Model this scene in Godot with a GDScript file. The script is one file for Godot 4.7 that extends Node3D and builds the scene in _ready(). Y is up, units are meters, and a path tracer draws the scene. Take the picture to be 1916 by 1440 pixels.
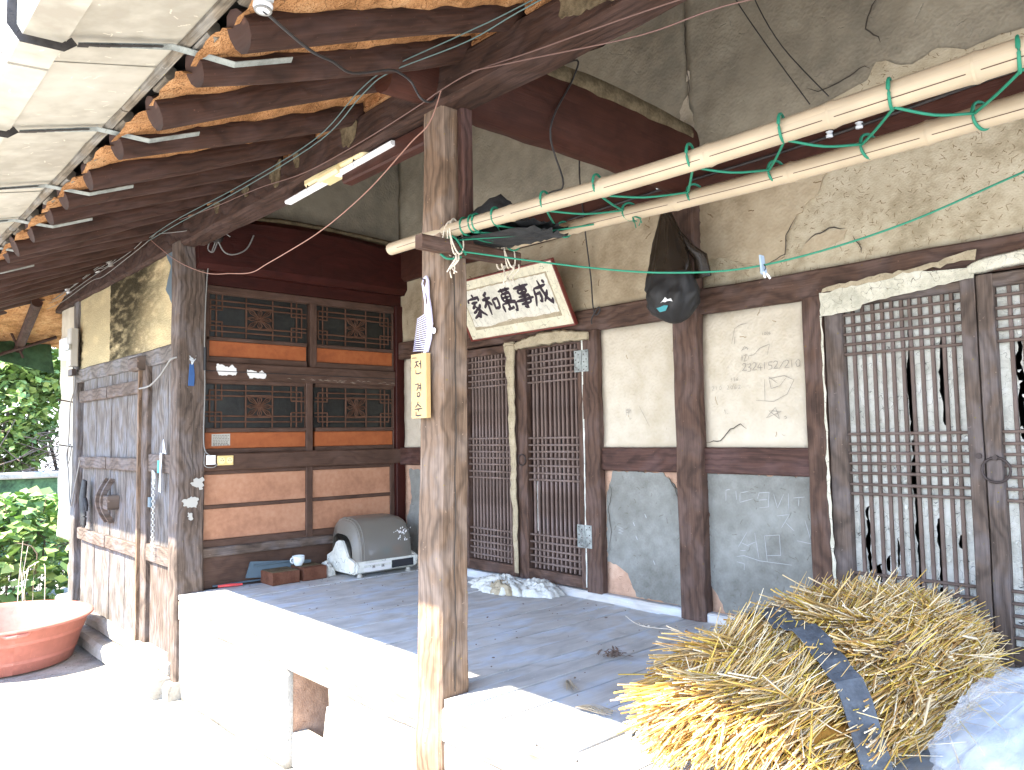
extends Node3D

var rng := RandomNumberGenerator.new()
var noise := FastNoiseLite.new()
var used := {}
var M := {}
var T := {}

# ------------------------------------------------------------------ naming
func numbered(called: String) -> String:
	if not used.has(called):
		used[called] = 0
		return called
	used[called] += 1
	return "%s_%03d" % [called, used[called]]

func tag(o: Node, label: String, category: String, group := "") -> Node:
	o.set_meta("label", label)
	o.set_meta("category", category)
	if group != "":
		o.set_meta("group", group)
	return o

func thing(called: String, label: String, category: String, at := Vector3.ZERO, group := "") -> Node3D:
	var o := Node3D.new()
	o.name = numbered(called)
	add_child(o)
	o.position = at
	tag(o, label, category, group)
	return o

func struct_root(called: String) -> Node3D:
	var o := Node3D.new()
	o.name = numbered(called)
	add_child(o)
	o.set_meta("kind", "structure")
	return o

func obj(called: String, st: SurfaceTool, m: Material, parent: Node = self) -> MeshInstance3D:
	var mi := MeshInstance3D.new()
	mi.name = numbered(called) if parent == self else called
	st.generate_normals()
	var me := st.commit()
	me.surface_set_material(0, m)
	mi.mesh = me
	parent.add_child(mi, true)
	return mi

func inst(called: String, me: Mesh, parent: Node, at: Transform3D) -> MeshInstance3D:
	var mi := MeshInstance3D.new()
	mi.name = called
	mi.mesh = me
	mi.transform = at
	parent.add_child(mi, true)
	return mi

func mb() -> SurfaceTool:
	var st := SurfaceTool.new()
	st.begin(Mesh.PRIMITIVE_TRIANGLES)
	return st

# ------------------------------------------------------------------ shapes
func vtx(st: SurfaceTool, p: Vector3, uv: Vector2) -> void:
	st.set_uv(uv)
	st.add_vertex(p)

func quad(st: SurfaceTool, a: Vector3, b: Vector3, c: Vector3, d: Vector3, ua: Vector2, ub: Vector2, uc: Vector2, ud: Vector2) -> void:
	vtx(st, a, ua); vtx(st, b, ub); vtx(st, c, uc)
	vtx(st, a, ua); vtx(st, c, uc); vtx(st, d, ud)

func rect(w: float, h: float, c := 0.006) -> PackedVector2Array:
	var x := w / 2; var y := h / 2
	c = minf(c, minf(x, y) * 0.6)
	return PackedVector2Array([Vector2(-x + c, -y), Vector2(x - c, -y), Vector2(x, -y + c), Vector2(x, y - c), Vector2(x - c, y), Vector2(-x + c, y), Vector2(-x, y - c), Vector2(-x, -y + c)])

func circle(r: float, n := 10) -> PackedVector2Array:
	var p := PackedVector2Array()
	for i in n:
		p.append(Vector2(cos(TAU * i / n), sin(TAU * i / n)) * r)
	return p

# a profile swept along points; scl: one size factor per point; wob: roughness of the skin
func sweep(st: SurfaceTool, pts: Array, prof: PackedVector2Array, scl := [], up := Vector3.UP, smooth := false, caps := true, wob := 0.0, wav := 0.0) -> void:
	var n := prof.size()
	var last := pts.size() - 1
	var rings := []
	var us := []
	var u := rng.randf() * 1.3
	var voff := rng.randf()
	var per := [0.0]
	for j in n:
		per.append(per[j] + prof[j].distance_to(prof[(j + 1) % n]))
	for i in pts.size():
		var p: Vector3 = pts[i]
		var d: Vector3 = (pts[mini(i + 1, last)] - pts[maxi(i - 1, 0)]).normalized()
		var s := d.cross(up)
		if s.length() < 0.01:
			s = d.cross(Vector3.RIGHT)
		s = s.normalized()
		var v := s.cross(d).normalized()
		if i > 0:
			u += p.distance_to(pts[i - 1])
		us.append(u)
		if wav > 0.0:
			p += s * noise.get_noise_3dv(p * 1.2 + Vector3(7, 3, 1)) * wav + v * noise.get_noise_3dv(p * 1.2 + Vector3(1, 9, 5)) * wav
		var k: float = scl[i] if scl.size() > i else 1.0
		var ring := PackedVector3Array()
		for j in n:
			var q := p + s * prof[j].x * k + v * prof[j].y * k
			if wob > 0.0:
				q += (q - p).normalized() * noise.get_noise_3dv(q * 6.0) * wob
			ring.append(q)
		rings.append(ring)
	st.set_smooth_group(0 if smooth else -1)
	for i in last:
		for j in n:
			var j2 := (j + 1) % n
			quad(st, rings[i][j], rings[i][j2], rings[i + 1][j2], rings[i + 1][j],
				Vector2(us[i], per[j] + voff), Vector2(us[i], per[j + 1] + voff), Vector2(us[i + 1], per[j + 1] + voff), Vector2(us[i + 1], per[j] + voff))
	if caps:
		st.set_smooth_group(-1)
		for e in [0, last]:
			var mid := Vector3.ZERO
			for q in rings[e]:
				mid += q
			mid /= n
			for j in n:
				var j2 := (j + 1) % n
				var a := j2 if e == 0 else j
				var b := j if e == 0 else j2
				vtx(st, mid, Vector2(0.5, 0.5)); vtx(st, rings[e][a], Vector2(0.5, 0.5) + prof[a] * 0.3); vtx(st, rings[e][b], Vector2(0.5, 0.5) + prof[b] * 0.3)

# a timber filling the box a..b with its grain along the axis; wav bends it, wob roughens it
func tim(st: SurfaceTool, a: Vector3, b: Vector3, axis: int, c := 0.006, wav := 0.0, wob := 0.0) -> void:
	var m := (a + b) / 2
	var s := b - a
	var seg := 1
	if wav > 0.0 or wob > 0.0:
		seg = clampi(int(s[axis] / 0.12), 2, 60)
	var pts := []
	for i in seg + 1:
		var p := m
		p[axis] = lerpf(a[axis], b[axis], float(i) / seg)
		pts.append(p)
	var prof: PackedVector2Array
	var up := Vector3.UP
	if axis == 0:
		prof = rect(s.z, s.y, c)
	elif axis == 1:
		prof = rect(s.x, s.z, c)
		up = Vector3.BACK
	else:
		prof = rect(s.x, s.y, c)
	sweep(st, pts, prof, [], up, false, true, wob, wav)

func timber(called: String, a: Vector3, b: Vector3, axis: int, m: Material, parent: Node, c := 0.006, wav := 0.0, wob := 0.0) -> MeshInstance3D:
	var st := mb()
	tim(st, a, b, axis, c, wav, wob)
	return obj(called, st, m, parent)

func wire(st: SurfaceTool, pts: Array, r: float, n := 5, sub := 4) -> void:
	sweep(st, smooth_path(pts, sub), circle(r, n), [], Vector3(0.13, 1, 0.21), true, true)

func smooth_path(pts: Array, sub := 4) -> Array:
	var out := []
	for i in pts.size() - 1:
		var p0 = pts[maxi(i - 1, 0)]; var p1 = pts[i]; var p2 = pts[i + 1]; var p3 = pts[mini(i + 2, pts.size() - 1)]
		for k in sub:
			out.append(p1.cubic_interpolate(p2, p0, p3, float(k) / sub))
	out.append(pts[-1])
	return out

# outline roughened by noise
func rough(poly: Array, step := 0.03, amp := 0.01, closed := true) -> PackedVector2Array:
	var out := PackedVector2Array()
	var n := poly.size()
	for i in (n if closed else n - 1):
		var a: Vector2 = poly[i]; var b: Vector2 = poly[(i + 1) % n]
		var k := maxi(1, int(a.distance_to(b) / step))
		var nr := (b - a).orthogonal().normalized()
		for j in k:
			var p := a.lerp(b, float(j) / k)
			if j > 0:
				p += nr * noise.get_noise_2d(p.x * 37.0 + 11.0, p.y * 37.0 + a.x * 5.0) * amp * 2.0
			out.append(p)
	return out

# a flat piece: polygon in the plane of xf (x right, y up, z out), from z = 0 to t
func plate(st: SurfaceTool, poly: PackedVector2Array, xf: Transform3D, t: float, spare := []) -> void:
	var ix := PackedInt32Array()
	for k in 3:
		if k == 1 and not spare.is_empty():
			poly = PackedVector2Array(spare)
		elif k > 0:
			poly = Geometry2D.convex_hull(poly).slice(0, -1)
		if Geometry2D.is_polygon_clockwise(poly):
			poly.reverse()
		ix = Geometry2D.triangulate_polygon(poly)
		if not ix.is_empty():
			break
	st.set_smooth_group(-1)
	for i in range(0, ix.size(), 3):
		var a := poly[ix[i]]; var b := poly[ix[i + 1]]; var c := poly[ix[i + 2]]
		if (b - a).cross(c - a) > 0:
			var w := b; b = c; c = w
		vtx(st, xf * Vector3(a.x, a.y, t), a); vtx(st, xf * Vector3(b.x, b.y, t), b); vtx(st, xf * Vector3(c.x, c.y, t), c)
		vtx(st, xf * Vector3(a.x, a.y, 0), a); vtx(st, xf * Vector3(c.x, c.y, 0), c); vtx(st, xf * Vector3(b.x, b.y, 0), b)
	for i in poly.size():
		var a := poly[i]; var b := poly[(i + 1) % poly.size()]
		quad(st, xf * Vector3(a.x, a.y, 0), xf * Vector3(a.x, a.y, t), xf * Vector3(b.x, b.y, t), xf * Vector3(b.x, b.y, 0), a, a, b, b)

# thin inked or chalked strokes on a plane: pts in plane units, one width
func stroke(st: SurfaceTool, pts: Array, w: float, xf: Transform3D, t := 0.0008, ends := 0.5) -> void:
	var left := []; var right := []
	var n := pts.size()
	for i in n:
		var d: Vector2 = (pts[mini(i + 1, n - 1)] - pts[maxi(i - 1, 0)]).normalized()
		var nr := d.orthogonal()
		var f := float(i) / maxf(1.0, n - 1.0)
		var k := w * 0.5 * (1.0 - (1.0 - ends) * pow(absf(f * 2.0 - 1.0), 3.0)) * (1.0 + 0.35 * noise.get_noise_2d(pts[i].x * 90.0, pts[i].y * 90.0))
		left.append(pts[i] + nr * k); right.append(pts[i] - nr * k)
	st.set_smooth_group(-1)
	for i in n - 1:
		var q := [left[i], left[i + 1], right[i + 1], right[i]]
		var v := []
		for p in q:
			v.append(xf * Vector3(p.x, p.y, t))
		quad(st, v[0], v[1], v[2], v[3], q[0], q[1], q[2], q[3])

# plaster face: a gridded, slightly uneven front from (x0,y0) to (x1,y1) at z, edges turned back by depth
func panel(st: SurfaceTool, x0: float, x1: float, y0: float, y1: float, z: float, amp := 0.006, depth := 0.03, cell := 0.05, xf := Transform3D.IDENTITY) -> void:
	var nx := maxi(2, int((x1 - x0) / cell)); var ny := maxi(2, int((y1 - y0) / cell))
	var g := []
	for j in ny + 3:
		var row := []
		for i in nx + 3:
			var fx := clampf(float(i - 1) / nx, 0, 1); var fy := clampf(float(j - 1) / ny, 0, 1)
			var x := lerpf(x0, x1, fx); var y := lerpf(y0, y1, fy)
			var zz := z + amp * (noise.get_noise_3d(x * 3.1, y * 3.1, z * 5 + 3) + 0.4 * noise.get_noise_3d(x * 11.0, y * 11.0, 9))
			if i == 0 or j == 0 or i == nx + 2 or j == ny + 2:
				zz = z - depth
			row.append(Vector3(x, y, zz))
		g.append(row)
	st.set_smooth_group(0)
	for j in ny + 2:
		for i in nx + 2:
			var a: Vector3 = g[j][i]; var b: Vector3 = g[j + 1][i]; var c: Vector3 = g[j + 1][i + 1]; var d: Vector3 = g[j][i + 1]
			quad(st, xf * a, xf * b, xf * c, xf * d, Vector2(a.x, a.y), Vector2(b.x, b.y), Vector2(c.x, c.y), Vector2(d.x, d.y))

func lathe(st: SurfaceTool, prof: Array, seg := 24, at := Vector3.ZERO, smooth := true, sx := 1.0, sz := 1.0) -> void:
	st.set_smooth_group(0 if smooth else -1)
	for i in prof.size() - 1:
		for k in seg:
			var v := []
			for w in [[i, k], [i, k + 1], [i + 1, k + 1], [i + 1, k]]:
				var p: Vector2 = prof[w[0]]
				var t: float = TAU * w[1] / seg
				v.append(at + Vector3(p.x * cos(t) * sx, p.y, p.x * sin(t) * sz))
			quad(st, v[0], v[1], v[2], v[3], Vector2(k, i), Vector2(k, i + 1), Vector2(k + 1, i + 1), Vector2(k + 1, i))

func wallxf(z: float) -> Transform3D:
	return Transform3D(Basis.IDENTITY, Vector3(0, 0, z))

func sidexf(x: float) -> Transform3D:   # plane x: local x runs along -z (to the right for one who faces the closet wall), y up, out = +x
	return Transform3D(Basis(Vector3(0, 0, -1), Vector3.UP, Vector3(1, 0, 0)), Vector3(x, 0, 0))

# ------------------------------------------------------------------ textures and materials
func to_tex(w: int, h: int, data: PackedByteArray) -> ImageTexture:
	return ImageTexture.create_from_image(Image.create_from_data(w, h, false, Image.FORMAT_RGB8, data))

func bump_tex(w: int, h: int, height: PackedByteArray, strength: float) -> ImageTexture:
	var im := Image.create_from_data(w, h, false, Image.FORMAT_L8, height)
	im.convert(Image.FORMAT_RGBA8)
	im.bump_map_to_normal_map(strength)
	return ImageTexture.create_from_image(im)

func wood_tex(key: String, sd: int, rings: float, contrast: float, worn: float, bump: float, base := 0.74) -> void:
	var w := 512; var h := 512
	var n1 := FastNoiseLite.new(); n1.seed = sd; n1.frequency = 1.0; n1.noise_type = FastNoiseLite.TYPE_SIMPLEX
	var n2 := FastNoiseLite.new(); n2.seed = sd + 5; n2.frequency = 1.0; n2.noise_type = FastNoiseLite.TYPE_SIMPLEX
	var al := PackedByteArray(); al.resize(w * h * 3)
	var hg := PackedByteArray(); hg.resize(w * h)
	for x in w:
		var ca := cos(TAU * x / w); var sa := sin(TAU * x / w)
		for y in h:
			var v := float(y) / h
			var wp := n1.get_noise_3d(ca * 0.30, sa * 0.30, v * 1.4) + 0.05 * n1.get_noise_3d(ca * 0.6 + 3.0, sa * 0.6, v * 6.0)
			var rg := 0.5 + 0.5 * sin(TAU * (v * rings + wp * 2.4))
			rg = rg * rg
			var fib := 0.6 * n2.get_noise_3d(ca * 0.7, sa * 0.7, v * 80.0) + 0.4 * n2.get_noise_3d(ca * 1.6, sa * 1.6 + 5.0, v * 190.0)
			var blo := n2.get_noise_3d(ca * 0.8 + 9.0, sa * 0.8, v * 4.0)
			var spk := n1.get_noise_3d(ca * 9.0, sa * 9.0, v * 30.0)
			var crk := n1.get_noise_3d(ca * 0.40 + 4.0, sa * 0.40, v * 26.0)
			var val := base - contrast * 0.12 * rg + contrast * 0.17 * fib + blo * 0.14 * (0.3 + contrast)
			if spk > 0.66 and worn > 0.0:
				val += worn * 0.35
			var hv := 0.6 + 0.2 * fib - 0.25 * rg * contrast
			if crk > 0.84 - 0.05 * contrast and contrast > 0.3:
				val *= 0.45
				hv -= 0.4
			val = clampf(val, 0.06, 1.0)
			var gr := clampf(worn * (blo * 1.6 + 0.1), 0.0, 0.5)
			var o := (y * w + x) * 3
			al[o] = int(255 * lerpf(val, 0.8 * val + 0.08, gr)); al[o + 1] = int(255 * lerpf(val * 0.985, 0.86 * val + 0.09, gr)); al[o + 2] = int(255 * lerpf(val * 0.965, 0.95 * val + 0.10, gr))
			hg[y * w + x] = int(255 * clampf(hv, 0, 1))
	T[key] = to_tex(w, h, al)
	T[key + "_n"] = bump_tex(w, h, hg, bump)

func field(sd: int, freq: float, oct := 4, size := 512) -> PackedByteArray:
	var n := FastNoiseLite.new(); n.seed = sd; n.frequency = freq; n.fractal_octaves = oct
	n.noise_type = FastNoiseLite.TYPE_SIMPLEX_SMOOTH
	var im := n.get_seamless_image(size, size, false, false, 0.2, true)
	im.convert(Image.FORMAT_L8)
	return im.get_data()

# a mottled surface: colours (sRGB) from dark to light over layered noise; flecks: short dark straw marks
func mottle(key: String, sd: int, dark: Color, mid: Color, light: Color, grain: float, bump: float, flecks := 0, fleck_color := Color(0.2, 0.15, 0.1), cracks := 0.0, low := 0.006) -> void:
	var s := 512
	var a := field(sd, low); var b := field(sd + 1, 0.03); var c := field(sd + 2, 0.18, 2); var d := field(sd + 3, 0.012, 2)
	var al := PackedByteArray(); al.resize(s * s * 3)
	var hg := PackedByteArray(); hg.resize(s * s)
	for i in s * s:
		var v := (a[i] * 0.6 + b[i] * 0.4) / 255.0
		var g := (c[i] / 255.0 - 0.5) * grain
		v = clampf((v - 0.5) * 1.7 + 0.5 + g, 0, 1)
		var col := dark.lerp(mid, v * 2.0) if v < 0.5 else mid.lerp(light, v * 2.0 - 1.0)
		var hv := 0.35 * b[i] / 255.0 + 0.4 * c[i] / 255.0 + 0.2
		if cracks > 0.0 and absf(d[i] / 255.0 - 0.5 + (b[i] / 255.0 - 0.5) * 0.12) < cracks:
			col = col.darkened(0.45)
			hv -= 0.25
		al[i * 3] = int(clampf(col.r, 0, 1) * 255); al[i * 3 + 1] = int(clampf(col.g, 0, 1) * 255); al[i * 3 + 2] = int(clampf(col.b, 0, 1) * 255)
		hg[i] = int(255 * clampf(hv, 0, 1))
	var r := RandomNumberGenerator.new(); r.seed = sd
	for k in flecks:
		var p := Vector2(r.randf() * s, r.randf() * s)
		var t := Vector2.from_angle(r.randf() * TAU)
		var ln := r.randi_range(3, 12)
		for q in ln:
			p += t
			t = t.rotated(r.randf_range(-0.2, 0.2))
			var ii := posmod(int(p.y), s) * s + posmod(int(p.x), s)
			al[ii * 3] = int(fleck_color.r * 255); al[ii * 3 + 1] = int(fleck_color.g * 255); al[ii * 3 + 2] = int(fleck_color.b * 255)
			hg[ii] = int(hg[ii] * 0.5)
	T[key] = to_tex(s, s, al)
	T[key + "_n"] = bump_tex(s, s, hg, bump)

func surf(key: String, tex: String, tint: Color, roughness := 0.85, scale := Vector3(0.625, 1.0, 1), nrm := 1.0, triplanar := false, spec := 0.35) -> StandardMaterial3D:
	var m := StandardMaterial3D.new()
	m.resource_name = key
	m.albedo_color = tint
	m.roughness = roughness
	m.metallic_specular = spec
	m.cull_mode = BaseMaterial3D.CULL_DISABLED
	if tex != "":
		m.albedo_texture = T[tex]
		m.normal_enabled = true
		m.normal_texture = T[tex + "_n"]
		m.normal_scale = nrm
		m.uv1_scale = scale
		if triplanar:
			m.uv1_triplanar = true
			m.uv1_world_triplanar = true
	M[key] = m
	return m

func lin(r: float, g: float, b: float) -> Color:
	return Color(r, g, b).linear_to_srgb()

func plain(key: String, c: Color, roughness := 0.6, metallic := 0.0, spec := 0.5) -> StandardMaterial3D:
	var m := StandardMaterial3D.new()
	m.resource_name = key
	m.albedo_color = c
	m.roughness = roughness
	m.metallic = metallic
	m.metallic_specular = spec
	m.cull_mode = BaseMaterial3D.CULL_DISABLED
	M[key] = m
	return m

func make_materials() -> void:
	wood_tex("wood", 11, 16.0, 1.0, 0.9, 4.0)
	wood_tex("stain", 23, 10.0, 0.55, 0.3, 2.5)
	wood_tex("board", 37, 7.0, 0.55, 0.5, 2.5)
	wood_tex("deck", 61, 7.0, 0.42, 0.6, 2.5, 0.88)
	wood_tex("cane", 53, 4.0, 0.10, 0.0, 0.6)
	mottle("cream", 101, Color(0.70, 0.655, 0.57), Color(0.75, 0.71, 0.635), Color(0.795, 0.76, 0.69), 0.15, 2.5, 50, Color(0.6, 0.53, 0.43))
	mottle("band", 131, Color(0.55, 0.49, 0.395), Color(0.65, 0.59, 0.49), Color(0.71, 0.655, 0.555), 0.2, 2.0, 120, Color(0.4, 0.32, 0.22))
	mottle("strawy", 151, Color(0.58, 0.535, 0.44), Color(0.685, 0.64, 0.545), Color(0.74, 0.70, 0.61), 0.25, 3.0, 900, Color(0.44, 0.37, 0.27))
	mottle("smoked", 171, Color(0.49, 0.465, 0.41), Color(0.56, 0.53, 0.465), Color(0.62, 0.59, 0.52), 0.22, 2.0, 200, Color(0.56, 0.54, 0.48))
	mottle("cement", 191, Color(0.43, 0.435, 0.43), Color(0.50, 0.51, 0.51), Color(0.56, 0.575, 0.58), 0.3, 3.0, 200, Color(0.40, 0.40, 0.38))
	mottle("clay", 211, Color(0.50, 0.355, 0.23), Color(0.71, 0.525, 0.36), Color(0.81, 0.65, 0.48), 0.5, 9.0, 1500, Color(0.40, 0.25, 0.13), 0.012)
	mottle("peach", 231, Color(0.62, 0.50, 0.42), Color(0.72, 0.59, 0.50), Color(0.78, 0.66, 0.57), 0.25, 3.0, 300, Color(0.5, 0.38, 0.3))
	mottle("concrete", 251, Color(0.54, 0.52, 0.48), Color(0.63, 0.61, 0.57), Color(0.70, 0.68, 0.64), 0.4, 3.0, 0, Color.BLACK, 0.004)
	mottle("metal", 271, Color(0.60, 0.575, 0.52), Color(0.71, 0.69, 0.635), Color(0.77, 0.75, 0.70), 0.08, 0.6, 160, Color(0.93, 0.9, 0.82), 0.0, 0.004)
	mottle("paper", 291, Color(0.74, 0.74, 0.70), Color(0.83, 0.83, 0.79), Color(0.89, 0.89, 0.86), 0.2, 6.0, 30, Color(0.5, 0.48, 0.4), 0.006)
	mottle("galv", 311, Color(0.34, 0.35, 0.34), Color(0.52, 0.54, 0.52), Color(0.62, 0.64, 0.62), 0.3, 2.0, 300, Color(0.2, 0.18, 0.17))
	mottle("ply", 331, Color(0.60, 0.43, 0.33), Color(0.665, 0.485, 0.375), Color(0.70, 0.53, 0.42), 0.12, 0.6)
	mottle("dust", 351, Color(0.5, 0.48, 0.45), Color(0.66, 0.64, 0.6), Color(0.8, 0.78, 0.74), 0.4, 4.0)
	soot_tex()
	# timbers: tint over the grain
	surf("post", "wood", lin(0.39, 0.262, 0.175), 0.8)
	surf("sunned", "wood", lin(0.62, 0.52, 0.42), 0.9)
	surf("frame", "wood", lin(0.20, 0.118, 0.085), 0.75)
	surf("rail", "wood", lin(0.165, 0.083, 0.064), 0.7)
	surf("old", "wood", lin(0.25, 0.19, 0.155), 0.85)
	surf("grey_board", "wood", lin(0.29, 0.255, 0.23), 0.85)
	surf("closet", "stain", lin(0.17, 0.098, 0.07), 0.6)
	surf("lattice", "stain", lin(0.20, 0.10, 0.062), 0.6)
	surf("dark_red", "stain", lin(0.075, 0.014, 0.009), 0.55)
	surf("beam", "stain", lin(0.105, 0.036, 0.023), 0.6)
	surf("rafter", "wood", lin(0.105, 0.052, 0.037), 0.75)
	surf("purlin", "wood", lin(0.11, 0.058, 0.041), 0.85)
	surf("slat", "stain", lin(0.27, 0.20, 0.168), 0.7)
	surf("slat_dark", "stain", lin(0.34, 0.25, 0.215), 0.7)
	surf("floor", "deck", lin(0.72, 0.72, 0.70), 0.55, Vector3(0.5, 1.0, 1), 0.8)
	surf("eave_board", "wood", lin(0.42, 0.36, 0.28), 0.9)
	surf("plate_wood", "cane", lin(0.95, 0.66, 0.28), 0.5)
	# plasters and clays, laid by place
	var k := Vector3(0.42, 0.42, 0.42)
	surf("cream", "cream", Color(1, 1, 1), 0.95, k, 0.8, true, 0.2)
	surf("band", "band", Color(1, 1, 1), 0.95, k, 0.8, true, 0.2)
	surf("strawy", "strawy", Color(1, 1, 1), 0.95, Vector3(0.8, 0.8, 0.8), 0.8, true, 0.2)
	surf("smoked", "smoked", Color(1, 1, 1), 0.95, k, 0.8, true, 0.2)
	surf("cement", "cement", Color(1.0, 0.985, 0.94), 0.95, Vector3(0.6, 0.6, 0.6), 0.8, true, 0.2)
	surf("clay", "clay", Color(1, 1, 1), 0.95, Vector3(1.1, 1.1, 1.1), 1.0, true, 0.2)
	surf("peach", "peach", Color(1, 1, 1), 0.95, Vector3(0.8, 0.8, 0.8), 0.8, true, 0.2)
	surf("concrete", "concrete", Color(1, 1, 1), 0.95, Vector3(0.5, 0.5, 0.5), 0.6, true, 0.2)
	surf("soffit", "metal", Color(1, 1, 1), 0.45, Vector3(0.6, 0.6, 0.6), 0.3, true, 0.4)
	surf("paper", "paper", Color(1, 1, 1), 0.9, Vector3(1.6, 1.6, 1.6), 1.0, true, 0.2)
	surf("cloth", "paper", Color(0.98, 0.98, 0.98), 0.95, Vector3(2.5, 2.5, 2.5), 1.0, true, 0.2)
	surf("old_cloth", "paper", Color(0.80, 0.74, 0.65), 0.95, Vector3(2.5, 2.5, 2.5), 1.0, true, 0.2)
	surf("galv", "galv", Color(1, 1, 1), 0.5, Vector3(2, 2, 2), 0.6, true, 0.5)
	surf("black_paint", "galv", Color(0.42, 0.38, 0.38), 0.5, Vector3(2, 2, 2), 0.6, true, 0.4)
	surf("ply", "ply", Color(1, 1, 1), 0.6, Vector3(1.2, 1.2, 1.2), 0.5, true, 0.4)
	surf("ply_orange", "ply", Color(0.90, 0.70, 0.52), 0.55, Vector3(1.2, 1.2, 1.2), 0.5, true, 0.4)
	surf("straw_core", "strawy", Color(0.86, 0.66, 0.36), 0.95, Vector3(3, 3, 3), 1.0, true, 0.2)
	surf("brick", "peach", Color(0.57, 0.47, 0.44), 0.95, Vector3(3, 3, 3), 1.0, true, 0.2)
	surf("soot", "soot", Color(1, 1, 1), 0.95, Vector3(1, 1, 1), 0.8, false, 0.2)
	surf("fouled", "dust", Color(0.62, 0.57, 0.48), 0.95, Vector3(2.5, 2.5, 2.5), 1.0, true, 0.2)
	surf("dark_glass", "dust", Color(0.19, 0.205, 0.20), 0.35, Vector3(1.2, 1.2, 1.2), 0.3, true, 0.5)
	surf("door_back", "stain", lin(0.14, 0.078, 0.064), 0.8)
	surf("rubber", "dust", Color(0.30, 0.315, 0.34), 0.7, Vector3(5, 5, 5), 1.0, true, 0.4)
	surf("strap", "dust", Color(0.46, 0.50, 0.56), 0.7, Vector3(5, 5, 5), 1.0, true, 0.4)
	surf("peel", "paper", Color(0.94, 0.92, 0.87), 0.9, Vector3(1.6, 1.6, 1.6), 1.0, true, 0.2)
	surf("tub", "metal", Color(1.0, 0.67, 0.64), 0.38, Vector3(1, 1, 1), 0.3, true, 0.5)
	surf("bamboo", "cane", lin(0.80, 0.67, 0.48), 0.4, Vector3(0.6, 1.5, 1), 0.4)
	surf("dryer_white", "paper", Color(1.0, 1.0, 0.99), 0.4, Vector3(1, 1, 1), 0.15, true, 0.5)
	surf("green_sheet", "galv", Color(0.50, 0.66, 0.48), 0.7, Vector3(1, 1, 1), 0.5, true, 0.3)
	plain("ink", lin(0.035, 0.022, 0.03), 0.8)
	plain("pencil", lin(0.22, 0.205, 0.18), 0.9)
	plain("chalk", lin(0.36, 0.37, 0.365), 0.95)
	plain("scratch", lin(0.36, 0.31, 0.24), 0.95)
	plain("crack", lin(0.055, 0.045, 0.035), 0.95)
	plain("white", lin(0.80, 0.80, 0.78), 0.4)
	plain("tube", lin(0.92, 0.93, 0.93), 0.2)
	plain("cream_plastic", lin(0.74, 0.62, 0.34), 0.4)
	plain("yellow_plastic", lin(0.72, 0.54, 0.22), 0.4)
	plain("porcelain", lin(0.72, 0.75, 0.76), 0.2)
	plain("cup", lin(0.74, 0.80, 0.81), 0.2)
	plain("comb", lin(0.55, 0.53, 0.70), 0.35)
	plain("wire_black", lin(0.03, 0.028, 0.028), 0.6)
	plain("wire_teal", lin(0.07, 0.12, 0.115), 0.5)
	plain("wire_brown", lin(0.15, 0.085, 0.07), 0.6)
	plain("wire_pink", lin(0.30, 0.16, 0.12), 0.6)
	plain("wire_grey", lin(0.20, 0.195, 0.18), 0.6)
	plain("rope", lin(0.008, 0.17, 0.095), 0.6)
	plain("string", lin(0.66, 0.58, 0.46), 0.8)
	plain("iron", lin(0.06, 0.045, 0.04), 0.6, 0.5)
	plain("steel", lin(0.5, 0.52, 0.53), 0.35, 0.8)
	plain("black", lin(0.012, 0.012, 0.013), 0.5)
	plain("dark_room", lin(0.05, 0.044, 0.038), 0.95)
	plain("blue", lin(0.03, 0.09, 0.24), 0.7)
	plain("teal", lin(0.05, 0.28, 0.30), 0.6)
	plain("red_plastic", lin(0.62, 0.06, 0.06), 0.4)
	plain("frame_red", lin(0.16, 0.03, 0.022), 0.35)
	plain("slate", lin(0.085, 0.125, 0.15), 0.5)
	plain("lcd", lin(0.02, 0.02, 0.025), 0.2)
	plain("panel_grey", lin(0.40, 0.39, 0.35), 0.5)
	plain("tape_white", lin(0.74, 0.73, 0.70), 0.7)
	plain("foil", lin(0.60, 0.64, 0.66), 0.3)
	plain("peg_blue", lin(0.30, 0.38, 0.46), 0.4)
	plain("orange", lin(0.55, 0.20, 0.08), 0.5)
	plain("leaf_dry", lin(0.16, 0.11, 0.08), 0.9)
	plain("sticker", lin(0.42, 0.40, 0.34), 0.6)
	plain("bag_black", lin(0.018, 0.017, 0.016), 0.62)
	var bb := plain("bag_thin", Color(0.15, 0.115, 0.075, 0.84), 0.4)
	bb.transparency = BaseMaterial3D.TRANSPARENCY_ALPHA
	var dm := plain("smoky", Color(0.52, 0.50, 0.46, 0.68), 0.3)
	dm.transparency = BaseMaterial3D.TRANSPARENCY_ALPHA
	var cl := plain("film", Color(0.90, 0.93, 0.96, 0.24), 0.3)
	cl.transparency = BaseMaterial3D.TRANSPARENCY_ALPHA
	for kk in ["straw_c", "leaf_c"]:
		var sm := plain(kk, Color.WHITE, 0.8 if kk == "straw_c" else 0.5, 0.0, 0.25)
		sm.vertex_color_use_as_albedo = true
		if kk == "leaf_c":
			sm.backlight_enabled = true
			sm.backlight = Color(0.22, 0.32, 0.06)

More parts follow.
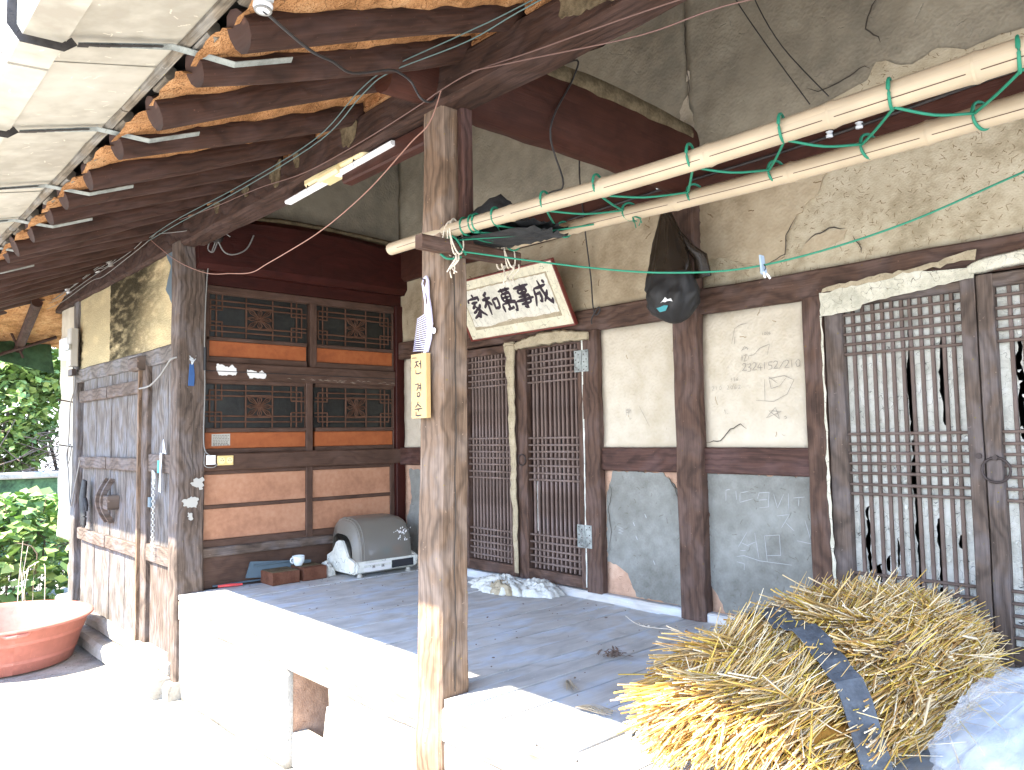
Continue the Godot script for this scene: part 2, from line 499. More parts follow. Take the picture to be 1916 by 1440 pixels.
func soot_tex() -> void:   # the kitchen plaster with the smoke stain that has seeped down it; one sheet over the whole panel
	var s := 512
	var b := field(401, 0.02); var c := field(402, 0.12, 2); var a := field(403, 0.008)
	var al := PackedByteArray(); al.resize(s * s * 3)
	var hg := PackedByteArray(); hg.resize(s * s)
	var base := Color(0.76, 0.685, 0.53); var old := Color(0.64, 0.59, 0.46); var soot := Color(0.17, 0.15, 0.10)
	for y in s:
		for x in s:
			var i := y * s + x
			var fx := float(x) / s; var fy := 1.0 - float(y) / s
			var w := (b[i] / 255.0 - 0.5)
			var col := base.lerp(old, clampf(1.4 * (a[i] / 255.0) - 0.2 + (0.5 if fx < 0.40 else 0.0), 0, 1))
			var k := 0.0
			k = smoothstep(0.385, 0.40, fx + w * 0.01) * (1.0 - smoothstep(0.56, 0.86, fx + w * 0.25 - fy * 0.12))
			k *= 0.55 + 0.45 * fy + w * 1.3
			k = maxf(k, 0.75 * smoothstep(0.93, 1.03, fy + w * 0.3) * smoothstep(0.2, 0.3, fx))
			k = maxf(k, 0.9 * (1.0 - smoothstep(0.02, 0.08, fx + w * 0.06)) * smoothstep(0.55, 0.4, fy) )
			col = col.lerp(soot, clampf(k, 0, 0.93))
			var g := (c[i] / 255.0 - 0.5) * 0.10
			al[i * 3] = int(clampf(col.r + g, 0, 1) * 255); al[i * 3 + 1] = int(clampf(col.g + g, 0, 1) * 255); al[i * 3 + 2] = int(clampf(col.b + g, 0, 1) * 255)
			hg[i] = int(255 * clampf(0.4 * b[i] / 255.0 + 0.4 * c[i] / 255.0, 0, 1))
	T["soot"] = to_tex(s, s, al)
	T["soot_n"] = bump_tex(s, s, hg, 3.0)

# ------------------------------------------------------------------ the scene
func _ready() -> void:
	rng.seed = 7
	noise.seed = 3
	noise.frequency = 1.0
	noise.noise_type = FastNoiseLite.TYPE_SIMPLEX_SMOOTH
	var cam := Camera3D.new()
	cam.name = "camera"
	cam.position = Vector3(6.12, 1.15, 4.28)
	cam.rotation_degrees = Vector3(3.775, 47.594, -0.94)
	cam.fov = 52.96
	cam.near = 0.05
	cam.far = 400.0
	add_child(cam)
	cam.current = true
	var env := Environment.new()
	env.background_mode = Environment.BG_SKY
	var sky := Sky.new()
	var sm := ProceduralSkyMaterial.new()
	sm.sky_top_color = Color(0.50, 0.66, 0.90)
	sm.sky_horizon_color = Color(0.93, 0.95, 0.96)
	sm.sky_curve = 0.2
	sm.ground_bottom_color = Color(0.45, 0.43, 0.40)
	sm.ground_horizon_color = Color(0.70, 0.72, 0.74)
	sm.sky_energy_multiplier = 1.0
	sky.sky_material = sm
	env.sky = sky
	env.background_energy_multiplier = 1.75
	env.tonemap_mode = Environment.TONE_MAPPER_LINEAR
	env.tonemap_exposure = 5.7
	env.sdfgi_enabled = true
	env.ssao_enabled = true
	env.ssil_enabled = true
	var we := WorldEnvironment.new()
	we.name = "environment"
	we.environment = env
	add_child(we)
	var sun := DirectionalLight3D.new()
	sun.name = "sun"
	sun.light_energy = 1.6
	sun.light_color = Color(1.0, 0.96, 0.89)
	sun.light_angular_distance = 0.5
	sun.shadow_enabled = true
	add_child(sun)
	sun.look_at_from_position(Vector3(0, 10, 10), Vector3(0, 10, 10) + Vector3(0.22, -1.185, -1.0))
	make_materials()
	build_ground()
	build_floor()
	build_rear_wall()
	build_doors()
	build_closet_wall()
	build_kitchen_wall()
	build_posts_and_beams()
	build_roof()
	build_garden()
	build_post_things()
	build_poles()
	build_straw()
	build_floor_things()
	build_wall_things()
	build_wires()

# ------------------------------------------------------------------ ground and floor
const GROUND := -0.76

func build_ground() -> void:
	var st := mb()
	var n := 40
	st.set_smooth_group(0)
	for i in n:
		for j in n:
			var p := []
			for w in [[0, 0], [0, 1], [1, 1], [1, 0]]:
				var fx: float = (i + w[0]) / float(n) * 2.0 - 1.0; var fz: float = (j + w[1]) / float(n) * 2.0 - 1.0
				p.append(Vector3(signf(fx) * fx * fx * 140.0, GROUND, signf(fz) * fz * fz * 140.0))
			quad(st, p[0], p[3], p[2], p[1], Vector2.ZERO, Vector2.ZERO, Vector2.ZERO, Vector2.ZERO)
	obj("ground", st, M.concrete).set_meta("kind", "structure")

func build_floor() -> void:
	var f := struct_root("wooden_floor")
	var xs := [0.03, 0.27, 0.52, 0.79, 1.06, 1.358, 1.62, 1.90, 2.195, 2.39, 2.65, 2.80, 3.03, 3.22, 3.334, 3.47, 3.68, 3.92, 4.13, 4.38, 4.6, 4.86, 5.1, 5.36, 5.62, 5.9, 6.15, 6.42, 6.7, 6.95, 7.2, 7.5, 7.75, 8.0]
	for i in xs.size() - 1:
		var st := mb()
		var dy := rng.randf_range(-0.003, 0.003)
		var gap: float = [0.007, 0.014, 0.010, 0.016, 0.011][i % 5]
		var prof := rect(xs[i + 1] - xs[i] - gap, 0.035, 0.0015)
		var pts := []
		for k in 9:
			pts.append(Vector3((xs[i] + xs[i + 1]) / 2, -0.0175 + dy + 0.003 * noise.get_noise_2d(i * 3.7, k * 0.6), lerpf(0.205, 2.172, k / 8.0)))
		sweep(st, pts, prof)
		obj("plank", st, M.floor, f)
	timber("wall_edge_board", Vector3(0.03, -0.036, 0.02), Vector3(8.0, 0.002, 0.200), 0, M.floor, f, 0.004)
	timber("front_beam", Vector3(0.02, -0.185, 2.02), Vector3(8.0, -0.038, 2.176), 0, M.sunned, f, 0.008, 0.01)
	for k in 8:
		var x := 0.5 + k * 1.0
		timber("joist", Vector3(x, -0.16, 0.05), Vector3(x + 0.1, -0.038, 2.01), 2, M.old, f)
	# the masonry that closes the space below, with the hole that has been left in it
	var w := struct_root("floor_skirt_wall")
	var st := mb()
	panel(st, 0.02, 1.80, GROUND, -0.186, 2.166, 0.008, 0.05)
	panel(st, 2.31, 8.0, GROUND, -0.186, 2.166, 0.008, 0.1)
	obj("masonry", st, M.concrete, w)
	st = mb()
	tim(st, Vector3(1.80, GROUND, 2.02), Vector3(2.31, -0.56, 2.125), 0, 0.01)
	obj("hole_step", st, M.concrete, w)
	st = mb()
	tim(st, Vector3(1.62, GROUND, 1.55), Vector3(1.795, -0.19, 2.118), 2, 0.006)
	obj("hole_cheek", st, M.peach, w)
	st = mb()
	plate(st, rough([Vector2(2.02, -0.60), Vector2(2.32, -0.60), Vector2(2.32, -0.33), Vector2(2.24, -0.31), Vector2(2.06, -0.37)], 0.05, 0.01), wallxf(1.98), 0.06)
	obj("fallen_slab", st, M.concrete, w)
	st = mb()
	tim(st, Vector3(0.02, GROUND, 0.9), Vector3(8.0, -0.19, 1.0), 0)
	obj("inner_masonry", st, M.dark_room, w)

# ------------------------------------------------------------------ the rear wall
func box(st: SurfaceTool, a: Vector3, b: Vector3) -> void:
	tim(st, a, b, 0, 0.002)

func coat(poly: Array, z: float, t: float, amp := 0.01, step := 0.025) -> SurfaceTool:
	var st := mb()
	plate(st, rough(poly, step, amp), wallxf(z), t, poly)
	return st

func crackline(st: SurfaceTool, pts: Array, w: float, z: float) -> void:
	var p := rough(pts, 0.025, 0.006, false)
	stroke(st, Array(p), w, wallxf(z), 0.0012, 0.2)

func crack_part(w: Node3D, pts: Array, wd: float, z: float) -> void:
	var st := mb()
	crackline(st, pts, wd, z)
	obj("crack", st, M.crack, w)

func build_rear_wall() -> void:
	var w := thing("rear_wall", "long plastered timber-frame wall at the back of the veranda, cream above and grey cement below", "wall")
	# core behind every bay
	var st := mb()
	for s in [[-0.2, 0.83, -0.1, 1.9], [2.5, 4.08, -0.1, 1.9], [5.72, 8.0, -0.1, 1.9], [-0.2, 8.0, 1.9, 5.2]]:
		box(st, Vector3(s[0], s[2], -0.10), Vector3(s[1], s[3], 0.105))
	obj("wall_core", st, M.peach, w)
	# timbers
	for s in [[0.0, 0.86], [2.5, 3.2], [3.37, 4.06], [5.73, 6.7], [6.86, 8.0]]:
		timber("middle_rail", Vector3(s[0], 0.90, 0.10), Vector3(s[1], 1.06, 0.168), 0, M.rail, w, 0.008, 0.006)
	timber("sill_beam", Vector3(0.0, -0.02, 0.09), Vector3(8.0, 0.056, 0.196), 0, M.floor, w, 0.01, 0.006)
	for s in [[0.0, 3.19], [3.375, 8.0]]:
		timber("lintel_beam", Vector3(s[0], 1.888, 0.08), Vector3(s[1], 2.05, 0.172), 0, M.frame, w, 0.01, 0.012)
	timber("upper_beam", Vector3(0.0, 2.63, 0.07), Vector3(8.0, 2.92, 0.19), 0, M.beam, w, 0.03, 0.02)
	timber("wall_post", Vector3(3.19, 0.0, 0.06), Vector3(3.372, 2.64, 0.215), 1, M.frame, w, 0.008, 0.012)
	timber("wall_post", Vector3(6.70, 0.0, 0.06), Vector3(6.86, 2.64, 0.21), 1, M.frame, w, 0.008, 0.012)
	timber("door_jamb", Vector3(0.84, 0.05, 0.06), Vector3(0.975, 1.89, 0.195), 1, M.frame, w, 0.006, 0.008)
	timber("door_jamb", Vector3(2.39, 0.05, 0.06), Vector3(2.535, 1.89, 0.195), 1, M.frame, w, 0.006, 0.008)
	timber("door_jamb", Vector3(4.052, 0.05, 0.06), Vector3(4.166, 1.89, 0.195), 1, M.frame, w, 0.006, 0.010)
	timber("door_jamb", Vector3(5.665, 0.05, 0.06), Vector3(5.78, 1.89, 0.195), 1, M.frame, w, 0.006, 0.008)
	# plaster of the bays
	for s in [[0.09, 0.845], [2.53, 3.196], [3.368, 4.056], [5.776, 6.704], [6.856, 8.0]]:
		st = mb(); panel(st, s[0], s[1], 1.055, 1.893, 0.142, 0.010)
		obj("cream_panel", st, M.cream, w)
		st = mb(); panel(st, s[0], s[1], 0.05, 0.905, 0.136, 0.006)
		obj("clay_panel", st, M.peach, w)
	# grey cement skins over the clay, broken away at the corners
	obj("cement_skin", coat([Vector2(0.09, 0.06), Vector2(0.84, 0.06), Vector2(0.84, 0.87), Vector2(0.45, 0.86), Vector2(0.16, 0.86), Vector2(0.20, 0.6), Vector2(0.12, 0.4)], 0.134, 0.010), M.cement, w)
	obj("cement_skin", coat([Vector2(2.545, 0.27), Vector2(2.62, 0.26), Vector2(2.72, 0.21), Vector2(2.78, 0.10), Vector2(2.79, 0.065), Vector2(3.194, 0.06), Vector2(3.194, 0.70), Vector2(3.15, 0.78), Vector2(3.08, 0.86), Vector2(3.04, 0.896), Vector2(2.61, 0.898), Vector2(2.575, 0.80), Vector2(2.55, 0.72)], 0.134, 0.010), M.cement, w)
	obj("cement_skin", coat([Vector2(3.47, 0.06), Vector2(4.054, 0.06), Vector2(4.054, 0.90), Vector2(3.372, 0.90), Vector2(3.372, 0.22), Vector2(3.42, 0.16)], 0.134, 0.010), M.cement, w)
	obj("cement_skin", coat([Vector2(5.79, 0.06), Vector2(6.7, 0.06), Vector2(6.7, 0.90), Vector2(5.79, 0.90)], 0.134, 0.010), M.cement, w)
	obj("cement_skin", coat([Vector2(6.87, 0.06), Vector2(7.99, 0.06), Vector2(7.99, 0.90), Vector2(6.87, 0.90)], 0.134, 0.010), M.cement, w)
	# the band between lintel and upper beam
	st = mb(); panel(st, 0.0, 3.2, 2.045, 2.66, 0.130, 0.012)
	obj("band_panel", st, M.band, w)
	st = mb(); panel(st, 3.36, 8.0, 2.045, 2.66, 0.122, 0.010)
	obj("straw_plaster", st, M.strawy, w)
	obj("plaster_skin", coat([Vector2(3.372, 2.20), Vector2(3.45, 2.235), Vector2(3.55, 2.225), Vector2(3.66, 2.17), Vector2(3.80, 2.135), Vector2(3.93, 2.16), Vector2(3.945, 2.28), Vector2(4.02, 2.39), Vector2(4.13, 2.46), Vector2(4.20, 2.58), Vector2(4.22, 2.66), Vector2(3.372, 2.66)], 0.122, 0.014, 0.014), M.band, w)
	# upper wall, smoked grey, with a darker right part and a broken crack between
	st = mb(); panel(st, 0.0, 3.31, 2.9, 5.2, 0.128, 0.014)
	obj("upper_plaster", st, M.smoked, w)
	st = mb(); panel(st, 3.31, 8.0, 2.9, 5.2, 0.132, 0.014)
	obj("upper_plaster", st, M.smoked, w)
	obj("broken_patch", coat([Vector2(3.25, 3.24), Vector2(3.262, 3.16), Vector2(3.30, 3.08), Vector2(3.315, 3.0), Vector2(3.345, 3.0), Vector2(3.35, 3.10), Vector2(3.352, 3.19), Vector2(3.325, 3.24), Vector2(3.32, 3.33), Vector2(3.285, 3.30)], 0.136, 0.006), M.cream, w)
	obj("broken_patch", coat([Vector2(3.31, 3.42), Vector2(3.335, 3.43), Vector2(3.335, 3.48), Vector2(3.315, 3.50)], 0.136, 0.005), M.cream, w)
	# pale strip where the skin has fallen above the upper beam
	obj("broken_patch", coat([Vector2(4.0, 2.93), Vector2(4.42, 2.93), Vector2(4.62, 2.95), Vector2(4.9, 2.93), Vector2(5.3, 2.90), Vector2(5.3, 2.99), Vector2(5.08, 3.02), Vector2(4.93, 3.00), Vector2(4.80, 3.06), Vector2(4.68, 3.02), Vector2(4.60, 3.05), Vector2(4.55, 3.09), Vector2(4.50, 3.10), Vector2(4.45, 3.02), Vector2(4.30, 2.99), Vector2(4.18, 2.97)], 0.138, 0.006, 0.004), M.strawy, w)
	st = mb()
	crack_part(w, [Vector2(3.318, 3.9), Vector2(3.312, 3.7), Vector2(3.318, 3.5), Vector2(3.335, 3.36), Vector2(3.31, 3.25)], 0.007, 0.142)
	crack_part(w, [Vector2(4.52, 3.46), Vector2(4.47, 3.36), Vector2(4.455, 3.30), Vector2(4.52, 3.23), Vector2(4.53, 3.16)], 0.010, 0.146)
	crack_part(w, [Vector2(4.12, 3.09), Vector2(4.18, 3.05), Vector2(4.30, 3.06), Vector2(4.44, 3.10), Vector2(4.50, 3.06)], 0.008, 0.146)
	crack_part(w, [Vector2(4.02, 2.38), Vector2(3.95, 2.28), Vector2(3.94, 2.17), Vector2(3.80, 2.13)], 0.006, 0.138)
	crack_part(w, [Vector2(4.33, 2.20), Vector2(4.36, 2.15), Vector2(4.38, 2.07)], 0.006, 0.130)
	crack_part(w, [Vector2(2.58, 0.83), Vector2(2.60, 0.74), Vector2(2.565, 0.62), Vector2(2.59, 0.48), Vector2(2.57, 0.37), Vector2(2.60, 0.32)], 0.005, 0.147)
	crack_part(w, [Vector2(3.08, 0.875), Vector2(3.13, 0.80), Vector2(3.17, 0.70)], 0.007, 0.147)
	crack_part(w, [Vector2(3.38, 1.09), Vector2(3.48, 1.10), Vector2(3.55, 1.17), Vector2(3.62, 1.20), Vector2(3.66, 1.17), Vector2(3.69, 1.15)], 0.006, 0.151)
	crack_part(w, [Vector2(1.0, 3.4), Vector2(1.05, 3.1), Vector2(1.02, 2.95)], 0.006, 0.142)
	crack_part(w, [Vector2(2.35, 3.7), Vector2(2.38, 3.3), Vector2(2.36, 2.95)], 0.005, 0.142)
	# a worn round hole in the straw plaster
	obj("worn_hollow", coat([Vector2(4.02, 2.16), Vector2(4.15, 2.15), Vector2(4.28, 2.19), Vector2(4.30, 2.24), Vector2(4.20, 2.26), Vector2(4.08, 2.23)], 0.124, 0.006), M.band, w)
	st = mb()
	crackline(st, [Vector2(4.06, 2.21), Vector2(4.10, 2.24), Vector2(4.20, 2.27), Vector2(4.29, 2.25), Vector2(4.30, 2.21)], 0.008, 0.132)
	obj("hollow_rim", st, M.crack, w)
	write_on_wall(w)
	# the dark room behind the torn doors
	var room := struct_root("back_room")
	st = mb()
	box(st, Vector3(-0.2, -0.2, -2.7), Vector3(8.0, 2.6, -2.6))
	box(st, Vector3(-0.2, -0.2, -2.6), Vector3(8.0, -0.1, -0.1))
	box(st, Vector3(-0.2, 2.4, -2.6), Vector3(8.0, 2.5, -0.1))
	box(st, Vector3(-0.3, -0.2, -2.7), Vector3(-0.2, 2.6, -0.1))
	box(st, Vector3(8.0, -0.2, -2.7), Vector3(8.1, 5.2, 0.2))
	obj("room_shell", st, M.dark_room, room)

func scribble(st: SurfaceTool, strokes: Array, at: Vector2, s: float, w: float, xf: Transform3D, t := 0.002) -> void:
	for k in strokes:
		var pts := []
		for i in range(0, k.size(), 2):
			pts.append(at + Vector2(k[i], -k[i + 1]) * s / 100.0)
		var fine := []
		for i in pts.size() - 1:
			for q in 3:
				fine.append((pts[i] as Vector2).lerp(pts[i + 1], q / 3.0))
		fine.append(pts[-1])
		stroke(st, fine, w, xf, t)

func write_on_wall(w: Node3D) -> void:
	# x, y in hundredths of a letter, y down
	var dg := {"2": [[10, 25, 30, 5, 60, 15, 55, 45, 10, 95, 70, 92]], "3": [[10, 10, 55, 5, 55, 30, 25, 45, 60, 60, 50, 92, 10, 95]], "4": [[45, 5, 8, 62, 75, 60], [50, 35, 48, 98]], "1": [[30, 5, 30, 95]], "5": [[65, 5, 20, 8, 15, 42, 55, 48, 58, 85, 10, 95]], "0": [[40, 5, 10, 40, 25, 92, 58, 80, 62, 30, 40, 5]], "6": [[55, 3, 15, 45, 20, 92, 58, 85, 52, 52, 18, 62]], "/": [[80, 0, 5, 100]]}
	var xf := wallxf(0.150)
	var st := mb()
	var x := 3.64
	for ch in "2324152/210":
		scribble(st, dg[ch], Vector2(x, 1.56 + 0.004 * sin(x * 90)), 0.05, 0.0035, xf)
		x += 0.034
	x = 3.43
	for ch in "210-2062":
		if dg.has(ch):
			scribble(st, dg[ch], Vector2(x, 1.435), 0.026, 0.002, xf)
		x += 0.026
	x = 3.56
	for ch in "336":
		scribble(st, dg[ch], Vector2(x, 1.48), 0.022, 0.002, xf)
		x += 0.02
	x = 3.78
	for ch in "1006":
		scribble(st, dg[ch], Vector2(x, 1.735), 0.02, 0.002, xf)
		x += 0.015
	scribble(st, [[0, 95, 20, 20, 50, 5, 95, 0], [20, 60, 16, 100]], Vector2(3.58, 1.80), 0.12, 0.003, xf)
	scribble(st, [[0, 30, 30, 0, 60, 18], [10, 22, 45, 8, 52, 24], [50, 90, 60, 62, 95, 60, 140, 20, 210, 0, 190, 70], [0, 95, 8, 55, 14, 95], [20, 60, 40, 52, 22, 98, 44, 92]], Vector2(3.64, 1.66), 0.09, 0.0028, xf)
	scribble(st, [[40, 100, 42, 10], [0, 96, 80, 104, 140, 76, 172, 20, 130, 0, 62, 8, 70, 50, 110, 40, 140, 8], [60, 0, 100, 30]], Vector2(3.73, 1.47), 0.14, 0.003, xf)
	scribble(st, [[0, 70, 70, 0, 100, 80, 20, 20, 110, 30, 0, 70], [130, 68, 142, 60, 150, 74, 134, 80]], Vector2(3.79, 1.29), 0.085, 0.003, xf)
	scribble(st, [[0, 40, 10, 0, 24, 30, 12, 50], [30, 45, 52, 44]], Vector2(3.51, 1.29), 0.06, 0.0018, xf)
	scribble(st, [[0, 0, 0, 90], [40, 0, 40, 90], [0, 10, 40, 6], [0, 50, 40, 46], [62, 0, 62, 60], [62, 20, 90, 12], [62, 110, 60, 140, 90, 130]], Vector2(2.75, 1.32), 0.05, 0.003, xf)
	scribble(st, [[0, 0, 60, 100]], Vector2(2.86, 1.34), 0.14, 0.0025, xf)
	obj("pencil_scrawl", st, M.pencil, w)
	st = mb()
	# chalk letters on the grey cement
	xf = wallxf(0.1448)
	scribble(st, [[0, 0, 22, -6], [2, 0, 0, 45], [50, 0, 52, 38], [70, 8, 110, 0], [70, 8, 68, 48, 130, 30], [150, 30, 160, 4, 205, 0, 200, 60, 158, 66], [158, 34, 196, 30], [225, 5, 240, 62, 270, 5], [290, 0, 290, 70], [310, 18, 360, 12], [335, 16, 332, 50]], Vector2(3.50, 0.80), 0.14, 0.004, xf)
	scribble(st, [[0, 10, 60, 0, 20, 60], [40, 35, 80, 70], [130, 20, 160, 130], [90, 110, 170, 120], [150, 90, 178, 200]], Vector2(3.83, 0.68), 0.13, 0.004, xf)
	scribble(st, [[60, 0, 10, 75], [20, 50, 70, 66], [100, 0, 118, 120], [60, 62, 108, 40], [150, 10, 160, 130], [150, 10, 225, 0, 228, 92, 160, 100], [0, 120, 40, 112, 120, 128, 280, 130], [20, 90, 50, 88], [0, 145, 40, 150, 38, 180]], Vector2(3.56, 0.56), 0.125, 0.004, xf)
	scribble(st, [[0, 0, 50, 10, 10, 24, 55, 30, 8, 44, 50, 50]], Vector2(2.64, 0.52), 0.10, 0.003, xf)
	for q in [[2.78, 0.56], [2.80, 0.47], [2.88, 0.62], [2.94, 0.32]]:
		scribble(st, [[0, 0, 20, 40]], Vector2(q[0], q[1]), 0.07, 0.007, xf)
	obj("chalk_scrawl", st, M.chalk, w)
	st = mb()
	xf = wallxf(0.151)
	for i in 22:
		var bx0 := [2.56, 3.40, 0.15, 5.85][i % 4] as float
		var p := Vector2(bx0 + rng.randf() * 0.58, 1.10 + rng.randf() * 0.72)
		var d := Vector2.from_angle(rng.randf() * TAU) * rng.randf_range(0.008, 0.03)
		stroke(st, [p, p + d * 0.5 + d.orthogonal() * 0.1, p + d], rng.randf_range(0.002, 0.005), xf, 0.002, 0.1)
	obj("scratches", st, M.scratch, w)

# ------------------------------------------------------------------ lattice doors
func lattice_leaf(d: Node3D, x0: float, x1: float, lx0: float, lx1: float, nv: int, slat_m: Material, frame_m: Material) -> void:
	var y0 := 0.062; var y1 := 1.878
	var ly0 := 0.15; var ly1 := 1.815
	timber("stile", Vector3(x0, y0, 0.12), Vector3(lx0, y1, 0.178), 1, frame_m, d, 0.005, 0.004)
	timber("stile", Vector3(lx1, y0, 0.12), Vector3(x1, y1, 0.178), 1, frame_m, d, 0.005, 0.004)
	timber("bottom_rail", Vector3(lx0, y0, 0.125), Vector3(lx1, ly0 - 0.005, 0.174), 0, frame_m, d, 0.005)
	timber("top_rail", Vector3(lx0, ly1, 0.125), Vector3(lx1, y1, 0.174), 0, frame_m, d, 0.005)
	var st := mb()
	tim(st, Vector3(-0.0085, 0, -0.010), Vector3(0.0085, ly1 - ly0, 0.010), 1, 0.003)
	st.generate_normals()
	var me := st.commit(); me.surface_set_material(0, slat_m)
	for i in nv:
		var x := lerpf(lx0, lx1, (i + 1.0) / (nv + 1))
		var xf := Transform3D(Basis(Vector3.BACK, rng.randf_range(-0.003, 0.003)), Vector3(x + rng.randf_range(-0.002, 0.002), ly0, 0.138))
		inst("upright_slat", me, d, xf)
	st = mb()
	tim(st, Vector3(0, -0.0075, -0.007), Vector3(lx1 - lx0, 0.0075, 0.009), 0, 0.003)
	st.generate_normals()
	me = st.commit(); me.surface_set_material(0, slat_m)
	for y in [1.771, 1.714, 1.664, 1.611, 1.558, 1.132, 1.079, 1.027, 0.973, 0.922, 0.866, 0.814, 0.400, 0.345, 0.290, 0.240, 0.190]:
		inst("cross_slat", me, d, Transform3D(Basis(Vector3.BACK, rng.randf_range(-0.004, 0.004)), Vector3(lx0, y + rng.randf_range(-0.002, 0.002), 0.150)))

func ring(st: SurfaceTool, at: Vector3, r: float, t: float, b := Basis.IDENTITY) -> void:
	var pts := []
	for k in 17:
		pts.append(at + b * Vector3(cos(TAU * k / 16.0) * r, sin(TAU * k / 16.0) * r, 0))
	sweep(st, pts, circle(t, 6), [], b * Vector3(0.01, 0.02, 1), true, false)

func make_hinge(d: Node3D, x: float, y0: float, y1: float, m: Material) -> void:
	var h := MeshInstance3D.new()
	var st := mb()
	tim(st, Vector3(x - 0.068, y0, 0.197), Vector3(x - 0.006, y1, 0.2015), 1, 0.001)
	tim(st, Vector3(x + 0.006, y0, 0.197), Vector3(x + 0.068, y1, 0.2015), 1, 0.001)
	sweep(st, [Vector3(x, y0, 0.202), Vector3(x, y1, 0.202)], circle(0.008, 8), [], Vector3.BACK, true)
	h = obj("hinge", st, m, d)
	st = mb()
	for sx in [-0.05, -0.025, 0.025, 0.05]:
		for fy in [0.15, 0.5, 0.85]:
			var p := Vector3(x + sx, lerpf(y0, y1, fy) + (0.01 if absf(sx) > 0.03 else -0.008), 0.2012)
			sweep(st, [p, p + Vector3(0, 0, 0.002)], circle(0.005, 6), [], Vector3.UP)
	obj("screws", st, M.iron, h)

func build_doors() -> void:
	# the left pair: brown, its paper gone dark
	var l := thing("lattice_door", "brown lattice door leaf half hidden behind the front post, left of the cloth strip", "door", Vector3.ZERO, "brown lattice door leaves")
	lattice_leaf(l, 0.985, 1.672, 1.06, 1.598, 12, M.slat_dark, M.frame)
	var r := thing("lattice_door", "brown lattice door leaf with two metal hinges, right of the cloth strip", "door", Vector3.ZERO, "brown lattice door leaves")
	lattice_leaf(r, 1.680, 2.385, 1.785, 2.325, 11, M.slat_dark, M.frame)
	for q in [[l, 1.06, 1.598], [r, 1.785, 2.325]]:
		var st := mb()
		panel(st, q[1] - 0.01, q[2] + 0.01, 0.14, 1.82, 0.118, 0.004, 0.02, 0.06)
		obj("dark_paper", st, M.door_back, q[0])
	make_hinge(r, 2.39, 1.60, 1.755, M.galv)
	make_hinge(r, 2.385, 0.355, 0.515, M.galv)
	var st := mb()
	ring(st, Vector3(1.735, 0.965, 0.186), 0.042, 0.005)
	obj("ring_handle", st, M.iron, r)
	st = mb()
	plate(st, rough([Vector2(1.835, 0.425), Vector2(1.873, 0.42), Vector2(1.877, 0.80), Vector2(1.84, 0.80)], 0.05, 0.003), wallxf(0.1235), 0.003)
	obj("white_paper_strip", st, M.paper, r)
	st = mb()
	for q in [[1.92, 0.44, 0.03, 0.09], [2.12, 0.42, 0.03, 0.06], [2.16, 0.43, 0.03, 0.05], [2.10, 0.78, 0.02, 0.14], [2.10, 1.02, 0.02, 0.10], [2.25, 0.76, 0.03, 0.05], [2.09, 0.54, 0.02, 0.03]]:
		plate(st, rough([Vector2(q[0], q[1]), Vector2(q[0] + q[2], q[1]), Vector2(q[0] + q[2], q[1] + q[3]), Vector2(q[0], q[1] + q[3])], 0.012, 0.006), wallxf(0.1235), 0.002)
	obj("torn_hole", st, M.black, r)
	# the right pair: white torn paper
	var a := thing("lattice_door", "grey-brown lattice door leaf with torn white paper beside the scrawled wall panel", "door", Vector3.ZERO, "lattice door leaves with torn white paper")
	lattice_leaf(a, 4.172, 4.915, 4.268, 4.850, 11, M.slat, M.old)
	torn_paper(a, 4.26, 4.858, 11, [[6, 0.30, 1.66, 0.80], [1, 0.40, 0.76, 0.6], [8, 0.25, 0.72, 0.7], [9, 1.16, 1.62, 0.65], [2, 0.36, 0.46, 0.7], [3, 0.42, 0.5, 0.5], [7, 0.2, 0.3, 0.7], [10, 0.56, 0.64, 0.5], [4, 0.44, 0.6, 0.3]])
	var b := thing("lattice_door", "rightmost lattice door leaf with iron ring and torn white paper, cut by the picture edge", "door", Vector3.ZERO, "lattice door leaves with torn white paper")
	lattice_leaf(b, 4.921, 5.662, 4.992, 5.572, 10, M.slat, M.old)
	torn_paper(b, 4.984, 5.58, 10, [[1, 1.08, 1.58, 0.75], [3, 0.40, 0.95, 0.6], [6, 0.6, 1.4, 0.7], [1, 0.55, 0.85, 0.5]])
	st = mb()
	ring(st, Vector3(4.966, 0.955, 0.190), 0.058, 0.006, Basis(Vector3.UP, 0.1))
	sweep(st, [Vector3(4.966, 1.013, 0.17), Vector3(4.966, 1.013, 0.2)], circle(0.012, 8))
	obj("ring_handle", st, M.iron, b)
	st = mb()
	sweep(st, [Vector3(4.895, 1.02, 0.17), Vector3(4.895, 1.02, 0.19)], circle(0.014, 8))
	obj("ring_staple", st, M.iron, a)

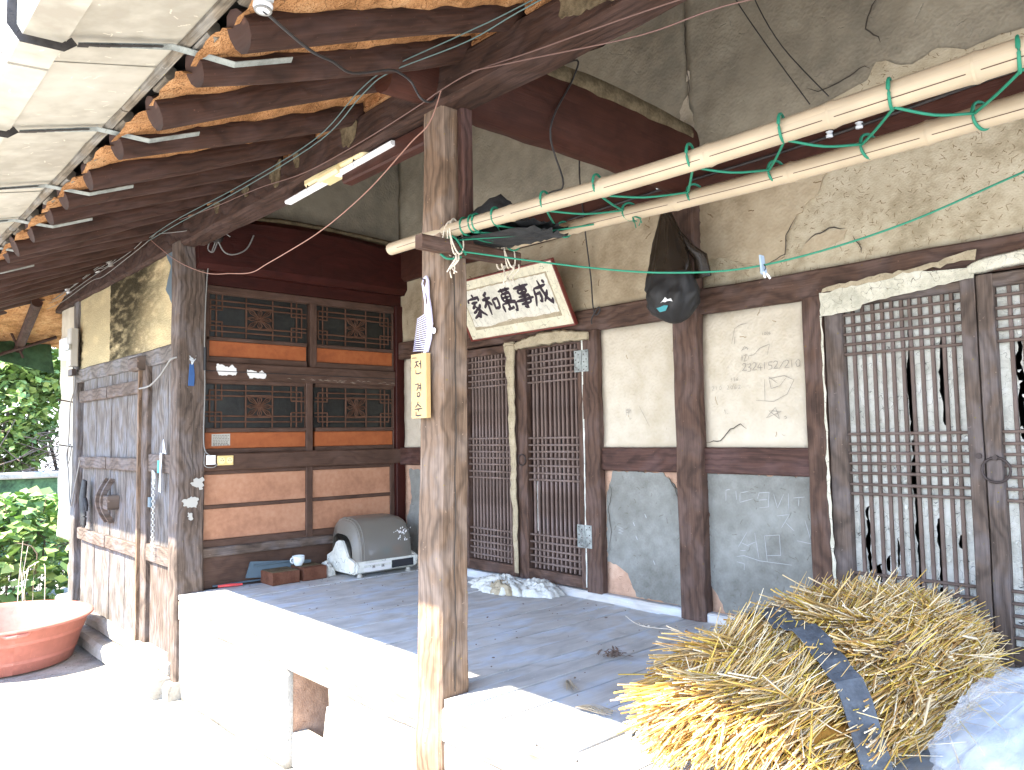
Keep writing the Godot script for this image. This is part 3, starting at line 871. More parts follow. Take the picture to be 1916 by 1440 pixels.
func torn_paper(d: Node3D, x0: float, x1: float, nv: int, holes: Array) -> void:
	# paper pasted behind the slats: one strip per gap, rippled, ripped open along the gaps named in holes [gap, y0, y1, width]
	var gw := (x1 - x0) / (nv + 1)
	var torn := mb()
	var st := mb()
	st.set_smooth_group(0)
	for g in nv + 1:
		var gx0 := x0 + g * gw; var gx1 := gx0 + gw
		var ny := 90
		var prev := []
		for j in ny + 1:
			var y := lerpf(0.145, 1.825, float(j) / ny)
			var cut_l := gx1; var cut_r := gx1
			for h in holes:
				if h[0] == g and y > h[1] and y < h[2]:
					var f: float = sin(PI * (y - h[1]) / (h[2] - h[1]))
					var ww: float = gw * h[3] * pow(maxf(f, 0.0), 0.35) * (0.75 + 0.5 * noise.get_noise_2d(y * 14.0, g * 7.0))
					var mid: float = lerpf(gx0, gx1, 0.55) + gw * 0.35 * noise.get_noise_2d(y * 5.0, g * 3.0 + 50.0)
					cut_l = clampf(mid - ww / 2, gx0, gx1); cut_r = clampf(mid + ww / 2, gx0, gx1)
			var rz := func(x: float) -> float: return 0.120 + 0.006 * noise.get_noise_2d(x * 22.0, y * 8.0) + 0.003 * noise.get_noise_2d(x * 60.0, y * 30.0)
			var row := [Vector3(gx0, y, rz.call(gx0)), Vector3(cut_l, y, rz.call(cut_l) + (0.004 if cut_l < gx1 else 0.0)), Vector3(cut_r, y, rz.call(cut_r) + (0.003 if cut_r < gx1 else 0.0)), Vector3(gx1, y, rz.call(gx1))]
			if j > 0:
				for k in [0, 2]:
					if row[k].distance_to(row[k + 1]) > 0.0005 or prev[k].distance_to(prev[k + 1]) > 0.0005:
						quad(st, prev[k], row[k], row[k + 1], prev[k + 1], Vector2(prev[k].x, prev[k].y), Vector2(row[k].x, row[k].y), Vector2(row[k + 1].x, row[k + 1].y), Vector2(prev[k + 1].x, prev[k + 1].y))
			prev = row
	obj("torn_paper", st, M.paper, d)
	st = mb()
	for k in 200:   # small rips and curled flaps
		var p := Vector2(rng.randf_range(x0 + 0.01, x1 - 0.03), pow(rng.randf(), 1.6) * 1.25 + 0.17)
		var s := rng.randf_range(0.008, 0.022)
		if k % 3 == 0:
			stroke(torn, [p, p + Vector2(s * 0.6, -s * 0.25), p + Vector2(s * 1.4, s * 0.2)], s * 0.28, wallxf(0.129), 0.0, 0.1)
		else:
			var q := Transform3D(Basis(Vector3(1, 0, 0), rng.randf_range(-0.8, 0.2)) * Basis(Vector3(0, 0, 1), rng.randf_range(-0.6, 0.6)), Vector3(p.x, p.y, 0.128))
			plate(st, PackedVector2Array([Vector2(0, 0), Vector2(s, s * 0.3), Vector2(s * 0.8, -s * 1.2), Vector2(s * 0.2, -s * 0.7)]), q, 0.0006)
	obj("paper_flap", st, M.paper, d).set_meta("kind", "stuff")
	obj("small_rip", torn, M.black, d)

# ------------------------------------------------------------------ the closet wall, plane x = 0
func cbox(called: String, z1: float, z0: float, y0: float, y1: float, xa: float, xb: float, axis: int, m: Material, p: Node, c := 0.004, wav := 0.0) -> MeshInstance3D:
	return timber(called, Vector3(xa, y0, z0), Vector3(xb, y1, z1), axis, m, p, c, wav)

func build_closet_wall() -> void:
	var w := thing("closet_wall", "dark red panelled cupboard wall with flower lattice windows and orange boards, left end of the veranda", "wall")
	var st := mb()
	box(st, Vector3(-0.16, -0.1, 0.0), Vector3(-0.06, 4.6, 2.06))
	obj("wall_core", st, M.dark_room, w)
	st = mb()
	panel(st, -2.06, -0.0, 2.9, 4.6, 0.0, 0.012, 0.05, 0.06, sidexf(-0.02))
	obj("upper_plaster", st, M.smoked, w)
	# rails and stiles of the frame
	cbox("base_board", 2.03, 0.17, 0.0, 0.245, -0.05, -0.012, 2, M.closet, w)
	cbox("bottom_rail", 2.03, 0.17, 0.243, 0.318, -0.05, 0.03, 2, M.old, w, 0.008, 0.006)
	cbox("sill_rail", 2.0, 0.165, 0.915, 1.052, -0.05, 0.055, 2, M.closet, w, 0.010, 0.008)
	cbox("middle_rail", 2.0, 0.12, 1.635, 1.774, -0.05, 0.03, 2, M.closet, w, 0.006)
	cbox("top_board", 2.0, 0.10, 2.393, 2.50, -0.05, 0.022, 2, M.dark_red, w, 0.004)
	cbox("top_rail", 2.0, 0.15, 2.335, 2.39, -0.05, 0.018, 2, M.closet, w, 0.004)
	cbox("corner_stile", 0.205, 0.10, 0.0, 2.39, -0.05, 0.05, 1, M.dark_red, w, 0.006)
	cbox("corner_stile", 2.03, 1.985, 0.32, 2.39, -0.05, 0.012, 1, M.closet, w, 0.004)
	for q in [[0.318, 0.915], [1.052, 1.635], [1.774, 2.335]]:
		cbox("side_stile", 1.985, 1.94 if q[0] > 1.1 else 1.98, q[0], q[1], -0.05, 0.010, 1, M.closet, w)
		cbox("centre_stile", 1.105 if q[0] < 1.1 else 1.066, 1.045 if q[0] < 1.1 else 1.006, q[0], q[1], -0.05, 0.018, 1, M.closet, w)
		cbox("side_stile", 0.25 if q[0] < 0.4 else 0.215, 0.205, q[0], q[1], -0.05, 0.010, 1, M.closet, w)
	# lower cupboard: four boards with rails between
	for q in [[1.98, 1.105], [1.045, 0.25]]:
		cbox("board_panel", q[0], q[1], 0.645, 0.885, -0.05, -0.006, 2, M.ply, w)
		cbox("board_panel", q[0], q[1], 0.375, 0.618, -0.05, -0.006, 2, M.ply, w)
		cbox("board_rail", q[0], q[1], 0.617, 0.647, -0.05, 0.008, 2, M.closet, w)
		cbox("board_rail", q[0], q[1], 0.885, 0.915, -0.05, 0.010, 2, M.closet, w)
		cbox("board_rail", q[0], q[1], 0.318, 0.376, -0.05, 0.012, 2, M.closet, w)
	# two rows of windows, each over a narrow orange board
	for row in [[1.052, 1.088, 1.217, 1.252, 1.604], [1.774, 1.824, 1.95, 1.98, 2.325]]:
		for q in [[1.965, 1.097], [1.015, 0.215]]:
			cbox("board_rail", q[0], q[1], row[0], row[1], -0.05, 0.006, 2, M.closet, w)
			cbox("orange_board", q[0], q[1], row[1], row[2], -0.05, -0.008, 2, M.ply_orange, w)
			cbox("board_rail", q[0], q[1], row[2], row[3], -0.05, 0.010, 2, M.closet, w)
			cbox("board_rail", q[0], q[1], row[4], row[4] + 0.034, -0.05, 0.008, 2, M.closet, w)
			flower_window(w, q[0], q[1], row[3], row[4])
	# the curved beam over it
	st = mb()
	var pts := []
	for k in 15:
		var f := k / 14.0
		pts.append(Vector3(0.03, 2.70 + 0.035 * sin(PI * f) , lerpf(2.08, 0.10, f)))
	var sc := []
	for k in 15:
		sc.append(0.88 + 0.16 * sin(PI * k / 14.0))
	sweep(st, pts, rect(0.22, 0.47, 0.05), sc, Vector3.UP, false, true, 0.010)
	obj("curved_beam", st, M.dark_red, w)
	st = mb()
	var r := RandomNumberGenerator.new(); r.seed = 5
	var lid := []
	for k in 12:
		lid.append(Vector3(0.035, 2.965 + 0.036 * sin(PI * k / 11.0) + r.randf_range(-0.004, 0.004), lerpf(1.85, 0.15, k / 11.0)))
	sweep(st, lid, PackedVector2Array([Vector2(-0.09, -0.03), Vector2(0.06, -0.03), Vector2(0.085, -0.012), Vector2(0.06, 0.012), Vector2(-0.08, 0.02)]), [], Vector3.UP, true, true, 0.01)
	obj("dust_ledge", st, M.fouled, w)
	# torn paper on the middle rail, the sticker, crack line and scratches
	for q in [[1.89, 1.725, 1.67, 1.76], [1.64, 1.475, 1.655, 1.725]]:
		st = mb()
		var xf := sidexf(0.031)
		plate(st, rough([Vector2(-q[0], q[2] + 0.04), Vector2(-q[0] + 0.02, q[2]), Vector2(-q[1] - 0.01, q[2] + 0.005), Vector2(-q[1], q[2] + 0.03), Vector2(-q[1] - 0.005, q[3] - 0.03)
			, Vector2(-q[1] - 0.04, q[3]), Vector2(-q[1] - 0.07, q[3] - 0.025), Vector2(-q[0] + 0.05, q[3] - 0.005), Vector2(-q[0], q[3])], 0.012, 0.006), xf, 0.002)
		obj("paper_remnant", st, M.tape_white, w)
	st = mb()
	tim(st, Vector3(0.0275, 1.70, 0.125), Vector3(0.034, 1.706, 1.99), 2, 0.001)
	obj("rail_groove", st, M.black, w)
	st = mb()
	plate(st, PackedVector2Array([Vector2(-1.91, 1.108), Vector2(-1.762, 1.112), Vector2(-1.762, 1.206), Vector2(-1.91, 1.203)]), sidexf(-0.0065), 0.002)
	var stk := obj("sticker", st, M.sticker, w)
	st = mb()
	for row in 7:
		var y := 1.192 - row * 0.0125
		var zz := -1.90
		while zz < -1.78:
			var l := rng.randf_range(0.008, 0.02)
			stroke(st, [Vector2(zz, y), Vector2(minf(zz + l, -1.77), y)], 0.006 if row < 5 else 0.010, sidexf(-0.0042), 0.0006, 1.0)
			zz += l + 0.005
	obj("small_print", st, M.pencil, stk)
	st = mb()
	for k in 26:
		var z := -rng.randf_range(0.25, 1.30); var y := 1.648 + rng.randf_range(0, 0.02)
		stroke(st, [Vector2(z, y), Vector2(z + 0.02, y + rng.randf_range(-0.006, 0.008)), Vector2(z + 0.045, y + rng.randf_range(-0.006, 0.004))], 0.0025, sidexf(0.031), 0.001, 0.2)
	obj("scratches", st, M.scratch, w)

func flower_window(w: Node3D, z1: float, z0: float, y0: float, y1: float) -> void:
	var fw := z1 - z0; var fh := y1 - y0
	var xf := sidexf(0.0) * Transform3D(Basis.IDENTITY, Vector3(-z1, y0, 0))   # local x 0..fw to the right, y up
	var st := mb()
	plate(st, PackedVector2Array([Vector2(0, 0), Vector2(fw, 0), Vector2(fw, fh), Vector2(0, fh)]), xf * Transform3D(Basis.IDENTITY, Vector3(0, 0, -0.032)), 0.006)
	var g := obj("lattice_window", st, M.dark_glass, w)
	var bars := []   # [ax, ay, bx, by] as shares of the opening
	for x in [0.10, 0.385, 0.65, 0.90]:
		bars.append([x, 0, x, 1])
	for y in [0.14, 0.27, 0.73, 0.86]:
		bars.append([0.045 if y < 0.2 or y > 0.8 else 0.0, y, 0.955 if y < 0.2 or y > 0.8 else 1.0, y])
	for s in [0, 1]:
		bars.append([absf(s - 0.045), 0.14, absf(s - 0.045), 0.86])
		for t in [0, 1]:
			bars.append([absf(s - 0.155), absf(t - 0.0), absf(s - 0.155), absf(t - 0.36)])
			bars.append([absf(s - 0.0), absf(t - 0.36), absf(s - 0.155), absf(t - 0.36)])
	for q in bars:
		st = mb()
		var a := Vector2(q[0] * fw, q[1] * fh); var b := Vector2(q[2] * fw, q[3] * fh)
		var vert := absf(a.x - b.x) < 0.001
		sweep(st, [xf * Vector3(a.x, a.y, -0.014 if vert else -0.009), xf * Vector3(b.x, b.y, -0.014 if vert else -0.009)], rect(0.009, 0.012, 0.002), [], Vector3.UP if not vert else Vector3.BACK)
		obj("slat", st, M.lattice, g)
	# flower of eight petals in the middle square
	var c := Vector2(0.5175 * fw, 0.5 * fh); var h := Vector2(0.132 * fw, 0.255 * fh)
	for k in 4:
		st = mb()
		var e0 := [Vector2(-1, -1), Vector2(1, -1), Vector2(1, 1), Vector2(-1, 1)][k] as Vector2
		var e1 := [Vector2(1, -1), Vector2(1, 1), Vector2(-1, 1), Vector2(-1, -1)][k] as Vector2
		var p0 := c + e0 * h; var p1 := c + e1 * h
		sweep(st, [xf * Vector3(p0.x, p0.y, -0.006), xf * Vector3(p1.x, p1.y, -0.006)], rect(0.009, 0.010, 0.002), [], Vector3.RIGHT)
		obj("flower_frame", st, M.lattice, g)
	for k in 8:
		st = mb()
		var an := TAU * k / 8.0
		var dir := Vector2(cos(an), sin(an)); var sd := dir.orthogonal()
		var ln := 0.98 if k % 2 == 0 else 1.30
		var f := func(a: float, b: float) -> Vector3:
			var p := c + (dir * a + sd * b) * h
			return xf * Vector3(p.x, p.y, -0.006)
		for s in [-1.0, 1.0]:
			sweep(st, [f.call(0.05, 0.0), f.call(ln * 0.66, 0.17 * s), f.call(ln, 0.0)], rect(0.007, 0.010, 0.002), [], Vector3.RIGHT)
		sweep(st, [f.call(0.0, 0.0), f.call(ln * 0.98, 0.0)], rect(0.004, 0.008, 0.001), [], Vector3.RIGHT)
		obj("petal", st, M.lattice, g)

# ------------------------------------------------------------------ the kitchen wall, plane z = 2.19, x < 0
func build_kitchen_wall() -> void:
	var w := thing("kitchen_wall", "cream kitchen wall with a black smoke stain above grey timber, left of the corner post", "wall")
	var st := mb()
	box(st, Vector3(-3.3, -0.5, 1.98), Vector3(-0.1, 3.2, 2.06))
	obj("wall_core", st, M.dark_room, w)
	# smoke-stained plaster, one sheet
	st = mb()
	var nx := 44; var ny := 14
	st.set_smooth_group(0)
	for i in nx:
		for j in ny:
			var v := []; var u := []
			for q in [[0, 0], [0, 1], [1, 1], [1, 0]]:
				var fx: float = (i + q[0]) / float(nx); var fy: float = (j + q[1]) / float(ny)
				var x := lerpf(-3.12, -0.10, fx); var y := lerpf(1.90, 2.80, fy)
				v.append(Vector3(x, y, 2.15 + 0.012 * noise.get_noise_2d(x * 2.6, y * 2.6) + 0.004 * noise.get_noise_2d(x * 11, y * 11)))
				u.append(Vector2(fx, 1 - fy))
			quad(st, v[0], v[1], v[2], v[3], u[0], u[1], u[2], u[3])
	obj("smoked_plaster", st, M.soot, w)
	st = mb()
	plate(st, rough([Vector2(-0.40, 2.72), Vector2(-0.22, 2.74), Vector2(-0.10, 2.72), Vector2(-0.10, 2.3), Vector2(-0.17, 2.22), Vector2(-0.26, 2.32), Vector2(-0.34, 2.38), Vector2(-0.22, 2.55)], 0.04, 0.008), wallxf(2.155), 0.010)
	obj("torn_dark_paper", st, M.slate, w)
	timber("lintel_beam", Vector3(-3.14, 1.79, 2.07), Vector3(-0.07, 1.925, 2.175), 0, M.grey_board, w, 0.012, 0.014)
	timber("end_post", Vector3(-3.22, -0.5, 2.03), Vector3(-3.05, 2.85, 2.17), 1, M.grey_board, w, 0.01, 0.016)
	timber("door_post", Vector3(-0.885, -0.5, 2.08), Vector3(-0.74, 1.80, 2.172), 1, M.old, w, 0.008, 0.008)
	# side bay: two planks, rails
	for q in [[-0.735, -0.55], [-0.545, -0.33], [-0.325, -0.12]]:
		timber("side_plank", Vector3(q[0], 0.30, 2.09), Vector3(q[1], 1.79, 2.135), 1, M.grey_board, w, 0.004)
		timber("side_plank", Vector3(q[0], -0.5, 2.09), Vector3(q[1], 0.18, 2.130), 1, M.old, w, 0.004)
	timber("side_rail", Vector3(-0.74, 0.90, 2.10), Vector3(-0.10, 1.05, 2.155), 0, M.old, w, 0.006)
	timber("side_rail", Vector3(-0.74, 0.17, 2.10), Vector3(-0.10, 0.31, 2.165), 0, M.old, w, 0.006)
	timber("side_stile", Vector3(-0.16, -0.5, 2.09), Vector3(-0.075, 1.80, 2.16), 1, M.old, w, 0.005)
	# the cream end of the wall, the plinth below
	st = mb()
	panel(st, -3.92, -3.2, 0.10, 2.85, 2.14, 0.02, 0.2)
	obj("end_plaster", st, M.cream, w)
	st = mb()
	panel(st, -3.72, -3.2, GROUND, 0.14, 2.06, 0.04, 0.3)
	obj("bare_clay_foot", st, M.peach, w)
	st = mb()
	tim(st, Vector3(-3.8, GROUND, 1.9), Vector3(-0.02, -0.62, 2.34), 0, 0.03, 0.02)
	tim(st, Vector3(-3.6, -0.62, 1.9), Vector3(-0.02, -0.50, 2.22), 0, 0.03, 0.02)
	obj("plinth", st, M.concrete, w)
	# a brown stain board at the left end of the plaster
	# doors
	plank_door("left plank leaf of the grey kitchen door, its wooden pull beside the gap", -2.86, -1.85, -1.80, [0.0, 0.0], -1.0)
	plank_door("right plank leaf of the grey kitchen door, nearer the corner post", -1.84, -0.90, -1.84, [0.0, 0.0], 1.0)
	# meter box and its coil
	var k := thing("junction_box", "white electric box on the cream end of the kitchen wall", "box")
	timber("box_body", Vector3(-3.47, 2.06, 2.145), Vector3(-3.17, 2.30, 2.25), 0, M.white, k, 0.015)
	timber("box_lid", Vector3(-3.44, 2.08, 2.25), Vector3(-3.20, 2.28, 2.262), 0, M.tape_white, k, 0.008)
	timber("meter", Vector3(-3.10, 1.96, 2.18), Vector3(-2.96, 2.36, 2.26), 1, M.panel_grey, k, 0.01)
	timber("clamp", Vector3(-3.12, 2.13, 2.26), Vector3(-2.94, 2.19, 2.28), 0, M.steel, k, 0.004)
	timber("clamp", Vector3(-3.12, 1.86, 2.2), Vector3(-2.96, 1.93, 2.24), 0, M.iron, k, 0.004)

func plank_door(label: String, x0: float, x1: float, _px: float, _o: Array, side: float) -> void:
	var d := thing("plank_door", label, "door", Vector3.ZERO, "kitchen door leaves")
	var n := 4
	for i in n:
		var a := lerpf(x0, x1, float(i) / n); var b := lerpf(x0, x1, float(i + 1) / n)
		timber("plank", Vector3(a + 0.002, -0.5, 2.10 + 0.004 * (i % 2)), Vector3(b - 0.002, 1.80, 2.145 + 0.004 * (i % 2)), 1, M.grey_board, d, 0.004, 0.004)
	var z := 2.146
	for y in [1.57, 0.90, 0.17]:
		var b := timber("batten", Vector3(x0 + (0.02 if side < 0 else 0.0), y, z), Vector3(x1 - 0.015, y + 0.115, z + 0.045), 0, M.old, d, 0.008, 0.006)
		if y > 1.5:
			b.set_meta("label", "top batten running past the planks")
	if side > 0:
		timber("hinge_block", Vector3(x1 - 0.16, 1.76, z), Vector3(x1 + 0.10, 1.88, z + 0.09), 0, M.old, d, 0.02)
		timber("edge_stile", Vector3(x1 - 0.005, -0.5, 2.12), Vector3(x1 + 0.03, 1.80, 2.20), 1, M.post, d, 0.004)
	# bow-shaped pull
	var px := x1 - 0.06 if side < 0 else x0 + 0.09
	var st := mb()
	var poly := PackedVector2Array()
	for k in 13:
		var f := k / 12.0
		poly.append(Vector2(0.03 + 0.085 * sin(PI * f), lerpf(0.40, 0.82, f)))
	for k in 13:
		var f := 1.0 - k / 12.0
		poly.append(Vector2(-0.015 + 0.085 * sin(PI * f), lerpf(0.415, 0.805, f)))
	var xf := Transform3D(Basis(Vector3(0, 0, 1), Vector3(0, 1, 0), Vector3(1, 0, 0)), Vector3(px, 0, 2.15))
	plate(st, poly, xf, 0.034)
	obj("pull_handle", st, M.old, d)
	if side > 0:
		timber("latch_bar", Vector3(px - 0.22, 0.565, 2.16), Vector3(px + 0.16, 0.645, 2.21), 0, M.old, d, 0.006)
		timber("latch_block", Vector3(px + 0.06, 0.54, 2.15), Vector3(px + 0.20, 0.67, 2.25), 0, M.old, d, 0.01)

# ------------------------------------------------------------------ posts, beams, roof
func build_posts_and_beams() -> void:
	var p := thing("front_post", "square weathered front post carrying the comb and the yellow nameplate", "post")
	var st := mb()
	var pts := []; var sc := []
	for k in 30:
		var f := k / 29.0
		pts.append(Vector3(lerpf(3.222, 3.302, f) + 0.006 * noise.get_noise_2d(f * 9.0, 3.0), lerpf(GROUND + 0.1, 2.69, f), 2.105 + 0.005 * noise.get_noise_2d(f * 7.0, 8.0)))
		sc.append(lerpf(1.06, 0.84, f) + 0.02 * noise.get_noise_2d(f * 12.0, 20.0))
	sweep(st, pts, rect(0.182, 0.166, 0.012), sc, Vector3.BACK, false, true, 0.005)
	obj("shaft", st, M.post, p)
	timber("side_lath", Vector3(3.372, 1.98, 2.03), Vector3(3.42, 2.665, 2.095), 1, M.rail, p, 0.01, 0.004)
	st = mb()
	lathe(st, [Vector2(0.0, GROUND - 0.05), Vector2(0.24, GROUND - 0.05), Vector2(0.22, GROUND + 0.06), Vector2(0.17, GROUND + 0.11), Vector2(0, GROUND + 0.11)], 18, Vector3(3.235, 0, 2.105))
	obj("foot_stone", st, M.concrete, p)
	st = mb()   # the long drying crack in its right face and the front face
	var xr := Transform3D(Basis(Vector3(0, 0, -1), Vector3.UP, Vector3(1, 0, 0)), Vector3(3.0, 0, 0))
	for q in 26:
		var y0 := 0.02 + q * 0.072
		var f0 := (y0 + 0.66) / 3.35; var f1 := (y0 + 0.072 + 0.66) / 3.35
		var w0 := 0.091 * lerpf(1.06, 0.84, f0) + lerpf(3.222, 3.302, f0) - 3.0 + 0.006
		var w1 := 0.091 * lerpf(1.06, 0.84, f1) + lerpf(3.222, 3.302, f1) - 3.0 + 0.006
		var z0 := -2.11 + 0.016 * noise.get_noise_1d(y0 * 2.0) ; var z1 := -2.11 + 0.016 * noise.get_noise_1d((y0 + 0.072) * 2.0)
		quad(st, xr * Vector3(z0 - 0.003, y0, w0), xr * Vector3(z1 - 0.003, y0 + 0.072, w1), xr * Vector3(z1 + 0.003, y0 + 0.072, w1), xr * Vector3(z0 + 0.003, y0, w0), Vector2.ZERO, Vector2.ZERO, Vector2.ZERO, Vector2.ZERO)
	obj("drying_crack", st, M.crack, p)
	st = mb()
	var front := wallxf(2.193)
	scribble(st, [[10, 0, 0, 80, 40, 60], [50, 30, 80, 20, 70, 50, 40, 60, 75, 70, 80, 110]], Vector2(3.345, 1.78), 0.0, 0.003, front)
	obj("carved_scratch", st, M.scratch, p)
	var c := thing("corner_post", "grey-brown corner post with white paint smears and a blue strap, left of the cupboard wall", "post")
	timber("shaft", Vector3(-0.105, GROUND + 0.1, 1.985), Vector3(0.062, 2.70, 2.20), 1, M.old, c, 0.014, 0.008, 0.005)
	st = mb()
	tim(st, Vector3(-0.16, GROUND - 0.05, 1.93), Vector3(0.10, GROUND + 0.12, 2.26), 0, 0.03)
	obj("foot_stone", st, M.concrete, c)
	st = mb()
	var sx := Transform3D(Basis(Vector3(0, 0, -1), Vector3.UP, Vector3(1, 0, 0)), Vector3(0.066, 0, 0))
	st = mb()
	plate(st, rough([Vector2(-2.06, 0.80), Vector2(-2.0, 0.78), Vector2(-1.995, 0.86), Vector2(-2.05, 0.87), Vector2(-2.10, 0.83)], 0.012, 0.012), sx, 0.003)
	obj("paint_smear", st, M.panel_grey, c)
	st = mb()
	plate(st, rough([Vector2(-2.15, 0.66), Vector2(-2.05, 0.64), Vector2(-2.03, 0.70), Vector2(-2.09, 0.73), Vector2(-2.15, 0.71)], 0.012, 0.012), sx, 0.003)
	obj("paint_smear", st, M.panel_grey, c)
	st = mb()
	plate(st, rough([Vector2(-2.11, 0.56), Vector2(-2.08, 0.55), Vector2(-2.08, 0.60), Vector2(-2.11, 0.61)], 0.01, 0.008), sx, 0.003)
	obj("paint_smear", st, M.panel_grey, c)
	st = mb()
	stroke(st, [Vector2(-2.085, 1.50), Vector2(-2.075, 1.3), Vector2(-2.09, 1.1), Vector2(-2.078, 0.9), Vector2(-2.09, 0.75)], 0.006, sx, 0.002, 0.2)
	obj("drying_crack", st, M.crack, c)
	# beams
	var pu := thing("eave_purlin", "long dark square eave beam with plaster smears resting on the front posts", "beam")
	timber("beam", Vector3(-4.1, 2.665, 2.015), Vector3(8.0, 2.86, 2.19), 0, M.purlin, pu, 0.02, 0.012, 0.008)
	for q in [[2.48, 2.66, 0], [1.93, 2.02, 1], [1.62, 1.78, 0], [1.20, 1.32, 1], [4.12, 4.72, 0], [0.72, 0.82, 1]]:
		st = mb()
		plate(st, rough([Vector2(q[0], 2.86), Vector2(q[0] + 0.03, 2.74 if q[2] == 0 else 2.78), Vector2((q[0] + q[1]) / 2, 2.70 if q[2] == 0 else 2.75), Vector2(q[1] - 0.02, 2.75), Vector2(q[1], 2.86)], 0.02, 0.016), wallxf(2.189), 0.008)
		obj("plaster_smear", st, M.fouled, pu)
	timber("under_plate", Vector3(2.4, 2.56, 2.06), Vector3(3.2, 2.66, 2.13), 0, M.beam, pu, 0.01, 0.006)
	var cb := thing("cross_beam", "massive dark red bowed beam from the front post to the rear wall", "beam")
	pts = []; sc = []
	for k in 22:
		var f := k / 21.0
		pts.append(Vector3(3.285, 2.90 + 0.02 * sin(PI * f), lerpf(2.44, 0.10, f)))
		sc.append(1.0 if f > 0.2 else 0.9)
	st = mb()
	var oval := PackedVector2Array()
	for k in 18:
		var an := TAU * k / 18.0
		oval.append(Vector2(signf(cos(an)) * pow(absf(cos(an)), 0.75) * 0.108, signf(sin(an)) * pow(absf(sin(an)), 0.85) * 0.238))
	sweep(st, pts, oval, sc, Vector3.UP, true, true, 0.012)
	obj("beam", st, M.beam, cb)
	st = mb()
	var dl := []
	for k in 14:
		var f := k / 13.0
		dl.append(Vector3(3.33, 3.075 + 0.03 * sin(PI * f), lerpf(1.75, 0.2, f)))
	sweep(st, dl, PackedVector2Array([Vector2(-0.05, 0.03), Vector2(0.0, 0.05), Vector2(0.045, 0.02), Vector2(0.062, -0.04), Vector2(0.055, -0.09), Vector2(0.0, -0.05)]), [], Vector3.UP, true, true, 0.012)
	obj("dust_crust", st, M.fouled, cb)

func axis_y(z: float) -> float:
	return 2.41 - 0.42 * (z - 3.33) if z > 2.1 else 2.927 + 0.56 * (2.1 - z)

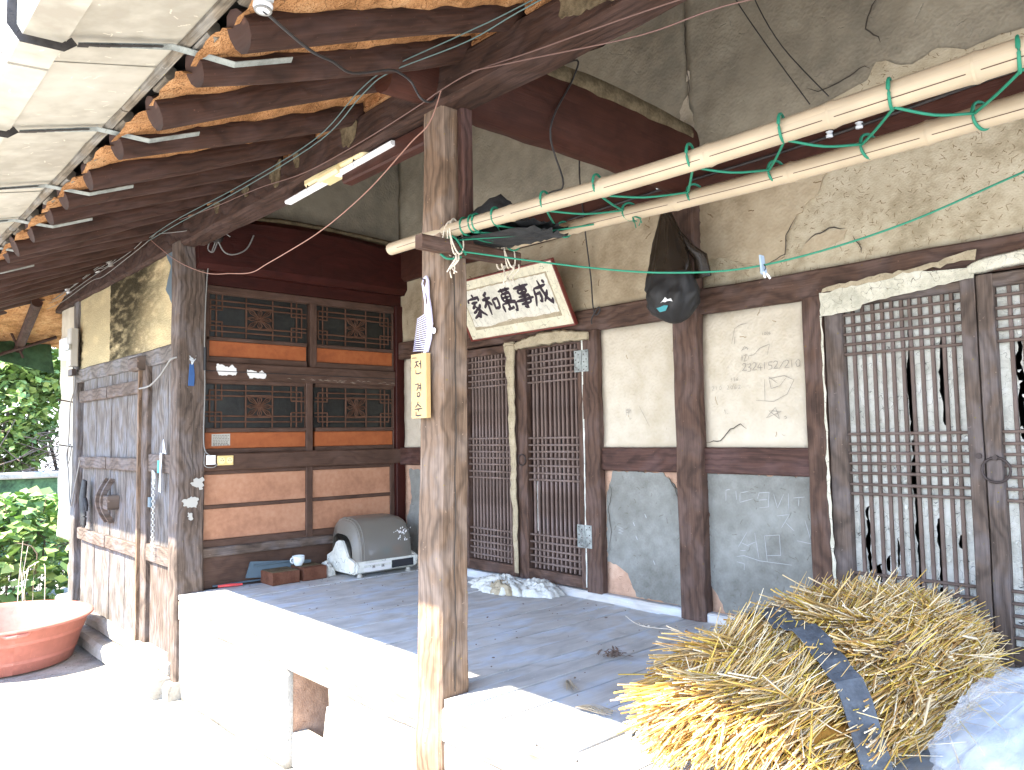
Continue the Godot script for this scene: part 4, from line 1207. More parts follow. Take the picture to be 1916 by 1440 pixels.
func build_roof() -> void:
	var r := thing("eave_roof", "tiled roof seen from below, dark round rafters with orange clay between and beige metal sheets at the edge", "roof")
	var xs := [-4.2, -3.77, -3.33, -2.9, -2.46, -2.03, -1.6, -1.18, -0.75, -0.33, 0.08, 0.48, 0.88, 1.30, 1.68, 2.13, 2.62, 3.11, 3.51, 3.88, 4.31, 4.73, 5.16, 5.59, 6.02, 6.45, 6.88, 7.31, 7.75, 8.15]
	for i in xs.size():
		var x: float = xs[i]
		var st := mb()
		var pts := []; var sc := []
		var ph := rng.randf() * 6.0
		for k in 15:
			var z := lerpf(3.34 + rng.randf_range(-0.01, 0.01) if k == 0 else 3.34, 0.05, k / 14.0)
			pts.append(Vector3(x + 0.018 * sin(z * 2.2 + ph) - 0.018 * sin(3.34 * 2.2 + ph), axis_y(z) + 0.012 * sin(z * 2.9 + ph * 2.0), z))
			sc.append(1.0 + 0.012 * k + 0.03 * sin(k * 0.8 + ph))
		sweep(st, pts, circle(0.064, 12), sc, Vector3.UP, true, true, 0.008)
		obj("rafter", st, M.rafter, r)
	# clay packed between the rafters
	for i in xs.size() - 1:
		var x0: float = xs[i] + 0.02; var x1: float = xs[i + 1] - 0.02
		var st := mb()
		st.set_smooth_group(0)
		var nz := 54; var nx := 9
		var g := []
		for k in nz + 1:
			var z := lerpf(3.365, 0.05, k / float(nz))
			var row := []
			for j in nx + 1:
				var f := j / float(nx)
				var x := lerpf(x0, x1, f)
				var ragged := 0.014 * noise.get_noise_2d(x * 30.0, 5.0) if k == 0 else 0.0
				var y := axis_y(z) + 0.012 + 0.030 * sin(PI * f) + 0.022 * noise.get_noise_2d(x * 7.0, z * 5.0) + 0.010 * noise.get_noise_2d(x * 30.0, z * 26.0)
				row.append(Vector3(x, y, z + ragged))
			g.append(row)
		for k in nz:
			for j in nx:
				quad(st, g[k][j], g[k][j + 1], g[k + 1][j + 1], g[k + 1][j], Vector2.ZERO, Vector2.ZERO, Vector2.ZERO, Vector2.ZERO)
		obj("clay_infill", st, M.clay, r)
		# clay stuffed onto the purlin between two rafters
		st = mb()
		tim(st, Vector3(x0 + 0.03, 2.855, 2.06 + rng.randf_range(0, 0.02)), Vector3(x1 - 0.03, 2.95, 2.15 + rng.randf_range(0, 0.03)), 0, 0.02, 0.02, 0.02)
		obj("clay_filler", st, M.clay, r)
	# the tiled slab above
	var st2 := mb()
	sweep(st2, [Vector3(-4.45, 0, 0), Vector3(8.35, 0, 0)], PackedVector2Array([Vector2(3.41, 2.50), Vector2(3.41, 2.62), Vector2(2.1, 3.19), Vector2(-0.3, 4.6), Vector2(-0.3, 4.40), Vector2(2.1, 3.03)]), [], Vector3.UP)
	obj("roof_slab", st2, M.dark_room, r)
	for k in 43:   # rows of half-round tiles running down the slope
		var x := -4.35 + k * 0.30
		st2 = mb()
		sweep(st2, [Vector3(x, 2.66, 3.46), Vector3(x, 3.22, 2.1), Vector3(x, 4.62, -0.3)], circle(0.085, 8), [], Vector3.UP, true)
		obj("tile_row", st2, M.galv, r)
	# the eave board, in uneven lengths
	for q in [[-4.4, -1.9], [-1.89, 0.6], [0.61, 2.9], [2.91, 5.3], [5.31, 8.3]]:
		timber("eave_board", Vector3(q[0], 2.455, 3.372), Vector3(q[1], 2.555, 3.405), 0, M.eave_board, r, 0.006, 0.006, 0.004)
	for i in xs.size() - 1:
		timber("eave_block", Vector3(xs[i] + 0.06, 2.45, 3.33), Vector3(xs[i] + 0.17 + rng.randf() * 0.06, 2.50, 3.37), 0, M.eave_board, r, 0.006, 0.004, 0.006)
	# beige metal sheets and gutter
	var k2 := 0
	for x in [-4.8, -3.9, -3.0, -2.1, -1.2, -0.3, 0.6, 1.5, 2.4, 3.28, 4.18, 5.08, 5.98, 6.88, 7.78]:
		var st := mb()
		var up := 0.004 * (k2 % 2)
		var b := []
		for q in [[3.395, 2.478], [3.73, 2.392]]:
			b.append(Vector3(x, q[1] + up, q[0])); b.append(Vector3(x + 0.915, q[1] + up, q[0]))
		var t := Vector3(0, 0.003, 0)
		var n := 12
		for i in n:   # a faint sag across the sheet
			var f0 := i / float(n); var f1 := (i + 1) / float(n)
			var s0 := Vector3(0, -0.008 * sin(PI * f0), 0); var s1 := Vector3(0, -0.008 * sin(PI * f1), 0)
			st.set_smooth_group(0)
			quad(st, b[0].lerp(b[1], f0) + s0, b[2].lerp(b[3], f0) + s0, b[2].lerp(b[3], f1) + s1, b[0].lerp(b[1], f1) + s1, Vector2.ZERO, Vector2.ZERO, Vector2.ZERO, Vector2.ZERO)
			quad(st, b[0].lerp(b[1], f0) + t, b[0].lerp(b[1], f1) + t, b[2].lerp(b[3], f1) + t, b[2].lerp(b[3], f0) + t, Vector2.ZERO, Vector2.ZERO, Vector2.ZERO, Vector2.ZERO)
		obj("soffit_sheet", st, M.soffit, r)
		st = mb()
		sweep(st, [Vector3(x, 0, 0), Vector3(x + 0.897, 0, 0)], PackedVector2Array([Vector2(3.732, 2.42), Vector2(3.732, 2.372), Vector2(3.845, 2.362), Vector2(3.862, 2.385), Vector2(3.862, 2.50), Vector2(3.857, 2.50), Vector2(3.857, 2.389), Vector2(3.843, 2.368), Vector2(3.738, 2.378), Vector2(3.738, 2.42)]), [], Vector3.UP, false, false)
		obj("gutter", st, M.soffit, r)
		k2 += 1
	for i in xs.size():
		if i % 2 == 0:
			var x: float = xs[i] + 0.02
			if x < -3.5 or x > 7.0:
				continue
			var st := mb()
			var pth := [Vector3(x + 0.074, axis_y(3.03) - 0.020, 3.03), Vector3(x + 0.074, axis_y(3.24) - 0.018, 3.24), Vector3(x + 0.055, 2.437, 3.345), Vector3(x + 0.03, 2.446, 3.43), Vector3(x, 2.376, 3.70)]
			sweep(st, pth, rect(0.026, 0.004, 0.001), [1, 1, 1, 1, 0.5], Vector3(-0.45, 1, 0))
			var s := obj("gutter_strap", st, M.galv, r)
			st = mb()
			for q in 8:   # flaking dark paint on the outer half
				var z := 3.46 + q * 0.03
				var y := lerpf(2.446, 2.376, (z - 3.44) / 0.26) - 0.0032
				var nn := Vector3(x + 0.028 - 0.028 * q / 8.0, y - 0.002, z)
				sweep(st, [nn, nn + Vector3(rng.randf_range(-0.002, 0.002), -0.0078, 0.031)], rect(0.029 * rng.randf_range(0.7, 1.0), 0.001, 0.0002), [], Vector3.UP)
			obj("flaking_paint", st, M.black_paint, s)
			st = mb()
			sweep(st, [Vector3(x, 2.38, 3.71), Vector3(x, 2.352, 3.74), Vector3(x, 2.345, 3.85), Vector3(x, 2.38, 3.875), Vector3(x, 2.46, 3.875)], rect(0.026, 0.004, 0.001), [], Vector3.RIGHT)
			obj("gutter_hook", st, M.black_paint, r)
	# the far left: the side eave and its clay
	var e := thing("side_eave", "orange clay underside of the side eave beyond the cream wall end", "roof")
	var st3 := mb()
	panel(st3, -0.5, 2.6, -0.4, 1.4, 0, 0.03, 0.06, 0.06, Transform3D(Basis(Vector3(0, 0, 1), Vector3(-0.97, -0.24, 0), Vector3(0.24, -0.97, 0)), Vector3(-3.9, 2.72, 0.4)))
	obj("clay_slab", st3, M.clay, e)
	for z in [2.9, 2.45, 1.9, 1.4]:
		st3 = mb()
		sweep(st3, [Vector3(-3.6, 2.70, z), Vector3(-5.3, 2.26, z - 0.1)], circle(0.055, 10), [], Vector3.UP, true, true, 0.01)
		obj("side_rafter", st3, M.rafter, e)
	var gs := thing("green_sheet", "faded green sheet hanging under the side eave with a dark pole across it", "sheet")
	st3 = mb()
	st3.set_smooth_group(0)
	for i in 16:
		for j in 4:
			var v := []
			for q in [[0, 0], [0, 1], [1, 1], [1, 0]]:
				var f: float = (i + q[0]) / 16.0; var h: float = (j + q[1]) / 4.0
				v.append(Vector3(-4.9 - 0.02 * sin(f * 60.0) - 0.3 * h, lerpf(2.02 + 0.22 * f, 2.55, h), lerpf(2.0, 2.9, f)))
			quad(st3, v[0], v[1], v[2], v[3], Vector2.ZERO, Vector2.ZERO, Vector2.ZERO, Vector2.ZERO)
	obj("sheet", st3, M.green_sheet, gs)
	st3 = mb()
	sweep(st3, [Vector3(-4.85, 2.16, 2.75), Vector3(-4.83, 2.48, 2.0)], circle(0.02, 8), [], Vector3.UP, true)
	sweep(st3, [Vector3(-4.86, 2.55, 2.5), Vector3(-4.84, 2.2, 2.35)], circle(0.014, 8), [], Vector3.UP, true)
	obj("pole", st3, M.purlin, gs)

# ------------------------------------------------------------------ garden
func leaf_mesh(l: float, w: float, m: Material) -> ArrayMesh:
	var st := mb()
	st.set_smooth_group(0)
	var a := Vector3(0, 0, 0); var t := Vector3(0, -0.10 * l, l)
	var b := Vector3(-w / 2, 0.02 * l, l * 0.42); var c := Vector3(w / 2, 0.02 * l, l * 0.42); var d := Vector3(0, -0.03 * l, l * 0.5)
	for q in [[a, b, d], [b, t, d], [t, c, d], [c, a, d]]:
		for p in q:
			vtx(st, p, Vector2.ZERO)
	st.generate_normals()
	var me := st.commit()
	me.surface_set_material(0, m)
	return me

func leaves(called: String, me: Mesh, count: int, parent: Node, place: Callable, cols: Array, s0: float, s1: float) -> void:
	var mm := MultiMesh.new()
	mm.transform_format = MultiMesh.TRANSFORM_3D
	mm.use_colors = true
	mm.mesh = me
	mm.instance_count = count
	for i in count:
		var p: Vector3 = place.call()
		var b := Basis.from_euler(Vector3(rng.randf_range(-0.9, 0.9), rng.randf() * TAU, rng.randf_range(-0.7, 0.7))) * Basis().scaled(Vector3.ONE * rng.randf_range(s0, s1))
		mm.set_instance_transform(i, Transform3D(b, p))
		var c: Color = cols[rng.randi() % cols.size()]
		mm.set_instance_color(i, c * rng.randf_range(0.75, 1.2))
	var mi := MultiMeshInstance3D.new()
	mi.name = called
	mi.multimesh = mm
	parent.add_child(mi, true)
	mi.set_meta("kind", "stuff")

func blob(c: Vector3, r: Vector3) -> Vector3:
	for k in 20:
		var p := Vector3(rng.randf_range(-1, 1), rng.randf_range(-1, 1), rng.randf_range(-1, 1))
		var l := p.length()
		if l < 1.0 and l > 0.45 and noise.get_noise_3dv((c + p * r) * 1.6) > -0.22:
			return c + p * r
	return c + Vector3(rng.randf_range(-1, 1), rng.randf_range(-1, 1), rng.randf_range(-1, 1)) * r * 0.5

func bush(label: String, cat: String, at: Vector3, clumps: Array, count: int, leaf: Mesh, cols: Array, group := "") -> void:
	var t := thing("leafy_tree" if cat == "tree" else "bush", label, cat, at, group)
	var st := mb()
	var h := 0.0
	for c in clumps:
		var p: Vector3 = c[0]
		h = maxf(h, p.y)
		wire(st, [Vector3(0, -0.1, 0), Vector3(p.x * 0.2, p.y * 0.4, p.z * 0.2), Vector3(p.x * 0.7, p.y * 0.8, p.z * 0.7), p], 0.03, 6, 3)
	sweep(st, [Vector3(0, -0.2, 0), Vector3(0.03, h * 0.35, 0.02), Vector3(0.0, h * 0.7, -0.03)], circle(0.07 + 0.012 * h, 8), [1.2, 0.9, 0.6], Vector3.BACK, true, true, 0.01)
	obj("trunk", st, M.old, t)
	var idx := [0]
	leaves("crown", leaf, count, t, func() -> Vector3:
		idx[0] += 1
		var c = clumps[idx[0] % clumps.size()]
		return blob(c[0], c[1]), cols, 0.6, 1.3)

func build_garden() -> void:
	var cols := [Color(0.19, 0.27, 0.07), Color(0.24, 0.33, 0.10), Color(0.13, 0.20, 0.05), Color(0.30, 0.37, 0.12), Color(0.15, 0.22, 0.08)]
	var leaf := leaf_mesh(0.17, 0.10, M.leaf_c)
	var vine := leaf_mesh(0.125, 0.115, M.leaf_c)
	# low concrete wall
	var w := thing("garden_wall", "low mossy concrete wall behind the vine leaves", "wall")
	timber("wall_body", Vector3(-8.4, GROUND, -6.0), Vector3(-8.2, 0.60, 6.0), 2, M.green_sheet, w, 0.01)
	timber("coping", Vector3(-8.45, 0.60, -6.0), Vector3(-8.12, 0.70, 6.0), 2, M.concrete, w, 0.02, 0.01)
	# vine patch against the wall end: three clumps of broad leaves
	var v := thing("vine_plant", "sunlit mound of broad vine leaves between the red tub and the cream wall end", "plant")
	var st := mb()
	for k in 40:
		var p := Vector3(-4.7 + rng.randf_range(-0.5, 0.5), GROUND, rng.randf_range(1.8, 3.0))
		wire(st, [p, p + Vector3(rng.randf_range(-0.2, 0.2), rng.randf_range(0.4, 0.8), rng.randf_range(-0.2, 0.2)), p + Vector3(rng.randf_range(-0.5, 0.5), rng.randf_range(0.7, 1.3), rng.randf_range(-0.5, 0.5))], 0.006, 4, 3)
	obj("stems", st, M.leaf_dry, v)
	leaves("leaves", vine, 2600, v, func() -> Vector3:
		var z := rng.randf_range(1.55, 3.4)
		var x := rng.randf_range(-5.7, -4.0)
		var top := 0.50 + 0.18 * noise.get_noise_2d(x * 2.0, z * 2.0) - 0.55 * pow(absf(x + 5.0) / 0.9, 2.0) * (1.0 if x > -5.0 else 0.3)
		return Vector3(x, lerpf(GROUND + 0.05, top, 1.0 - pow(rng.randf(), 2.2)), z), [Color(0.20, 0.32, 0.10), Color(0.27, 0.40, 0.13), Color(0.14, 0.23, 0.08), Color(0.33, 0.42, 0.15)], 0.7, 1.5)
	st = mb()   # dry stalks at its right edge
	for k in 7:
		var p := Vector3(-3.85 + rng.randf_range(-0.15, 0.12), GROUND + rng.randf_range(0, 0.2), 2.3 + rng.randf_range(-0.1, 0.25))
		wire(st, [p, p + Vector3(rng.randf_range(-0.08, 0.08), rng.randf_range(0.3, 0.55), rng.randf_range(-0.05, 0.05)), p + Vector3(rng.randf_range(-0.25, 0.25), rng.randf_range(0.5, 0.9), rng.randf_range(-0.1, 0.1))], 0.004, 4, 3)
	obj("dry_stalks", st, M.string, v)
	# bushes and trees behind the low wall
	bush("bright green bush over the mossy wall, nearest the cream wall end", "bush", Vector3(-9.6, GROUND, 0.8), [[Vector3(0, 2.5, 0), Vector3(0.8, 0.8, 0.9)], [Vector3(0.2, 1.9, 1.0), Vector3(0.7, 0.6, 0.7)], [Vector3(0, 1.7, -0.8), Vector3(0.7, 0.7, 0.7)], [Vector3(0.2, 3.0, 0.6), Vector3(0.6, 0.5, 0.7)]], 4200, leaf, cols)
	bush("bright green bush over the mossy wall, left edge of the picture", "bush", Vector3(-9.2, GROUND, 2.1), [[Vector3(0, 2.4, 0), Vector3(0.9, 0.9, 0.9)], [Vector3(0.2, 1.8, 0.9), Vector3(0.7, 0.6, 0.8)], [Vector3(0, 3.2, -0.5), Vector3(0.7, 0.6, 0.8)]], 4200, leaf, cols)
	bush("dark leafy tree rising behind the bright bushes", "tree", Vector3(-12.5, GROUND, 0.8), [[Vector3(0, 4.0, 0), Vector3(1.5, 1.3, 1.6)], [Vector3(0.3, 3.0, 1.6), Vector3(1.2, 1.0, 1.2)], [Vector3(0, 2.6, -1.5), Vector3(1.3, 1.1, 1.2)], [Vector3(0.2, 5.2, 0.6), Vector3(1.2, 1.0, 1.3)]], 6500, leaf, [Color(0.035, 0.07, 0.018), Color(0.05, 0.10, 0.025), Color(0.07, 0.13, 0.03)])
	# brushwood under the bushes
	st = mb()
	for k in 240:
		var p := Vector3(-9.0 + rng.randf_range(-0.5, 0.5), 0.5 + rng.randf() * 0.9, rng.randf_range(-0.6, 4.0))
		wire(st, [p, p + Vector3(rng.randf_range(-0.3, 0.3), rng.randf_range(-0.25, 0.15), rng.randf_range(-0.4, 0.4)), p + Vector3(rng.randf_range(-0.6, 0.6), rng.randf_range(-0.6, 0.0), rng.randf_range(-0.7, 0.7))], 0.008, 4, 2)
	var b := obj("brushwood", st, M.leaf_dry)
	tag(b, "tangle of dry brushwood lying on the low mossy wall", "brushwood")
	b.set_meta("kind", "stuff")

# ------------------------------------------------------------------ things on the front post
func build_post_things() -> void:
	var zf := 2.194
	var c := thing("hair_comb", "pale lilac plastic comb hanging by its handle on the front post", "comb")
	var xf := wallxf(zf)
	var st := mb()
	# handle: a loop, then the neck and the curved spine
	plate(st, PackedVector2Array([Vector2(3.252, 1.882), Vector2(3.274, 1.890), Vector2(3.286, 1.868), Vector2(3.289, 1.79), Vector2(3.303, 1.735), Vector2(3.312, 1.665), Vector2(3.300, 1.595), Vector2(3.276, 1.538), Vector2(3.248, 1.534), Vector2(3.262, 1.575), Vector2(3.278, 1.63), Vector2(3.276, 1.690), Vector2(3.258, 1.722), Vector2(3.262, 1.765), Vector2(3.240, 1.858)]), xf, 0.010)
	obj("spine", st, M.comb, c)
	st = mb()
	plate(st, PackedVector2Array([Vector2(3.258, 1.873), Vector2(3.272, 1.876), Vector2(3.276, 1.862), Vector2(3.266, 1.835), Vector2(3.252, 1.856)]), wallxf(zf + 0.0105), 0.001)
	plate(st, PackedVector2Array([Vector2(3.268, 1.815), Vector2(3.277, 1.80), Vector2(3.285, 1.76), Vector2(3.276, 1.755)]), wallxf(zf + 0.0105), 0.001)
	obj("handle_slot", st, M.frame, c)
	st = mb()
	stroke(st, [Vector2(3.288, 1.70), Vector2(3.296, 1.66), Vector2(3.29, 1.61), Vector2(3.27, 1.56)], 0.004, wallxf(zf + 0.0105), 0.0006)
	obj("spine_groove", st, M.lcd, c)
	for k in 17:
		var f := k / 16.0
		st = mb()
		var a := Vector3(lerpf(3.262, 3.252, f) + 0.016 * sin(PI * f), lerpf(1.715, 1.548, f), zf + 0.005)
		var b := Vector3(lerpf(3.196, 3.162, f), lerpf(1.698, 1.553, f), zf + 0.005)
		sweep(st, [a, b], rect(0.0055, 0.006, 0.001), [1.0, 0.45], Vector3.BACK)
		obj("tooth", st, M.comb, c)
	var nl := mb()
	sweep(nl, [Vector3(3.262, 1.872, 2.17), Vector3(3.262, 1.876, 2.225)], circle(0.003, 6))
	obj("nail", nl, M.iron, c)
	# the nameplate
	var p := thing("nameplate", "yellow wooden nameplate with three black handwritten syllables nailed to the front post", "sign")
	timber("board", Vector3(3.178, 1.238, zf + 0.004), Vector3(3.296, 1.532, zf + 0.030), 1, M.plate_wood, p, 0.002)
	st = mb()
	var fx := wallxf(zf + 0.0305)
	var jeon := [[14, 16, 58, 13], [38, 14, 30, 36, 10, 54], [34, 32, 58, 50], [60, 30, 80, 28], [80, 6, 81, 64], [26, 68, 26, 92, 50, 94, 86, 88]]
	var gyeong := [[14, 14, 52, 12, 48, 34, 34, 56], [56, 24, 78, 22], [54, 40, 78, 38], [78, 6, 80, 60], [54, 66, 38, 74, 40, 92, 58, 96, 70, 84, 66, 70, 54, 66]]
	var sun := [[48, 4, 40, 24, 16, 42], [46, 20, 62, 32, 80, 40], [8, 54, 94, 50], [50, 52, 52, 70], [24, 70, 24, 94, 50, 96, 84, 92]]
	for q in [[jeon, 1.506], [gyeong, 1.402], [sun, 1.316]]:
		st = mb()
		scribble(st, q[0], Vector2(3.200, q[1]), 0.070, 0.0064, fx, 0.0006)
		obj("lettering", st, M.ink, p)
	st = mb()
	sweep(st, [Vector3(3.192, 1.515, zf + 0.0315), Vector3(3.222, 1.514, zf + 0.0315)], rect(0.006, 0.003, 0.001), [], Vector3.UP)
	obj("nail", st, M.iron, p)
	# round white tag beside the comb
	st = mb()
	plate(st, circle(0.014, 14), Transform3D(Basis.IDENTITY, Vector3(3.316, 1.632, 2.192)), 0.002)
	tag(obj("paper_tag", st, M.tape_white), "small round white tag stuck on the front post beside the comb", "tag")

func bamboo(label: String, a: Vector3, b: Vector3, r0: float, r1: float, nodes: Array, crack := true) -> Node3D:
	var t := thing("bamboo_pole", label, "pole", Vector3.ZERO, "bamboo poles lashed to the crossbar")
	var st := mb()
	var pts := []; var sc := []
	var L := a.distance_to(b)
	var ss := [0.0]
	for n in nodes:
		for q in [-0.018, -0.006, 0.0, 0.006, 0.018]:
			ss.append(n + q / L * 1.2)
	for k in 24:
		ss.append((k + 0.5) / 24.0)
	ss.append(1.0)
	ss.sort()
	for s in ss:
		pts.append(a.lerp(b, s) + Vector3(0, -0.012 * sin(PI * s) + 0.004 * sin(s * 9.0), 0.006 * sin(s * 7.0)))
		var k := lerpf(r0, r1, s) / r0
		for n in nodes:
			var d: float = absf(s - n) * L
			if d < 0.024:
				k *= 1.0 + 0.11 * (1.0 - d / 0.024)
		sc.append(k)
	sweep(st, pts, circle(r0, 16), sc, Vector3.UP, true)
	obj("culm", st, M.bamboo, t)
	for n in nodes:
		st = mb()
		var c: Vector3 = a.lerp(b, n) + Vector3(0, -0.012 * sin(PI * n) + 0.004 * sin(n * 9.0), 0.006 * sin(n * 7.0))
		var dd := (b - a).normalized()
		sweep(st, [c - dd * 0.0035, c + dd * 0.0035], circle(lerpf(r0, r1, n) * 1.115, 16), [], Vector3.UP, true, false)
		obj("node_ring", st, M.bamboo, t)
	if crack:
		st = mb()
		var dd := (b - a).normalized()
		var side := dd.cross(Vector3.UP).normalized(); var up := side.cross(dd)
		for seg in 40:
			var s0 := 0.03 + seg / 42.0; var s1 := 0.03 + (seg + 1) / 42.0
			var v := []
			for q in [[s0, -1], [s1, -1], [s1, 1], [s0, 1]]:
				var s: float = q[0]
				var an: float = -0.5 + 0.12 * sin(s * 5.0) + q[1] * 0.035
				var ctr: Vector3 = a.lerp(b, s) + Vector3(0, -0.012 * sin(PI * s) + 0.004 * sin(s * 9.0), 0.006 * sin(s * 7.0))
				var rr := lerpf(r0, r1, s) * 1.012
				v.append(ctr + (side * cos(an) + up * sin(an)) * rr)
			quad(st, v[0], v[1], v[2], v[3], Vector2.ZERO, Vector2.ZERO, Vector2.ZERO, Vector2.ZERO)
		obj("split_line", st, M.frame, t)
	return t

func build_poles() -> void:
	var k := thing("crossbar", "short rough wooden bar nailed across the front post, carrying the bamboo poles", "bar")
	timber("bar", Vector3(3.372, 1.972, 1.745), Vector3(3.425, 2.035, 2.33), 2, M.frame, k, 0.006, 0.006, 0.003)
	var a0 := Vector3(2.93, 2.085, 2.165); var a1 := Vector3(5.75, 2.095, 2.03)
	var b0 := Vector3(3.30, 2.065, 1.825); var b1 := Vector3(5.95, 2.06, 1.76)
	bamboo("thicker bamboo pole on the front end of the crossbar, sticking out left of the post", a0, a1, 0.030, 0.040, [0.17, 0.303, 0.473, 0.629, 0.775, 0.91])
	bamboo("thinner bamboo pole on the back end of the crossbar, nearer the wall", b0, b1, 0.027, 0.038, [0.06, 0.211, 0.405, 0.582, 0.748, 0.9])
	# string lashing of the ends
	var s := thing("string_lashing", "frayed cream string binding the poles to the crossbar", "string")
	var st := mb()
	for q in [[a0, a1, 0.165, 0.036], [b0, b1, 0.045, 0.032]]:
		for w in 4:
			var c: Vector3 = (q[0] as Vector3).lerp(q[1], q[2])
			c.x = 3.375 + 0.017 * w
			var pts := []
			for j in 13:
				var an := TAU * j / 12.0
				var rr: float = q[3]
				pts.append(Vector3(c.x + 0.02 * sin(an * 1.0 + w), c.y - 0.035 + (0.045 + rr) * sin(an) + 0.004 * sin(an * 3.0 + w), c.z + rr * 1.05 * cos(an)))
			wire(st, pts, 0.0042, 5, 2)
		for w in 4:
			var e := Vector3(3.40 + 0.02 * w, 1.965, (q[0] as Vector3).z + rng.randf_range(-0.03, 0.02))
			wire(st, [e, e + Vector3(0.01, -0.03, 0.01), e + Vector3(rng.randf_range(-0.03, 0.03), -0.06, 0.02), e + Vector3(rng.randf_range(-0.04, 0.04), -0.075 - rng.randf() * 0.03, 0.02)], 0.0035, 4, 3)
	obj("string", st, M.string, s)
	# green rope: loops round each pole and slack runs between
	var r := thing("green_rope", "green rope zigzagging between the two bamboo poles", "rope")
	st = mb()
	var loop := func(p0: Vector3, p1: Vector3, x: float, rr: float, skew: float) -> Vector3:
		var f := (x - p0.x) / (p1.x - p0.x)
		var c := p0.lerp(p1, f)
		var pts := []
		for j in 14:
			var an := TAU * j / 12.0
			pts.append(c + Vector3(skew * cos(an) + 0.002 * j / 12.0, (rr + 0.005) * sin(an), (rr + 0.005) * cos(an)))
		var ls := mb()
		wire(ls, pts, 0.0048, 6, 2)
		obj("loop", ls, M.rope, r)
		return c
	var xa := [3.48, 3.535, 3.56, 3.681, 3.965, 4.233, 4.636, 4.962, 5.282, 5.59]
	var xb := [3.45, 3.779, 4.145, 4.456, 4.788, 5.106, 5.426, 5.7]
	var ca := []; var cb := []
	for x in xa:
		ca.append(loop.call(a0, a1, x, lerpf(0.031, 0.040, (x - a0.x) / (a1.x - a0.x)), 0.010))
	for x in xb:
		cb.append(loop.call(b0, b1, x, lerpf(0.028, 0.038, (x - b0.x) / (b1.x - b0.x)), -0.012))
	st = mb()
	for q in [[0, 0, 0], [1, 1, 0], [2, 0, 0], [3, 1, 0], [3, 0, 1], [4, 1, 1], [4, 2, 0], [5, 2, 1], [5, 3, 0], [6, 3, 1], [6, 4, 0], [7, 4, 1], [7, 5, 0], [8, 5, 1], [8, 6, 0], [9, 6, 1], [9, 7, 0]]:
		var p: Vector3 = ca[q[0]] + Vector3(0.008, -0.040, 0.0); var e: Vector3 = cb[q[1]] + Vector3(-0.006, 0.0, 0.036)
		wire(st, [p, p.lerp(e, 0.5) + Vector3(0, -0.014 if q[2] == 0 else -0.004, 0), e], 0.0045, 6, 4)
		obj("slack_run", st, M.rope, r)
		st = mb()
	wire(st, [Vector3(3.42, 2.04, 2.12), Vector3(3.7, 2.03, 1.98), Vector3(3.98, 2.04, 1.84)], 0.004, 5, 4)
	obj("slack_run", st, M.rope, r)
	st = mb()
	wire(st, [Vector3(3.43, 1.96, 2.12), Vector3(3.40, 1.95, 2.18), Vector3(3.37, 2.0, 2.2), Vector3(3.42, 2.05, 2.16), Vector3(3.44, 1.97, 2.1)], 0.006, 6, 4)
	obj("knot", st, M.rope, r)
	st = mb()
	for w in 5:
		var e: Vector3 = cb[2] + Vector3(0.03, -0.03, 0.02)
		wire(st, [e, e + Vector3(rng.randf_range(0.0, 0.05), -0.02, 0.01), e + Vector3(rng.randf_range(0.01, 0.08), rng.randf_range(-0.07, -0.03), 0.02)], 0.002, 4, 2)
	obj("frayed_end", st, M.rope, r).set_meta("kind", "stuff")
	# the washing line with its peg
	var l := thing("washing_line", "thin green washing line sagging from the crossbar across the picture", "line")
	st = mb()
	wire(st, [Vector3(3.43, 1.985, 2.13), Vector3(3.95, 1.855, 1.90), Vector3(4.30, 1.79, 1.75), Vector3(4.613, 1.785, 1.60), Vector3(5.0, 1.875, 1.40), Vector3(5.40, 2.035, 1.20), Vector3(6.3, 2.42, 0.75), Vector3(6.9, 2.62, 0.25)], 0.0042, 6, 8)
	obj("line", st, M.rope, l)
	var pg := thing("clothes_peg", "pale blue clothes peg clipped on the green washing line", "peg")
	var c0 := Vector3(4.613, 1.785, 1.60)
	for s2 in [-1, 1]:
		st = mb()
		sweep(st, [c0 + Vector3(0.0, 0.038, 0.004 * s2), c0 + Vector3(0.004, 0.0, 0.007 * s2), c0 + Vector3(0.008, -0.036, 0.012 * s2)], rect(0.020, 0.008, 0.002), [], Vector3.RIGHT)
		obj("jaw", st, M.peg_blue, pg)
		st = mb()
		sweep(st, [c0 + Vector3(0.012, -0.03, 0.010 * s2), c0 + Vector3(0.022, -0.052, 0.02 * s2)], rect(0.010, 0.006, 0.002), [], Vector3.RIGHT)
		obj("leg", st, M.tape_white, pg)
	st = mb()
	ring(st, c0 + Vector3(0.004, -0.01, 0), 0.012, 0.002)
	obj("spring", st, M.iron, pg)
	# the dark folded sheet lying over the bar ends
	var d := thing("folded_tarpaulin", "dark grey folded plastic sheet lying on the crossbar behind the thicker pole", "tarpaulin")
	st = mb()
	st.set_smooth_group(0)
	var nx := 26; var nz := 12
	var g := []
	for i in nx + 1:
		var row := []
		for j in nz + 1:
			var fx := i / float(nx); var fz := j / float(nz)
			var x := lerpf(3.30, 3.86, fx)
			var h := 0.17 * pow(maxf(0.0, sin(PI * clampf(fx * 1.35, 0, 1))), 0.7) * (1.0 - 0.2 * fx) * sin(PI * fz)
			var y := 2.10 - 0.055 * fx + h + 0.03 * noise.get_noise_2d(x * 7.0, fz * 4.0) + 0.012 * noise.get_noise_2d(x * 24.0, fz * 13.0)
			row.append(Vector3(x + 0.02 * noise.get_noise_2d(fz * 9.0, 4.0), y, lerpf(2.10, 1.86, fz) * 1.0 + (0.05 * (1 - fx) if j == 0 else 0.0)))
		g.append(row)
	for i in nx:
		for j in nz:
			quad(st, g[i][j], g[i + 1][j], g[i + 1][j + 1], g[i][j + 1], Vector2.ZERO, Vector2.ZERO, Vector2.ZERO, Vector2.ZERO)
